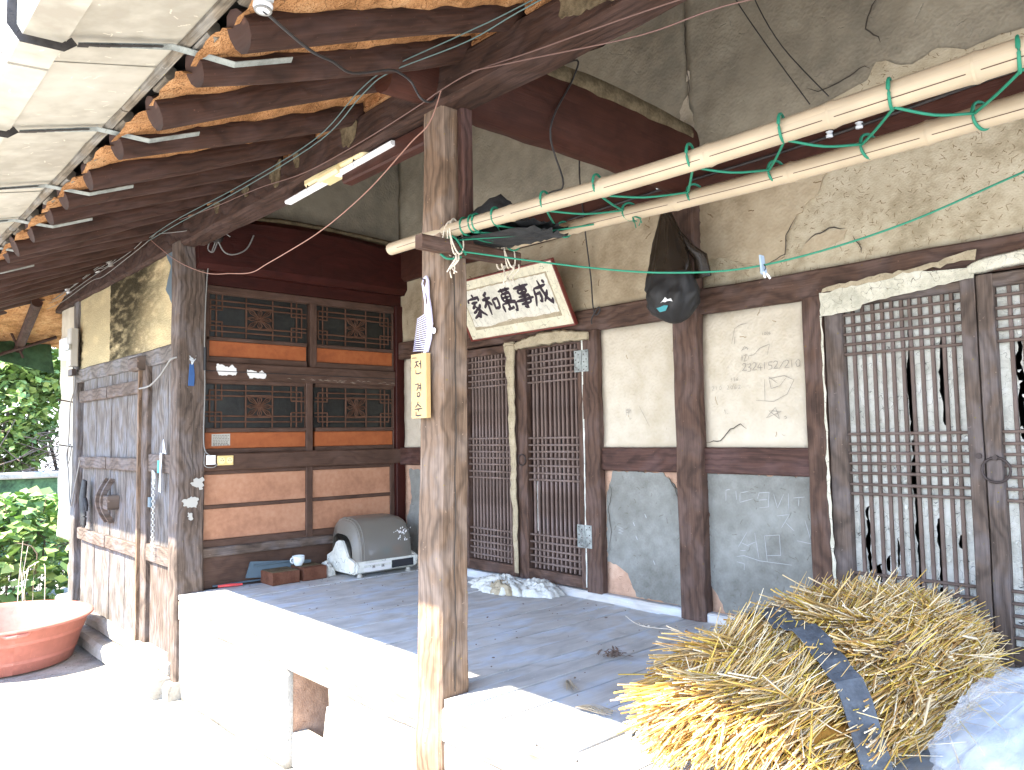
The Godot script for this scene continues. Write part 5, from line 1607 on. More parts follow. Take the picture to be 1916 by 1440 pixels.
	obj("top_sheet", st, M.rubber, d)
	st = mb()
	st.set_smooth_group(0)
	for i in nx:
		for j in nz:
			var o := func(p: Vector3) -> Vector3: return Vector3(p.x, minf(p.y - 0.03, 2.055 - 0.03 * sin((p.x - 3.36) * 4.0)) , p.z)
			quad(st, o.call(g[i][j]), o.call(g[i + 1][j]), o.call(g[i + 1][j + 1]), o.call(g[i][j + 1]), Vector2.ZERO, Vector2.ZERO, Vector2.ZERO, Vector2.ZERO)
	obj("under_sheet", st, M.rubber, d)

# ------------------------------------------------------------------ straw
const BC := Vector2(4.645, 1.235)
const BA := 0.94
const BB := 0.44
const BH := 0.36

func bale_point(u: float, v: float, lift := 0.0) -> Vector3:   # u along the bale (+ to the yard), v across (+ right)
	var d1 := Vector2(-0.092, 0.996); var d2 := Vector2(0.996, 0.092)
	var q := BC + d1 * u * BA + d2 * v * BB
	var s := pow(absf(u), 2.4) + pow(absf(v), 2.4)
	var h := BH * pow(maxf(0.0, 1.0 - s), 1.0 / 2.4) * (1.0 - 0.16 * u) if s < 1.0 else 0.0
	h += 0.05 * noise.get_noise_2d(q.x * 4.0, q.y * 4.0) + 0.025 * noise.get_noise_2d(q.x * 13.0, q.y * 13.0)
	return Vector3(q.x, maxf(0.01, h + lift), q.y)

func build_straw() -> void:
	var t := thing("straw_bundle", "big loose heap of golden rice straw on the veranda floor", "straw")
	var st := mb()
	st.set_smooth_group(0)
	var n := 36
	for i in n:
		for j in n:
			var v := []
			for q in [[0, 0], [0, 1], [1, 1], [1, 0]]:
				var a: float = (i + q[0]) / float(n) * TAU; var r: float = (j + q[1]) / float(n)
				v.append(bale_point(cos(a) * r * 0.95, sin(a) * r * 0.93, -0.035))
			quad(st, v[0], v[1], v[2], v[3], Vector2.ZERO, Vector2.ZERO, Vector2.ZERO, Vector2.ZERO)
	obj("heap_core", st, M.straw_core, t)
	var stalk := mb()
	sweep(stalk, [Vector3(0, 0, -0.5), Vector3(0, 0.02, -0.15), Vector3(0, 0.015, 0.2), Vector3(0, -0.02, 0.5)], PackedVector2Array([Vector2(-0.0032, -0.002), Vector2(0.0032, -0.002), Vector2(0.0028, 0.0024), Vector2(-0.0028, 0.0024)]), [1, 0.9, 0.8, 0.5], Vector3.UP, true)
	stalk.generate_normals()
	var me := stalk.commit(); me.surface_set_material(0, M.straw_c)
	var blade := mb()
	sweep(blade, [Vector3(0, 0, -0.5), Vector3(0.02, 0.03, -0.15), Vector3(0.0, 0.02, 0.2), Vector3(-0.03, -0.03, 0.5)], PackedVector2Array([Vector2(-0.007, 0), Vector2(0, 0.001), Vector2(0.007, 0), Vector2(0, -0.001)]), [0.6, 1, 0.8, 0.15], Vector3.UP, true)
	blade.generate_normals()
	var me2 := blade.commit(); me2.surface_set_material(0, M.straw_c)
	var cols := [Color(0.66, 0.45, 0.18), Color(0.74, 0.56, 0.29), Color(0.60, 0.38, 0.12), Color(0.80, 0.62, 0.36), Color(0.70, 0.45, 0.10), Color(0.48, 0.27, 0.09), Color(0.82, 0.69, 0.47), Color(0.60, 0.42, 0.08)]
	for kind in 2:
		var mm := MultiMesh.new()
		mm.transform_format = MultiMesh.TRANSFORM_3D
		mm.use_colors = true
		mm.mesh = me if kind == 0 else me2
		mm.instance_count = 14000 if kind == 0 else 2600
		for i in mm.instance_count:
			var a := rng.randf() * TAU; var r := sqrt(rng.randf())
			var ln := rng.randf_range(0.26, 0.66)
			var u := cos(a) * r; var v := sin(a) * r
			u *= 1.03 - 0.30 * ln / BA
			var lift := rng.randf_range(-0.035, 0.02)
			var sf := clampf((v + 0.80) / 1.785, 0.0, 1.0)
			if absf(u - lerpf(0.08, 0.52, pow(sf, 0.85))) < 0.16:
				lift -= 0.11
			var p := bale_point(u * 0.97, v * 0.97, lift)
			var nrm := (bale_point(u * 0.97 + 0.03, v, 0) - bale_point(u * 0.97 - 0.03, v, 0)).cross(bale_point(u * 0.97, v + 0.05, 0) - bale_point(u * 0.97, v - 0.05, 0))
			if nrm.y < 0:
				nrm = -nrm
			nrm = nrm.normalized()
			# stalks run along the heap, fanning outwards at its rim
			var yaw := 0.10 + rng.randfn(0.0, 0.17) - v * 0.20 + 0.25 * noise.get_noise_2d(u * 3.0, v * 3.0)
			if rng.randf() < 0.04:
				yaw += rng.randf_range(-1.3, 1.3)
			var dir := Vector3(sin(yaw), 0, -cos(yaw))
			dir = (dir - nrm * dir.dot(nrm) * 0.9 + nrm * rng.randfn(0.01, 0.04)).normalized()
			if rng.randf() < 0.03:
				dir = (dir + nrm * rng.randf_range(0.1, 0.7)).normalized()
				ln = rng.randf_range(0.2, 0.45)
			if p.y - 0.5 * ln * absf(dir.y) < 0.0:
				dir.y *= 0.2
				dir = dir.normalized()
			var x := nrm.cross(dir).normalized(); var y := dir.cross(x)
			var w := rng.randf_range(0.45, 0.95)
			var b := Basis(x * w, y * w, dir * ln) * Basis(Vector3.BACK, rng.randf() * TAU)
			if p.z - 0.5 * ln < 0.24:
				p.z = 0.24 + 0.5 * ln
			mm.set_instance_transform(i, Transform3D(b, p + nrm * 0.008))
			var c: Color = cols[rng.randi() % cols.size()]
			mm.set_instance_color(i, c * rng.randf_range(0.7, 1.2))
		var mi := MultiMeshInstance3D.new()
		mi.name = "stalks" if kind == 0 else "blades"
		mi.multimesh = mm
		t.add_child(mi, true)
		mi.set_meta("kind", "stuff")
	# dry roots on top of the heap
	st = mb()
	for k in 60:
		var c := bale_point(0.10 + rng.randf_range(-0.09, 0.09), 0.58 + rng.randf_range(-0.15, 0.15), 0.02)
		wire(st, [c, c + Vector3(rng.randf_range(-0.05, 0.05), rng.randf_range(0, 0.03), rng.randf_range(-0.05, 0.05)), c + Vector3(rng.randf_range(-0.09, 0.09), rng.randf_range(-0.01, 0.03), rng.randf_range(-0.09, 0.09))], 0.0014, 3, 3)
	var rt := obj("root_tangle", st, M.leaf_dry, t)
	rt.set_meta("kind", "stuff")
	# the rubber strap over it
	var s := thing("rubber_strap", "flat blue-black rubber strap slung diagonally over the straw heap", "strap")
	st = mb()
	var pts := []
	for k in 22:
		var f := k / 21.0
		var u := lerpf(0.08, 0.52, pow(f, 0.85)); var v := lerpf(-0.80, 0.985, f)
		pts.append(bale_point(u, v, 0.085 + 0.006 * sin(f * 9.0)))
	pts.append(pts[-1] + Vector3(0.01, -0.10, 0.0))
	sweep(st, pts, rect(0.10, 0.006, 0.002), [0.55, 0.7, 0.8, 0.85], Vector3(0.2, 1, 0.3), false, true, 0.002)
	obj("band", st, M.strap, s)
	st = mb()
	for k in 4:
		var c: Vector3 = pts[6 + k] + Vector3(rng.randf_range(-0.02, 0.02), 0.006, rng.randf_range(-0.02, 0.02))
		var e: Vector3 = (pts[5 + k] - pts[4 + k]).normalized()
		var q := rng.randf_range(0.008, 0.02)
		sweep(st, [c, c + e * q * 0.6 + Vector3(0, 0.0004, 0), c + e * q], rect(0.003, 0.0015, 0.0005), [], Vector3.UP)
	obj("scuff_mark", st, M.panel_grey, s).set_meta("kind", "stuff")
	var s2 := thing("rubber_strap", "short end of black strap hanging down the sunlit front corner of the straw heap", "strap")
	st = mb()
	var q0 := bale_point(0.80, -0.80, 0.02)
	sweep(st, [bale_point(0.66, -0.84, 0.02), bale_point(0.74, -0.86, 0.015) + Vector3(-0.02, 0, 0.01), q0 + Vector3(-0.03, -0.10, 0.04), q0 + Vector3(0.02, -0.24, 0.06)], rect(0.05, 0.005, 0.002), [0.5, 0.8, 0.9, 1.1], Vector3(-1, 0.2, 0.3), false, true, 0.002)
	obj("band", st, M.strap, s2)
	# loose stalks on the floor round it
	for q in [[3.56, 1.63, 0.16, -0.7, "yellow ear of straw with fanned bristles on the floor right of the post"], [3.83, 1.86, 0.18, 0.3, "sunlit tuft of straw bristles on the floor left of the straw heap"]]:
		st = mb()
		for k in 26:
			var an: float = q[3] + rng.randf_range(-0.28, 0.28)
			var p := Vector3(q[0], 0.012, q[1])
			var e := Vector3(cos(an), 0, -sin(an)) * float(q[2]) * rng.randf_range(0.6, 1.0)
			wire(st, [p, p + e * 0.5 + Vector3(0, 0.02 * rng.randf(), 0), p + e + Vector3(0, 0.004, 0)], 0.0012, 3, 2)
		tag(obj("straw_tuft", st, M.bamboo), q[4], "straw", "loose straw on the floor")
	# clear plastic at the right edge
	var f := thing("plastic_bag", "crumpled translucent white plastic bag beside the straw heap, lower right corner", "bag")
	st = mb()
	st.set_smooth_group(0)
	var m1 := 90; var m2 := 50
	var gg := []
	for j in m2 + 1:
		var row := []
		for i in m1:
			var an := TAU * i / m1; var el := PI * j / m2
			var d := Vector3(cos(an) * sin(el), cos(el), sin(an) * sin(el))
			var rr := 0.95 + 0.18 * noise.get_noise_3dv(d * 1.5) + 0.16 * absf(noise.get_noise_3dv(d * 2.2 + Vector3(5, 0, 0))) + 0.035 * absf(noise.get_noise_3dv(d * 5.5))
			var p := Vector3(5.36, 0.13, 1.36) + d * Vector3(0.25, 0.21, 0.46) * rr
			p.y = maxf(p.y, 0.008)
			row.append(p)
		gg.append(row)
	for j in m2:
		for i in m1:
			quad(st, gg[j][i], gg[j][(i + 1) % m1], gg[j + 1][(i + 1) % m1], gg[j + 1][i], Vector2.ZERO, Vector2.ZERO, Vector2.ZERO, Vector2.ZERO)
	obj("film", st, M.film, f)
	cloth("inner_fold", Vector3(5.37, 0, 1.38), Vector3(0.22, 0.26, 0.36), M.film, f, 57.0, 60)
	cloth("inner_fold", Vector3(5.46, 0, 1.22), Vector3(0.16, 0.30, 0.22), M.film, f, 71.0, 50)

# ------------------------------------------------------------------ things on the floor
func cloth(called: String, c: Vector3, r: Vector3, m: Material, p: Node, sd: float, seg := 56) -> MeshInstance3D:
	# a heap of cloth: a dome with sharp folds that lies on the floor
	var st := mb()
	st.set_smooth_group(0)
	var g := []
	var n2 := 26
	for j in n2 + 1:
		var row := []
		var f := j / float(n2)
		for i in seg:
			var an := TAU * i / seg
			var edge := 1.0 + 0.30 * noise.get_noise_2d(cos(an) * 1.7 + sd, sin(an) * 1.7) + 0.12 * noise.get_noise_2d(cos(an) * 5.0 + sd, sin(an) * 5.0)
			var x := cos(an) * f * edge; var z := sin(an) * f * edge
			var wx := x + 0.25 * noise.get_noise_2d(x * 1.5 + sd, z * 1.5 + 4.0); var wz := z + 0.25 * noise.get_noise_2d(x * 1.5 + sd + 40.0, z * 1.5)
			var fold := 1.0 - absf(noise.get_noise_2d(wx * 1.3 + sd, wz * 1.3)) * 2.0
			var fold2 := 1.0 - absf(noise.get_noise_2d(wx * 2.9 + sd + 9.0, wz * 2.9)) * 2.0
			var h := pow(maxf(0.0, 1.0 - f * f), 0.7) * (0.46 + 0.18 * fold + 0.08 * fold2 + 0.18 * noise.get_noise_2d(x * 1.1 + sd, z * 1.1 + 7.0)) + 0.05 * fold2 * (1 - pow(f, 6))
			row.append(c + Vector3(x * r.x, maxf(0.004, h * r.y), z * r.z))
		g.append(row)
	for j in n2:
		for i in seg:
			quad(st, g[j][i], g[j + 1][i], g[j + 1][(i + 1) % seg], g[j][(i + 1) % seg], Vector2.ZERO, Vector2.ZERO, Vector2.ZERO, Vector2.ZERO)
	return obj(called, st, m, p)

func build_floor_things() -> void:
	# dish dryer against the cupboard wall
	var d := thing("dish_dryer", "dusty dish dryer with a smoky rounded plastic dome on a white base", "dish dryer")
	var st := mb()
	var xf := Transform3D(Basis(Vector3(1, 0, 0), Vector3(0, 1, 0), Vector3(0, 0, 1)), Vector3(0, 0, 0.33))
	plate(st, PackedVector2Array([Vector2(0.06, 0.03), Vector2(0.47, 0.03), Vector2(0.515, 0.05), Vector2(0.525, 0.09), Vector2(0.52, 0.135), Vector2(0.06, 0.15)]), xf, 0.585)
	obj("base", st, M.dryer_white, d)
	for z in [0.915, 0.31]:
		st = mb()
		var pl := PackedVector2Array([Vector2(0.06, 0.04), Vector2(0.46, 0.04), Vector2(0.51, 0.06), Vector2(0.52, 0.13), Vector2(0.47, 0.15), Vector2(0.40, 0.17), Vector2(0.36, 0.24), Vector2(0.32, 0.295), Vector2(0.27, 0.30), Vector2(0.22, 0.28), Vector2(0.16, 0.20), Vector2(0.07, 0.16)])
		plate(st, pl, wallxf(z), 0.022)
		obj("end_cheek", st, M.dryer_white, d)
	st = mb()
	st.set_smooth_group(0)
	var nz := 22; var na := 26
	var g := []
	for i in nz + 1:
		var f := i / float(nz)
		var e := pow(maxf(0.0, 1.0 - pow(absf(f * 2.0 - 1.0), 5.0)), 1.0 / 3.2)
		var row := []
		for j in na + 1:
			var an := PI * j / na
			var cx := cos(an); var sy := sin(an)
			var x := 0.285 + 0.225 * signf(cx) * pow(absf(cx), 0.62) * (0.72 + 0.28 * e)
			var y := 0.135 + 0.345 * pow(maxf(sy, 0.0), 0.70) * (0.62 + 0.38 * e) * (1.0 - 0.12 * cx)
			row.append(Vector3(x, y, lerpf(0.335, 0.915, f)))
		g.append(row)
	for i in nz:
		for j in na:
			quad(st, g[i][j], g[i + 1][j], g[i + 1][j + 1], g[i][j + 1], Vector2.ZERO, Vector2.ZERO, Vector2.ZERO, Vector2.ZERO)
	for e in [0, nz]:   # end faces
		for j in na:
			vtx(st, Vector3(0.285, 0.135, g[e][0].z), Vector2.ZERO); vtx(st, g[e][j], Vector2.ZERO); vtx(st, g[e][j + 1], Vector2.ZERO)
	obj("dome", st, M.smoky, d)
	st = mb()
	for q in 2:
		var rib := []
		for j in na + 1:
			rib.append(g[nz - 2 - q][j] + Vector3(0.002, 0.002, 0.0))
		sweep(st, rib, rect(0.010, 0.005, 0.002), [], Vector3.BACK)
	obj("dome_rib", st, M.smoky, d)
	st = mb()
	plate(st, PackedVector2Array([Vector2(-0.58, 0.055), Vector2(-0.36, 0.055), Vector2(-0.36, 0.118), Vector2(-0.58, 0.118)]), sidexf(0.522), 0.003)
	obj("display", st, M.lcd, d)
	st = mb()
	plate(st, PackedVector2Array([Vector2(-0.85, 0.05), Vector2(-0.585, 0.05), Vector2(-0.585, 0.118), Vector2(-0.85, 0.118)]), sidexf(0.5215), 0.002)
	obj("front_plate", st, M.tape_white, d)
	for z in [0.745, 0.655]:
		timber("button", Vector3(0.523, 0.075, z), Vector3(0.529, 0.10, z + 0.03), 1, M.panel_grey, d, 0.002)
		timber("button_mark", Vector3(0.529, 0.082, z + 0.011), Vector3(0.5305, 0.094, z + 0.019), 1, M.lcd, d, 0.001)
	st = mb()
	lathe(st, [Vector2(0.0, 0.0), Vector2(0.025, 0.0), Vector2(0.02, 0.035), Vector2(0, 0.035)], 12, Vector3(0.47, 0, 0.86))
	obj("foot", st, M.panel_grey, d)
	st = mb()
	lathe(st, [Vector2(0.0, 0.0), Vector2(0.025, 0.0), Vector2(0.02, 0.035), Vector2(0, 0.035)], 12, Vector3(0.47, 0, 0.38))
	obj("foot", st, M.panel_grey, d)
	st = mb()
	for k in 9:
		var z := 0.42 + k * 0.05
		wire(st, [Vector3(0.14, 0.16, z), Vector3(0.20, 0.27, z), Vector3(0.26, 0.16, z), Vector3(0.32, 0.16, z), Vector3(0.38, 0.27, z), Vector3(0.44, 0.16, z)], 0.004, 5, 3)
	obj("rack", st, M.porcelain, d)
	for q in [[0.43, 0.46, M.orange, 0.05], [0.44, 0.57, M.teal, 0.05], [0.42, 0.70, M.porcelain, 0.055], [0.24, 0.55, M.porcelain, 0.06]]:
		st = mb()
		lathe(st, [Vector2(0.02, 0.0), Vector2(q[3] * 0.7, 0.015), Vector2(q[3], 0.06), Vector2(q[3] - 0.005, 0.06), Vector2(q[3] * 0.65, 0.02), Vector2(0, 0.012)], 16, Vector3(q[0], 0.155, q[1]))
		obj("bowl", st, q[2], d)
	st = mb()
	for k in 34:   # flakes of white paint on the dome's front
		var z := 0.44 + rng.randfn(0.0, 0.035); var an := rng.randf_range(0.30, 0.75)
		var x := 0.285 + 0.225 * pow(cos(an), 0.62) * 0.999; var y := 0.135 + 0.345 * pow(sin(an), 0.70) * (1.0 - 0.12 * cos(an))
		var s := rng.randf_range(0.002, 0.009)
		plate(st, PackedVector2Array([Vector2(-s, -s), Vector2(s * 0.8, -s * 0.5), Vector2(s, s * 1.4), Vector2(-s * 0.4, s)]), Transform3D(Basis(Vector3(0, 0, -1), Vector3(-0.25, 0.97, 0), Vector3(0.97, 0.25, 0)), Vector3(x + 0.002, y, z)), 0.001)
	obj("paint_fleck", st, M.white, d).set_meta("kind", "stuff")
	# bricks
	var b := thing("block", "dusty red-brown brick lying flat, left of the other, before the blue-grey tray", "brick", Vector3.ZERO, "bricks by the cupboard wall")
	st = mb()
	tim(st, Vector3(0.05, 0.0, 1.295), Vector3(0.272, 0.100, 1.525), 2, 0.006, 0.004, 0.004)
	obj("body", st, M.brick, b)
	st = mb()
	plate(st, rough([Vector2(0.056, 1.302), Vector2(0.268, 1.302), Vector2(0.267, 1.518), Vector2(0.056, 1.518)], 0.03, 0.004), Transform3D(Basis(Vector3(1, 0, 0), Vector3(0, 0, 1), Vector3(0, -1, 0)), Vector3(0, 0.1035, 0)), 0.003)
	obj("mortar_bed", st, M.fouled, b)
	var b2 := thing("block", "dusty red-brown brick under the tea cup, right of the other", "brick", Vector3.ZERO, "bricks by the cupboard wall")
	st = mb()
	tim(st, Vector3(0.03, 0.0, 1.055), Vector3(0.275, 0.105, 1.262), 2, 0.006, 0.004, 0.004)
	obj("body", st, M.brick, b2)
	st = mb()
	plate(st, rough([Vector2(0.036, 1.062), Vector2(0.20, 1.062), Vector2(0.20, 1.255), Vector2(0.036, 1.255)], 0.03, 0.006), Transform3D(Basis(Vector3(1, 0, 0), Vector3(0, 0, 1), Vector3(0, -1, 0)), Vector3(0, 0.1085, 0)), 0.003)
	obj("mortar_bed", st, M.fouled, b2)
	# cup
	var c := thing("tea_cup", "pale blue-white tea cup standing on the right brick", "cup")
	st = mb()
	lathe(st, [Vector2(0.0, 0.004), Vector2(0.030, 0.0), Vector2(0.033, 0.008), Vector2(0.047, 0.030), Vector2(0.052, 0.078), Vector2(0.049, 0.078), Vector2(0.044, 0.032), Vector2(0.026, 0.010), Vector2(0, 0.009)], 26, Vector3(0.13, 0.112, 1.235))
	obj("bowl", st, M.cup, c)
	st = mb()
	wire(st, [Vector3(0.135, 0.175, 1.283), Vector3(0.145, 0.178, 1.305), Vector3(0.15, 0.158, 1.315), Vector3(0.142, 0.140, 1.298), Vector3(0.135, 0.137, 1.276)], 0.006, 7, 4)
	obj("handle", st, M.cup, c)
	# blue-grey tray leaning on the wall behind the bricks
	var t := thing("leaning_tray", "blue-grey plastic tray leaning on the cupboard wall behind the bricks", "tray")
	st = mb()
	var tx := Transform3D(Basis(Vector3(0, 0, -1), Vector3(-0.16, 0.985, 0).normalized(), Vector3(0.985, 0.16, 0).normalized()), Vector3(0.045, 0.0, 0))
	var pl2 := PackedVector2Array()
	for q in [[-1.60, 0.05, 180.0], [-1.60, 0.13, 90.0], [-1.12, 0.13, 0.0], [-1.12, 0.05, -90.0]]:
		for k in 5:
			var an: float = deg_to_rad(q[2] - 22.5 * k + 45.0 if false else q[2] - 22.5 * k + 0.0)
			pl2.append(Vector2(q[0], q[1]) + Vector2(cos(an), sin(an)) * 0.045)
	plate(st, Geometry2D.convex_hull(pl2).slice(0, -1), tx, 0.02)
	obj("tray", st, M.slate, t)
	st = mb()
	sweep(st, [tx * Vector3(-1.585, 0.14, 0.022), tx * Vector3(-1.15, 0.14, 0.022)], circle(0.01, 8), [], Vector3.UP, true)
	obj("rim", st, M.slate, t)
	# red-handled tool
	var r := thing("red_handled_tool", "thin tool with a red plastic handle lying along the cupboard wall foot", "tool")
	st = mb()
	sweep(st, [Vector3(0.03, 0.015, 1.865), Vector3(0.06, 0.018, 1.78), Vector3(0.085, 0.016, 1.69)], rect(0.03, 0.022, 0.008), [0.8, 1.0, 0.7], Vector3.UP, false, true)
	obj("handle", st, M.red_plastic, r)
	st = mb()
	sweep(st, [Vector3(0.085, 0.014, 1.70), Vector3(0.10, 0.012, 1.54)], circle(0.005, 6))
	obj("rod", st, M.iron, r)
	st = mb()
	sweep(st, [Vector3(0.02, 0.02, 1.90), Vector3(0.035, 0.022, 1.42)], rect(0.02, 0.012, 0.003))
	tag(obj("dark_stick", st, M.slate), "dark thin stick along the wall foot left of the bricks", "stick")
	# cloths
	var cl := thing("white_cloth", "crumpled white cloth heap on the floor before the brown lattice doors", "cloth")
	cloth("main_fold", Vector3(1.72, 0, 0.36), Vector3(0.32, 0.15, 0.19), M.cloth, cl, 2.0)
	cloth("right_fold", Vector3(2.00, 0, 0.30), Vector3(0.22, 0.14, 0.16), M.cloth, cl, 11.0, 40)
	cloth("left_fold", Vector3(1.46, 0, 0.34), Vector3(0.18, 0.08, 0.08), M.cloth, cl, 23.0, 36)
	cloth("grey_fold", Vector3(1.80, 0, 0.46), Vector3(0.15, 0.13, 0.09), M.old_cloth, cl, 31.0, 36)
	var pb := thing("crumpled_paper", "crumpled grey-white paper ball between the bricks and the dish dryer", "paper")
	cloth("ball", Vector3(0.15, 0, 0.99), Vector3(0.09, 0.16, 0.07), M.cloth, pb, 41.0, 34)
	# the cloth strip hanging down the door gap, gathered over the door head
	var hs := thing("cloth_strip", "dirty white cloth strip hanging in the gap between the brown lattice doors", "cloth")
	st = mb()
	var pts := []; var sc := []
	for k in 46:
		var f := k / 45.0
		pts.append(Vector3(1.635 + 0.045 * f + 0.014 * noise.get_noise_1d(f * 9.0), lerpf(1.885, 0.10, f), 0.205 + 0.010 * noise.get_noise_1d(f * 14.0 + 8.0)))
		sc.append((1.0 - 0.55 * pow(f, 0.6)) * (1.0 + 0.25 * noise.get_noise_1d(f * 20.0)) * (1.2 if k < 3 else 1.0))
	sweep(st, pts, PackedVector2Array([Vector2(-0.055, 0), Vector2(-0.035, -0.014), Vector2(-0.012, 0.006), Vector2(0.012, -0.016), Vector2(0.036, 0.004), Vector2(0.055, -0.008), Vector2(0.04, 0.016), Vector2(0.0, 0.014), Vector2(-0.04, 0.014)]), sc, Vector3.BACK, true, true, 0.008)
	obj("strip", st, M.old_cloth, hs)
	st = mb()
	ring(st, Vector3(1.645, 1.86, 0.2), 0.05, 0.012, Basis(Vector3.RIGHT, 1.4))
	obj("knot", st, M.old_cloth, hs)
	var hv := thing("cloth_valance", "dirty white cloth gathered along the head of the right brown lattice door", "cloth")
	st = mb()
	pts = []; sc = []
	for k in 24:
		var f := k / 23.0
		pts.append(Vector3(lerpf(1.70, 2.47, f), 1.845 + 0.03 * sin(f * 3.0) + 0.014 * noise.get_noise_1d(f * 12.0), 0.205 + 0.006 * sin(f * 20.0)))
		sc.append(0.7 + 0.6 * sin(PI * f) + 0.2 * noise.get_noise_1d(f * 16.0 + 3.0))
	sweep(st, pts, PackedVector2Array([Vector2(-0.01, -0.04), Vector2(0.014, -0.02), Vector2(0.004, 0.0), Vector2(0.016, 0.02), Vector2(0.0, 0.045), Vector2(-0.012, 0.0)]), sc, Vector3.UP, true, true, 0.008)
	obj("gathers", st, M.old_cloth, hv)
	# dead leaf cluster and twigs
	var lf := thing("dead_leaves", "small dark cluster of dead curled leaves on the floor planks", "leaves")
	st = mb()
	for k in 40:
		var p := Vector3(3.45, 0.012, 1.19) + Vector3(rng.randfn(0, 0.03), rng.randf() * 0.02, rng.randfn(0, 0.02))
		var e := Vector3(rng.randf_range(-0.05, 0.07), rng.randf_range(0, 0.02), rng.randf_range(-0.06, 0.01))
		sweep(st, [p, p + e * 0.5 + Vector3(0, 0.008, 0), p + e], rect(0.012, 0.002, 0.0005), [0.4, 1, 0.3], Vector3.UP)
	obj("leaves", st, M.leaf_dry, lf)
	var tw := thing("twig", "thin pale twig lying across the floor planks before the wall post", "twig")
	st = mb()
	wire(st, [Vector3(2.93, 0.008, 0.43), Vector3(3.08, 0.009, 0.53), Vector3(3.2, 0.008, 0.56), Vector3(3.36, 0.008, 0.50)], 0.003, 4, 4)
	for k in 12:
		var p := Vector3(3.12 + rng.randf() * 0.12, 0.01, 0.53 + rng.randf() * 0.03)
		wire(st, [p, p + Vector3(rng.randf_range(-0.03, 0.03), 0.005, rng.randf_range(-0.02, 0.02))], 0.002, 3, 1)
	obj("stem", st, M.string, tw)
	st = mb()
	for k in 170:
		var p := Vector2(rng.randf_range(0.1, 4.2), rng.randf_range(0.2, 1.8))
		if k % 3 == 0:
			p = Vector2(rng.randf_range(0.05, 0.6), rng.randf_range(0.25, 1.4))
		var s := rng.randf_range(0.002, 0.007)
		plate(st, PackedVector2Array([Vector2(-s, -s * 0.5), Vector2(s, -s), Vector2(s * 0.6, s), Vector2(-s * 0.7, s * 0.8)]), Transform3D(Basis.from_euler(Vector3(-PI / 2 + rng.randf_range(-0.3, 0.3), rng.randf() * TAU, 0)), Vector3(p.x, 0.006, p.y)), 0.003)
	var cr := obj("floor_crumbs", st, M.leaf_dry)
	tag(cr, "scattered dark crumbs of dirt on the floor planks", "dirt")
	cr.set_meta("kind", "stuff")
	# the red tub in the yard
	var tb := thing("red_tub", "large round coral-red plastic tub on the ground by the kitchen door", "tub", Vector3(-2.0, GROUND, 2.97))
	st = mb()
	lathe(st, [Vector2(0.0, 0.012), Vector2(0.50, 0.004), Vector2(0.56, 0.02), Vector2(0.585, 0.10), Vector2(0.592, 0.105), Vector2(0.588, 0.112), Vector2(0.594, 0.118), Vector2(0.590, 0.126), Vector2(0.60, 0.135), Vector2(0.636, 0.26), Vector2(0.644, 0.262), Vector2(0.641, 0.272), Vector2(0.649, 0.276), Vector2(0.645, 0.288), Vector2(0.654, 0.292), Vector2(0.680, 0.375), Vector2(0.715, 0.380), Vector2(0.722, 0.392), Vector2(0.713, 0.402), Vector2(0.672, 0.400), Vector2(0.655, 0.36), Vector2(0.60, 0.15), Vector2(0.56, 0.05), Vector2(0.0, 0.03)], 64)
	obj("bowl", st, M.tub, tb)
	for s in [-1.0, 1.0]:
		st = mb()
		sweep(st, [Vector3(0.66, 0.375, 0.10 * s), Vector3(0.71, 0.36, 0.07 * s), Vector3(0.72, 0.36, 0.0)], rect(0.02, 0.03, 0.006), [], Vector3.UP, true)
		obj("grip", st, M.tub, tb)

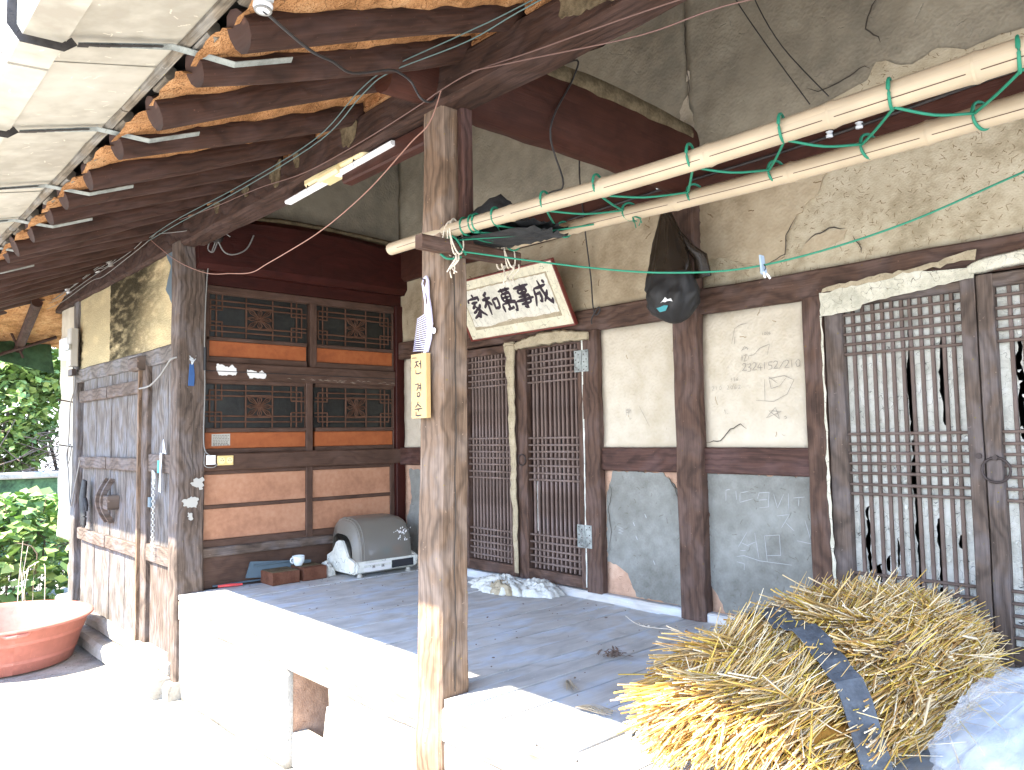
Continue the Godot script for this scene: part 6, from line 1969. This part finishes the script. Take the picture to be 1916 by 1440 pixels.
# ------------------------------------------------------------------ things on the walls
func build_wall_things() -> void:
	# calligraphy frame leaning out from the wall
	var th := deg_to_rad(28.5)
	var xf := Transform3D(Basis(Vector3(1, 0, 0), Vector3(0, cos(th), sin(th)), Vector3(0, -sin(th), cos(th))), Vector3(1.172, 1.945, 0.20))
	var fr := thing("calligraphy_frame", "framed white sheet with five black brush characters, leaning out over the brown lattice doors", "picture")
	var fw := 1.183; var fh := 0.51
	var st := mb()
	var o := 0.010
	for q in [[0, 0, fw, o], [0, fh - o, fw, fh], [0, o, o, fh - o], [fw - o, o, fw, fh - o]]:
		plate(st, PackedVector2Array([Vector2(q[0], q[1]), Vector2(q[2], q[1]), Vector2(q[2], q[3]), Vector2(q[0], q[3])]), xf * Transform3D(Basis.IDENTITY, Vector3(0, 0, -0.018)), 0.03)
	obj("frame_moulding", st, M.frame_red, fr)
	st = mb()
	plate(st, PackedVector2Array([Vector2(o, o), Vector2(fw - o, o), Vector2(fw - o, fh - o), Vector2(o, fh - o)]), xf * Transform3D(Basis.IDENTITY, Vector3(0, 0, -0.012)), 0.010)
	obj("mount", st, surf("mount", "paper", Color(1.0, 0.97, 0.89), 0.7, Vector3(1.2, 1.2, 1.2), 0.3, true, 0.3), fr)
	st = mb()
	plate(st, rough([Vector2(0.10, 0.085), Vector2(1.08, 0.085), Vector2(1.08, 0.43), Vector2(0.10, 0.43)], 0.05, 0.002), xf * Transform3D(Basis.IDENTITY, Vector3(0, 0, -0.0015)), 0.0015)
	obj("mat_sheet", st, M.old_cloth, fr)
	st = mb()
	plate(st, rough([Vector2(0.11, 0.115), Vector2(0.30, 0.10), Vector2(0.52, 0.128), Vector2(0.62, 0.13), Vector2(0.80, 0.115), Vector2(1.07, 0.12), Vector2(1.065, 0.42), Vector2(0.115, 0.42)], 0.025, 0.005), xf * Transform3D(Basis.IDENTITY, Vector3(0, 0, 0.0005)), 0.0015)
	obj("paper_sheet", st, surf("white_sheet", "paper", Color(1.0, 0.98, 0.95), 0.7, Vector3(1.2, 1.2, 1.2), 0.3, true, 0.3), fr)
	st = mb()
	for q in [[0.36, 0.118, 0.95, 0.130]]:
		stroke(st, Array(rough([Vector2(q[0], q[1]), Vector2(q[2], q[3])], 0.02, 0.006, false)), 0.004, xf * Transform3D(Basis.IDENTITY, Vector3(0, 0, 0.002)), 0.0006, 0.2)
	obj("tear_line", st, M.string, fr)
	var ink := {
		"ga": [[48, 0, 54, 12], [20, 18, 14, 34], [20, 20, 82, 16, 74, 32], [30, 36, 68, 34], [52, 38, 40, 50, 26, 58], [44, 48, 58, 60, 62, 78, 54, 96, 42, 90], [54, 60, 40, 70, 22, 76], [58, 72, 44, 86, 18, 98], [80, 44, 70, 54, 62, 58], [62, 58, 74, 78, 96, 94]],
		"hwa": [[44, 2, 34, 10, 20, 16], [6, 32, 30, 30, 56, 26], [30, 12, 32, 50, 30, 96], [30, 32, 20, 50, 4, 64], [32, 38, 42, 46, 54, 58], [62, 36, 66, 58, 64, 78], [62, 38, 92, 34, 92, 56, 88, 76], [64, 74, 90, 72]],
		"man": [[18, 12, 50, 10, 84, 8], [36, 2, 38, 22], [64, 0, 62, 20], [28, 26, 28, 42, 32, 56], [28, 26, 74, 22, 74, 38, 70, 54], [30, 40, 70, 38], [32, 54, 70, 52], [16, 64, 18, 96], [16, 64, 60, 60, 88, 60, 88, 80, 84, 96, 74, 92], [50, 24, 50, 60, 52, 84], [36, 88, 52, 84, 66, 86], [66, 76, 72, 88]],
		"sa": [[10, 14, 50, 12, 92, 8], [28, 22, 30, 38], [28, 24, 72, 20, 70, 36], [30, 37, 70, 35], [22, 50, 78, 46, 78, 62, 76, 76], [4, 64, 50, 62, 98, 58], [24, 78, 76, 75], [50, 0, 52, 40, 52, 94, 36, 86]],
		"seong": [[20, 30, 50, 28, 82, 22], [20, 30, 18, 60, 4, 96], [20, 52, 44, 48, 44, 66, 40, 82, 30, 76], [50, 2, 58, 40, 70, 72, 90, 94, 94, 74], [82, 42, 70, 62, 52, 84], [72, 4, 82, 16]]}
	var x := 0.115
	for ch in ["ga", "hwa", "man", "sa", "seong"]:
		st = mb()
		scribble(st, ink[ch], Vector2(x, 0.385), 0.205, 0.027, xf * Transform3D(Basis.IDENTITY, Vector3(0, 0, 0.002)), 0.0006)
		obj("brush_character", st, M.ink, fr)
		x += 0.187
	# the black bag
	var bg := thing("black_plastic_bag", "stuffed black plastic bag hanging by its handles at the wall post, torn near the bottom", "bag")
	var prof := [[0.0, 0.010, 0.008], [0.03, 0.034, 0.02], [0.12, 0.072, 0.035], [0.25, 0.112, 0.06], [0.36, 0.138, 0.085], [0.46, 0.158, 0.11], [0.52, 0.170, 0.125], [0.57, 0.172, 0.135], [0.62, 0.155, 0.13], [0.66, 0.122, 0.11], [0.70, 0.075, 0.07], [0.725, 0.03, 0.03], [0.73, 0.0, 0.0]]
	var seg := 44
	var part := [mb(), mb()]
	for pp in part:
		pp.set_smooth_group(0)
	var rows := []
	var fine := []
	for i in prof.size() - 1:
		for k in 3:
			var f := k / 3.0
			fine.append([lerpf(prof[i][0], prof[i + 1][0], f), lerpf(prof[i][1], prof[i + 1][1], f), lerpf(prof[i][2], prof[i + 1][2], f)])
	fine.append(prof[-1])
	for q in fine:
		var row := []
		var f: float = q[0] / 0.74
		for k in seg:
			var an := TAU * k / seg
			var fold := 0.10 * (1.0 - f) * sin(an * 7.0 + f * 2.0) + 0.26 * noise.get_noise_3d(cos(an) * 1.8, sin(an) * 1.8, f * 4.0) * (0.4 + f) + 0.06 * absf(noise.get_noise_3d(cos(an) * 5, sin(an) * 5, f * 14.0))
			row.append(Vector3(3.305 + 0.045 * f + cos(an) * q[1] * (1.0 + fold), 2.545 - q[0], 0.40 + sin(an) * q[2] * (1.0 + fold)))
		rows.append(row)
	for i in rows.size() - 1:
		var st2: SurfaceTool = part[0] if fine[i][0] < 0.41 else part[1]
		for k in seg:
			var k2 := (k + 1) % seg
			quad(st2, rows[i][k], rows[i][k2], rows[i + 1][k2], rows[i + 1][k], Vector2.ZERO, Vector2.ZERO, Vector2.ZERO, Vector2.ZERO)
	obj("stretched_neck", part[0], M.bag_thin, bg)
	obj("stuffed_bulge", part[1], M.bag_black, bg)
	st = mb()
	sweep(st, [Vector3(3.32, 2.53, 0.42), Vector3(3.40, 2.36, 0.40), Vector3(3.47, 2.26, 0.38), Vector3(3.515, 2.20, 0.36), Vector3(3.52, 2.08, 0.34)], rect(0.07, 0.03, 0.012), [0.25, 0.5, 0.8, 1.2, 1.4], Vector3.BACK, true, true, 0.02)
	obj("side_handle", st, M.bag_thin, bg)
	st = mb()
	wire(st, [Vector3(3.29, 2.555, 0.42), Vector3(3.285, 2.60, 0.34), Vector3(3.285, 2.62, 0.22)], 0.004, 5, 3)
	obj("hanging_wire", st, M.iron, bg)
	st = mb()
	plate(st, rough([Vector2(3.362, 1.922), Vector2(3.40, 1.93), Vector2(3.435, 1.925), Vector2(3.425, 1.945), Vector2(3.405, 1.94), Vector2(3.39, 1.955), Vector2(3.378, 1.938)], 0.012, 0.006), Transform3D(Basis(Vector3.UP, 0.35), Vector3(3.40, 0, 0.545)) * Transform3D(Basis.IDENTITY, Vector3(-3.40, 0, 0)), 0.004)
	obj("white_tear", st, M.white, bg)
	st = mb()
	plate(st, rough([Vector2(3.33, 1.895), Vector2(3.40, 1.905), Vector2(3.385, 1.875), Vector2(3.35, 1.87)], 0.02, 0.006), Transform3D(Basis(Vector3.UP, 0.35), Vector3(3.40, 0, 0.535)) * Transform3D(Basis.IDENTITY, Vector3(-3.40, 0, 0)), 0.004)
	obj("teal_tear", st, M.teal, bg)
	# peeled paper over the right doors
	var pp2 := thing("peeled_paper", "strip of peeling white paper pasted over the head of the torn lattice doors", "paper")
	st = mb()
	plate(st, rough([Vector2(4.165, 1.775), Vector2(4.38, 1.79), Vector2(4.39, 1.81), Vector2(4.60, 1.835), Vector2(4.92, 1.865), Vector2(4.925, 1.905), Vector2(4.72, 1.93), Vector2(4.60, 1.945), Vector2(4.55, 1.925), Vector2(4.16, 1.905)], 0.03, 0.008), wallxf(0.196), 0.003)
	obj("lower_layer", st, M.peel, pp2)
	st = mb()
	plate(st, rough([Vector2(4.17, 1.905), Vector2(4.50, 1.92), Vector2(4.62, 1.93), Vector2(4.90, 1.955), Vector2(4.93, 1.95), Vector2(4.94, 2.0), Vector2(4.90, 2.0), Vector2(4.70, 1.965), Vector2(4.40, 1.945), Vector2(4.18, 1.925)], 0.03, 0.008), Transform3D(Basis(Vector3.RIGHT, 0.12), Vector3(0, 1.9, 0.190)) * Transform3D(Basis.IDENTITY, Vector3(0, -1.9, 0)), 0.003)
	obj("upper_layer", st, M.old_cloth, pp2)
	st = mb()
	sweep(st, smooth_path([Vector3(4.90, 1.905, 0.205), Vector3(5.05, 1.925, 0.208), Vector3(5.2, 1.93, 0.21), Vector3(5.65, 1.935, 0.205)], 5), PackedVector2Array([Vector2(-0.012, -0.035), Vector2(0.010, -0.02), Vector2(0.004, 0.0), Vector2(0.016, 0.022), Vector2(-0.004, 0.035), Vector2(-0.012, 0.0)]), [0.6, 0.8, 1.0], Vector3.UP, true, true, 0.006)
	obj("rolled_paper", st, M.peel, pp2)
	st = mb()
	plate(st, rough([Vector2(4.158, 1.78), Vector2(4.170, 1.78), Vector2(4.174, 1.2), Vector2(4.178, 0.9), Vector2(4.186, 0.4), Vector2(4.19, 0.20), Vector2(4.178, 0.20), Vector2(4.168, 0.5), Vector2(4.160, 0.85), Vector2(4.163, 1.3)], 0.05, 0.006), wallxf(0.1955), 0.002)
	obj("jamb_strip", st, M.peel, pp2)
	# paint line on the right jamb of the brown doors
	st = mb()
	plate(st, rough([Vector2(2.392, 1.87), Vector2(2.402, 1.87), Vector2(2.404, 1.2), Vector2(2.398, 0.08), Vector2(2.388, 0.08), Vector2(2.392, 1.2)], 0.05, 0.004), wallxf(0.1955), 0.002)
	tag(obj("paper_strip", st, M.paper), "narrow white paper strip down the hinge side of the brown lattice door", "paper")
	# switch and outlet on the cupboard wall
	var sw := thing("light_switch", "square white light switch at the left end of the cupboard sill rail", "switch")
	timber("plate", Vector3(0.056, 0.966, 1.905), Vector3(0.078, 1.038, 1.978), 1, M.white, sw, 0.006)
	timber("rocker", Vector3(0.078, 0.982, 1.92), Vector3(0.086, 1.022, 1.963), 1, M.tape_white, sw, 0.003)
	var so := thing("wall_socket", "cream double wall socket beside the white light switch", "socket")
	timber("plate", Vector3(0.056, 0.958, 1.765), Vector3(0.078, 1.032, 1.893), 1, M.yellow_plastic, so, 0.006)
	for z in [1.86, 1.798]:
		st = mb()
		plate(st, circle(0.026, 20), sidexf(0.0785) * Transform3D(Basis.IDENTITY, Vector3(-z, 0.995, 0)), 0.004)
		var f := obj("socket_face", st, M.cream_plastic, so)
		st = mb()
		for dz in [-0.009, 0.009]:
			plate(st, circle(0.0035, 8), sidexf(0.0828) * Transform3D(Basis.IDENTITY, Vector3(-z + dz, 0.995, 0)), 0.001)
		plate(st, circle(0.003, 8), sidexf(0.0828) * Transform3D(Basis.IDENTITY, Vector3(-z, 1.010, 0)), 0.001)
		obj("pin_hole", st, M.black, f)
	# blue strap on the corner post
	var bs := thing("blue_strap", "short blue strap with a frayed knot hanging on the corner post", "strap")
	st = mb()
	sweep(st, [Vector3(0.075, 1.745, 2.10), Vector3(0.078, 1.66, 2.10), Vector3(0.076, 1.575, 2.103)], rect(0.045, 0.006, 0.002), [0.7, 1.0, 1.0], Vector3.RIGHT)
	obj("band", st, M.blue, bs)
	st = mb()
	for k in 8:
		var p := Vector3(0.08, 1.74, 2.10)
		wire(st, [p, p + Vector3(0.01, 0.03, rng.randf_range(-0.015, 0.015)), p + Vector3(0.01, rng.randf_range(0.03, 0.07), rng.randf_range(-0.03, 0.03))], 0.003, 4, 2)
	obj("knot", st, M.foil, bs)
	# tools hanging on the kitchen side bay
	var wr := thing("wrench", "steel wrench hanging on the narrow bay between kitchen door and corner post", "tool")
	st = mb()
	sweep(st, [Vector3(-0.36, 1.06, 2.175), Vector3(-0.355, 0.92, 2.18), Vector3(-0.375, 0.75, 2.175)], rect(0.045, 0.012, 0.004), [0.8, 0.7, 1.2], Vector3.BACK)
	obj("shank", st, M.steel, wr)
	var tg2 := thing("torn_tape", "scrap of white tape with a teal fold above the hanging wrench", "tape")
	st = mb()
	plate(st, rough([Vector2(-0.34, 1.06), Vector2(-0.26, 1.05), Vector2(-0.30, 1.11), Vector2(-0.33, 1.17)], 0.03, 0.006), wallxf(2.168), 0.004)
	obj("scrap", st, M.foil, tg2)
	st = mb()
	plate(st, PackedVector2Array([Vector2(-0.45, 0.90), Vector2(-0.41, 0.90), Vector2(-0.41, 1.0), Vector2(-0.45, 1.0)]), wallxf(2.168), 0.008)
	obj("fold", st, M.teal, tg2)
	var pk := thing("padlock", "blue-black padlock on a white chain beside the kitchen door", "padlock")
	timber("body", Vector3(-0.60, 0.62, 2.175), Vector3(-0.54, 0.70, 2.20), 1, M.slate, pk, 0.008)
	st = mb()
	for k in 26:
		ring(st, Vector3(-0.49, 0.84 - k * 0.024, 2.19), 0.011, 0.004, Basis(Vector3.UP, 1.2 * (k % 2)))
	obj("chain", st, M.panel_grey, pk)
	st = mb()
	plate(st, rough([Vector2(-0.58, 0.92), Vector2(-0.52, 0.90), Vector2(-0.50, 0.76), Vector2(-0.55, 0.78)], 0.03, 0.01), wallxf(2.168), 0.008)
	obj("white_rag", st, M.cloth, pk)
	var gl := thing("black_glove", "dusty black work glove hanging on the far leaf of the kitchen door", "glove")
	st = mb()
	sweep(st, [Vector3(-2.48, 0.78, 2.215), Vector3(-2.50, 0.60, 2.225), Vector3(-2.46, 0.42, 2.22)], rect(0.15, 0.03, 0.012), [0.8, 1.1, 0.9], Vector3.BACK, true, true, 0.02)
	obj("palm", st, M.rubber, gl)
	for k in 4:
		st = mb()
		sweep(st, [Vector3(-2.52 + k * 0.036, 0.42, 2.22), Vector3(-2.525 + k * 0.040, 0.36 - 0.02 * (k % 2), 2.225), Vector3(-2.52 + k * 0.042, 0.30 + 0.03 * absf(k - 1.5), 2.22)], circle(0.016, 8), [1, 1, 0.6], Vector3.BACK, true)
		obj("finger", st, M.rubber, gl)
	st = mb()
	sweep(st, [Vector3(-2.42, 0.60, 2.22), Vector3(-2.37, 0.54, 2.22), Vector3(-2.36, 0.48, 2.22)], circle(0.018, 8), [1, 1, 0.6], Vector3.BACK, true)
	obj("thumb", st, M.rubber, gl)
	# lamp under the eave purlin
	var lp := thing("strip_lamp", "unlit strip lamp with cream body and two bare white tubes under the eave beam", "lamp")
	var slope := 0.025
	st = mb()
	var body := [[2.03, 0.0], [2.62, 0.0]]
	sweep(st, [Vector3(2.02, 2.655, 2.12), Vector3(2.30, 2.660, 2.12), Vector3(2.62, 2.668, 2.12)], rect(0.085, 0.05, 0.012), [], Vector3.UP)
	lathe(st, [Vector2(0.0, -0.025), Vector2(0.042, -0.025), Vector2(0.0425, 0.025), Vector2(0, 0.025)], 20, Vector3(2.63, 2.668, 2.12))
	obj("body", st, M.cream_plastic, lp)
	st = mb()
	sweep(st, [Vector3(2.20, 2.632, 2.13), Vector3(2.42, 2.636, 2.13)], rect(0.10, 0.05, 0.02), [], Vector3.UP)
	obj("lamp_holder", st, M.cream_plastic, lp)
	for q in [[1.76, 2.22], [2.36, 2.92]]:
		st = mb()
		sweep(st, [Vector3(q[0], 2.605 + (q[0] - 1.76) * slope, 2.135), Vector3(q[1], 2.605 + (q[1] - 1.76) * slope, 2.135)], rect(0.048, 0.026, 0.012), [], Vector3.UP, false)
		obj("tube", st, M.tube, lp)
		st = mb()
		var ex: float = lerpf(q[0], q[1], 0.62 if q[0] < 2 else 0.36)
		sweep(st, [Vector3(ex, 2.592 + (ex - 1.76) * slope, 2.135), Vector3(ex, 2.65, 2.135)], rect(0.004, 0.05, 0.001), [], Vector3.BACK)
		obj("tube_clip", st, M.iron, lp)

func build_wires() -> void:
	var a := thing("teal_cable", "twin teal-grey cable strung along the face of the eave beam", "cable")
	var st := mb()
	wire(st, [Vector3(5.4, 2.60, 2.46), Vector3(4.249, 2.665, 2.46), Vector3(3.892, 2.690, 2.47), Vector3(3.46, 2.70, 2.52), Vector3(3.22, 2.685, 2.52), Vector3(2.709, 2.637, 2.46), Vector3(1.813, 2.630, 2.46), Vector3(0.755, 2.66, 2.46), Vector3(-0.36, 2.78, 2.30)], 0.0028, 5, 6)
	wire(st, [Vector3(5.4, 2.58, 2.46), Vector3(4.302, 2.647, 2.46), Vector3(3.924, 2.650, 2.47), Vector3(3.47, 2.68, 2.52), Vector3(3.25, 2.66, 2.52), Vector3(2.763, 2.615, 2.46), Vector3(1.85, 2.604, 2.46), Vector3(0.858, 2.625, 2.46), Vector3(-0.36, 2.76, 2.30)], 0.0028, 5, 6)
	obj("strand", st, M.wire_teal, a)
	var b := thing("brown_cable", "thin brown cable running low along the eave beam past the lamp", "cable")
	st = mb()
	wire(st, [Vector3(5.6, 2.42, 2.22), Vector3(4.617, 2.575, 2.22), Vector3(4.027, 2.655, 2.22), Vector3(3.667, 2.70, 2.23), Vector3(3.44, 2.70, 2.23), Vector3(3.258, 2.685, 2.23), Vector3(2.766, 2.672, 2.22), Vector3(2.133, 2.68, 2.21), Vector3(1.491, 2.745, 2.21), Vector3(0.793, 2.79, 2.21), Vector3(0.047, 2.85, 2.22), Vector3(-0.45, 2.87, 2.23)], 0.003, 5, 6)
	wire(st, [Vector3(5.6, 2.25, 2.22), Vector3(4.95, 2.452, 2.22), Vector3(4.547, 2.507, 2.22), Vector3(4.026, 2.626, 2.22), Vector3(3.667, 2.70, 2.24)], 0.003, 5, 6)
	obj("strand", st, M.wire_brown, b)
	var c := thing("pink_cable", "pinkish cable drooping from the front post across the cupboard wall top", "cable")
	st = mb()
	wire(st, [Vector3(3.45, 2.69, 2.24), Vector3(3.36, 2.57, 2.24), Vector3(3.225, 2.515, 2.25), Vector3(2.913, 2.40, 2.25), Vector3(2.603, 2.32, 2.25), Vector3(2.316, 2.27, 2.25), Vector3(1.997, 2.238, 2.25), Vector3(1.716, 2.215, 2.25), Vector3(1.487, 2.20, 2.25), Vector3(1.154, 2.25, 2.25), Vector3(0.736, 2.325, 2.25), Vector3(0.147, 2.52, 2.25), Vector3(-0.50, 2.82, 2.25)], 0.0032, 5, 6)
	obj("strand", st, M.wire_pink, c)
	var d := thing("black_cable", "black cable looping from the white eave insulator to the front post", "cable")
	st = mb()
	wire(st, [Vector3(4.09, 2.368, 3.36), Vector3(3.96, 2.375, 3.15), Vector3(3.84, 2.43, 3.0), Vector3(3.72, 2.48, 2.85), Vector3(3.67, 2.57, 2.66), Vector3(3.625, 2.60, 2.58), Vector3(3.59, 2.60, 2.50), Vector3(3.60, 2.54, 2.46), Vector3(3.56, 2.56, 2.38), Vector3(3.44, 2.66, 2.26)], 0.005, 6, 5)
	obj("strand", st, M.wire_black, d)
	# porcelain insulator string at the eave
	var n := thing("eave_insulator", "stack of white porcelain insulators under the outermost rafter, top of the picture", "insulator")
	st = mb()
	lathe(st, [Vector2(0, 0), Vector2(0.018, 0), Vector2(0.028, 0.012), Vector2(0.028, 0.020), Vector2(0.016, 0.026), Vector2(0.030, 0.034), Vector2(0.030, 0.044), Vector2(0.016, 0.050), Vector2(0.028, 0.058), Vector2(0.028, 0.068), Vector2(0.014, 0.076), Vector2(0, 0.076)], 18, Vector3(4.09, 2.365, 3.36))
	obj("discs", st, M.porcelain, n)
	st = mb()
	ring(st, Vector3(4.09, 2.368, 3.36), 0.022, 0.004, Basis(Vector3.RIGHT, 1.5))
	obj("tie", st, M.wire_grey, n)
	var where := [[-3.9, 2.72, "at the left end of the kitchen wall top"], [-3.15, 2.72, "above the cream wall end, second from the left"], [-2.05, 2.76, "over the smoke stain, left of two close ones"], [-1.6, 2.74, "over the smoke stain, right of two close ones"], [-0.84, 2.78, "left of the corner post, below the last rafters"], [-0.36, 2.80, "nearest the corner post at the eave beam"]]
	for q in where:
		var k := thing("knob_insulator", "small grey porcelain knob holding wires " + q[2], "insulator", Vector3(q[0], q[1] + 0.04, 2.24), "knob insulators along the kitchen wall top")
		st = mb()
		lathe(st, [Vector2(0, 0), Vector2(0.022, 0), Vector2(0.026, 0.012), Vector2(0.017, 0.022), Vector2(0.017, 0.03), Vector2(0.027, 0.038), Vector2(0.027, 0.052), Vector2(0.02, 0.06), Vector2(0, 0.06)], 14)
		var kk := obj("knob", st, M.porcelain if q[0] < -1.8 else M.panel_grey, k)
		kk.rotation_degrees = Vector3(20, 0, 0)
		st = mb()
		sweep(st, [Vector3(0, 0.05, 0), Vector3(0, 0.13, -0.03)], circle(0.005, 6))
		obj("screw", st, M.iron, k)
	var kw := thing("kitchen_wires", "bundle of tangled grey wires strung between the knob insulators above the kitchen door", "wires")
	st = mb()
	for w in 5:
		var pts := []
		for q in where:
			pts.append(Vector3(q[0] + rng.randf_range(-0.02, 0.02), q[1] + 0.05 + rng.randf_range(-0.02, 0.02) - (0.05 * (w - 2) if w > 2 else 0.0), 2.27 + 0.008 * w))
		pts.append(Vector3(-0.05, 2.84, 2.27))
		wire(st, pts, 0.003, 5, 5)
	wire(st, [Vector3(-0.4, 2.83, 2.26), Vector3(0.1, 2.76, 2.20), Vector3(0.5, 2.72, 2.12), Vector3(0.55, 2.66, 2.0)], 0.0035, 5, 4)
	obj("strands", st, M.wire_grey, kw)
	# junction at the cupboard wall top
	var j := thing("round_junction", "dark round junction with grey cable loops at the top left of the cupboard wall", "junction")
	st = mb()
	lathe(st, [Vector2(0, 0), Vector2(0.035, 0), Vector2(0.05, 0.03), Vector2(0.05, 0.05), Vector2(0.03, 0.07), Vector2(0, 0.07)], 16, Vector3(0.19, 2.70, 1.96))
	obj("cap", st, M.black_paint, j)
	st = mb()
	wire(st, [Vector3(0.17, 2.72, 2.0), Vector3(0.17, 2.64, 2.02), Vector3(0.17, 2.62, 1.98), Vector3(0.18, 2.70, 1.95)], 0.005, 6, 5)
	wire(st, [Vector3(0.19, 2.71, 1.95), Vector3(0.19, 2.63, 1.90), Vector3(0.19, 2.62, 1.82), Vector3(0.19, 2.68, 1.72), Vector3(0.19, 2.80, 1.66)], 0.006, 6, 5)
	wire(st, [Vector3(0.16, 2.70, 1.96), Vector3(0.10, 2.55, 1.985), Vector3(0.075, 2.30, 1.995), Vector3(0.07, 2.0, 2.0), Vector3(0.068, 1.8, 2.0), Vector3(0.07, 1.55, 1.995), Vector3(0.066, 1.2, 2.0), Vector3(0.07, 1.08, 1.99), Vector3(0.085, 1.04, 1.96)], 0.005, 6, 5)
	wire(st, [Vector3(0.07, 1.06, 1.99), Vector3(0.08, 0.96, 1.995), Vector3(0.09, 0.945, 1.93), Vector3(0.08, 0.97, 1.895)], 0.004, 6, 4)
	obj("cable", st, M.wire_grey, j)
	st = mb()
	sweep(st, [Vector3(0.072, 1.88, 1.995), Vector3(0.07, 1.70, 1.998)], circle(0.012, 8), [], Vector3.BACK, true)
	obj("black_tape", st, M.black, j)
	var g := thing("grey_rod", "thin grey cable bent from the corner post to the kitchen door head", "cable")
	st = mb()
	wire(st, [Vector3(0.06, 1.81, 2.06), Vector3(0.02, 1.79, 2.215), Vector3(-0.14, 1.74, 2.215), Vector3(-0.32, 1.67, 2.21), Vector3(-0.55, 1.61, 2.21), Vector3(-0.80, 1.60, 2.215)], 0.008, 6, 4)
	obj("strand", st, M.wire_grey, g)
	# loose coil below the meter
	var co := thing("cable_coil", "loose grey cable coil hanging beside the kitchen door below the electric box", "cable")
	st = mb()
	wire(st, [Vector3(-3.10, 1.97, 2.2), Vector3(-3.0, 1.85, 2.2), Vector3(-3.02, 1.72, 2.2), Vector3(-3.12, 1.62, 2.2), Vector3(-3.18, 1.55, 2.2), Vector3(-3.2, 1.3, 2.2), Vector3(-3.24, 1.05, 2.2), Vector3(-3.2, 0.92, 2.21), Vector3(-3.12, 0.98, 2.21), Vector3(-3.10, 1.1, 2.2), Vector3(-3.18, 1.14, 2.2), Vector3(-3.24, 1.02, 2.21), Vector3(-3.2, 0.86, 2.2), Vector3(-3.14, 0.66, 2.2), Vector3(-3.05, 0.52, 2.21), Vector3(-2.95, 0.52, 2.22), Vector3(-2.80, 0.75, 2.22), Vector3(-2.68, 0.98, 2.21)], 0.0065, 6, 5)
	obj("strand", st, M.wire_grey, co)
	st = mb()
	sweep(st, [Vector3(-3.22, 1.58, 2.1), Vector3(-3.28, 1.62, 2.3)], circle(0.008, 6))
	sweep(st, [Vector3(-3.22, 1.10, 2.1), Vector3(-3.30, 1.14, 2.3)], circle(0.008, 6))
	obj("nail", st, M.iron, co)
	# wires on the rear wall
	var h := thing("hanging_wire", "dark wire hanging down the upper wall onto the lintel beside the calligraphy frame", "wire")
	st = mb()
	wire(st, [Vector3(2.42, 3.2, 0.2), Vector3(2.42, 3.0, 0.205), Vector3(2.455, 2.62, 0.2), Vector3(2.47, 2.27, 0.165), Vector3(2.50, 2.07, 0.185), Vector3(2.54, 1.99, 0.20), Vector3(2.58, 2.02, 0.2), Vector3(2.56, 2.04, 0.2), Vector3(2.50, 1.97, 0.2), Vector3(2.50, 1.93, 0.2)], 0.005, 6, 5)
	obj("strand", st, M.wire_black, h)
	var u := thing("black_cable", "thin black cable slung over the massive cross beam to the rear wall", "cable")
	st = mb()
	wire(st, [Vector3(3.0, 3.15, 1.3), Vector3(3.37, 3.17, 1.28), Vector3(3.405, 3.05, 1.32), Vector3(3.40, 2.72, 1.5), Vector3(3.20, 2.55, 1.2), Vector3(2.6, 2.75, 0.7), Vector3(2.0, 2.85, 0.35), Vector3(1.6, 3.0, 0.2)], 0.005, 6, 6)
	obj("strand", st, M.wire_black, u)
	var v := thing("wall_wires", "pair of thin black wires slanting down the upper rear wall", "wires")
	st = mb()
	wire(st, [Vector3(3.66, 3.95, 0.18), Vector3(3.716, 3.767, 0.18), Vector3(3.928, 3.366, 0.18), Vector3(4.155, 2.97, 0.2)], 0.0035, 5, 5)
	wire(st, [Vector3(3.78, 3.95, 0.18), Vector3(3.839, 3.713, 0.18), Vector3(3.996, 3.372, 0.18), Vector3(4.263, 2.979, 0.2)], 0.0035, 5, 5)
	obj("strand", st, M.wire_black, v)
	# conduit and knobs on the upper beam
	var pi := thing("beam_conduit", "thin dark conduit with small knobs along the upper wall beam behind the bamboo poles", "conduit")
	st = mb()
	wire(st, [Vector3(2.3, 2.72, 0.21), Vector3(3.2, 2.735, 0.22), Vector3(4.2, 2.745, 0.22), Vector3(5.4, 2.80, 0.22), Vector3(7.0, 2.80, 0.22)], 0.009, 6, 4)
	obj("pipe", st, M.black_paint, pi)
	for x in [3.13, 3.26, 4.27, 4.43]:
		st = mb()
		lathe(st, [Vector2(0, 0), Vector2(0.018, 0), Vector2(0.02, 0.012), Vector2(0.012, 0.02), Vector2(0.02, 0.03), Vector2(0, 0.04)], 12, Vector3(x, 2.74, 0.225))
		obj("knob", st, M.porcelain, pi)
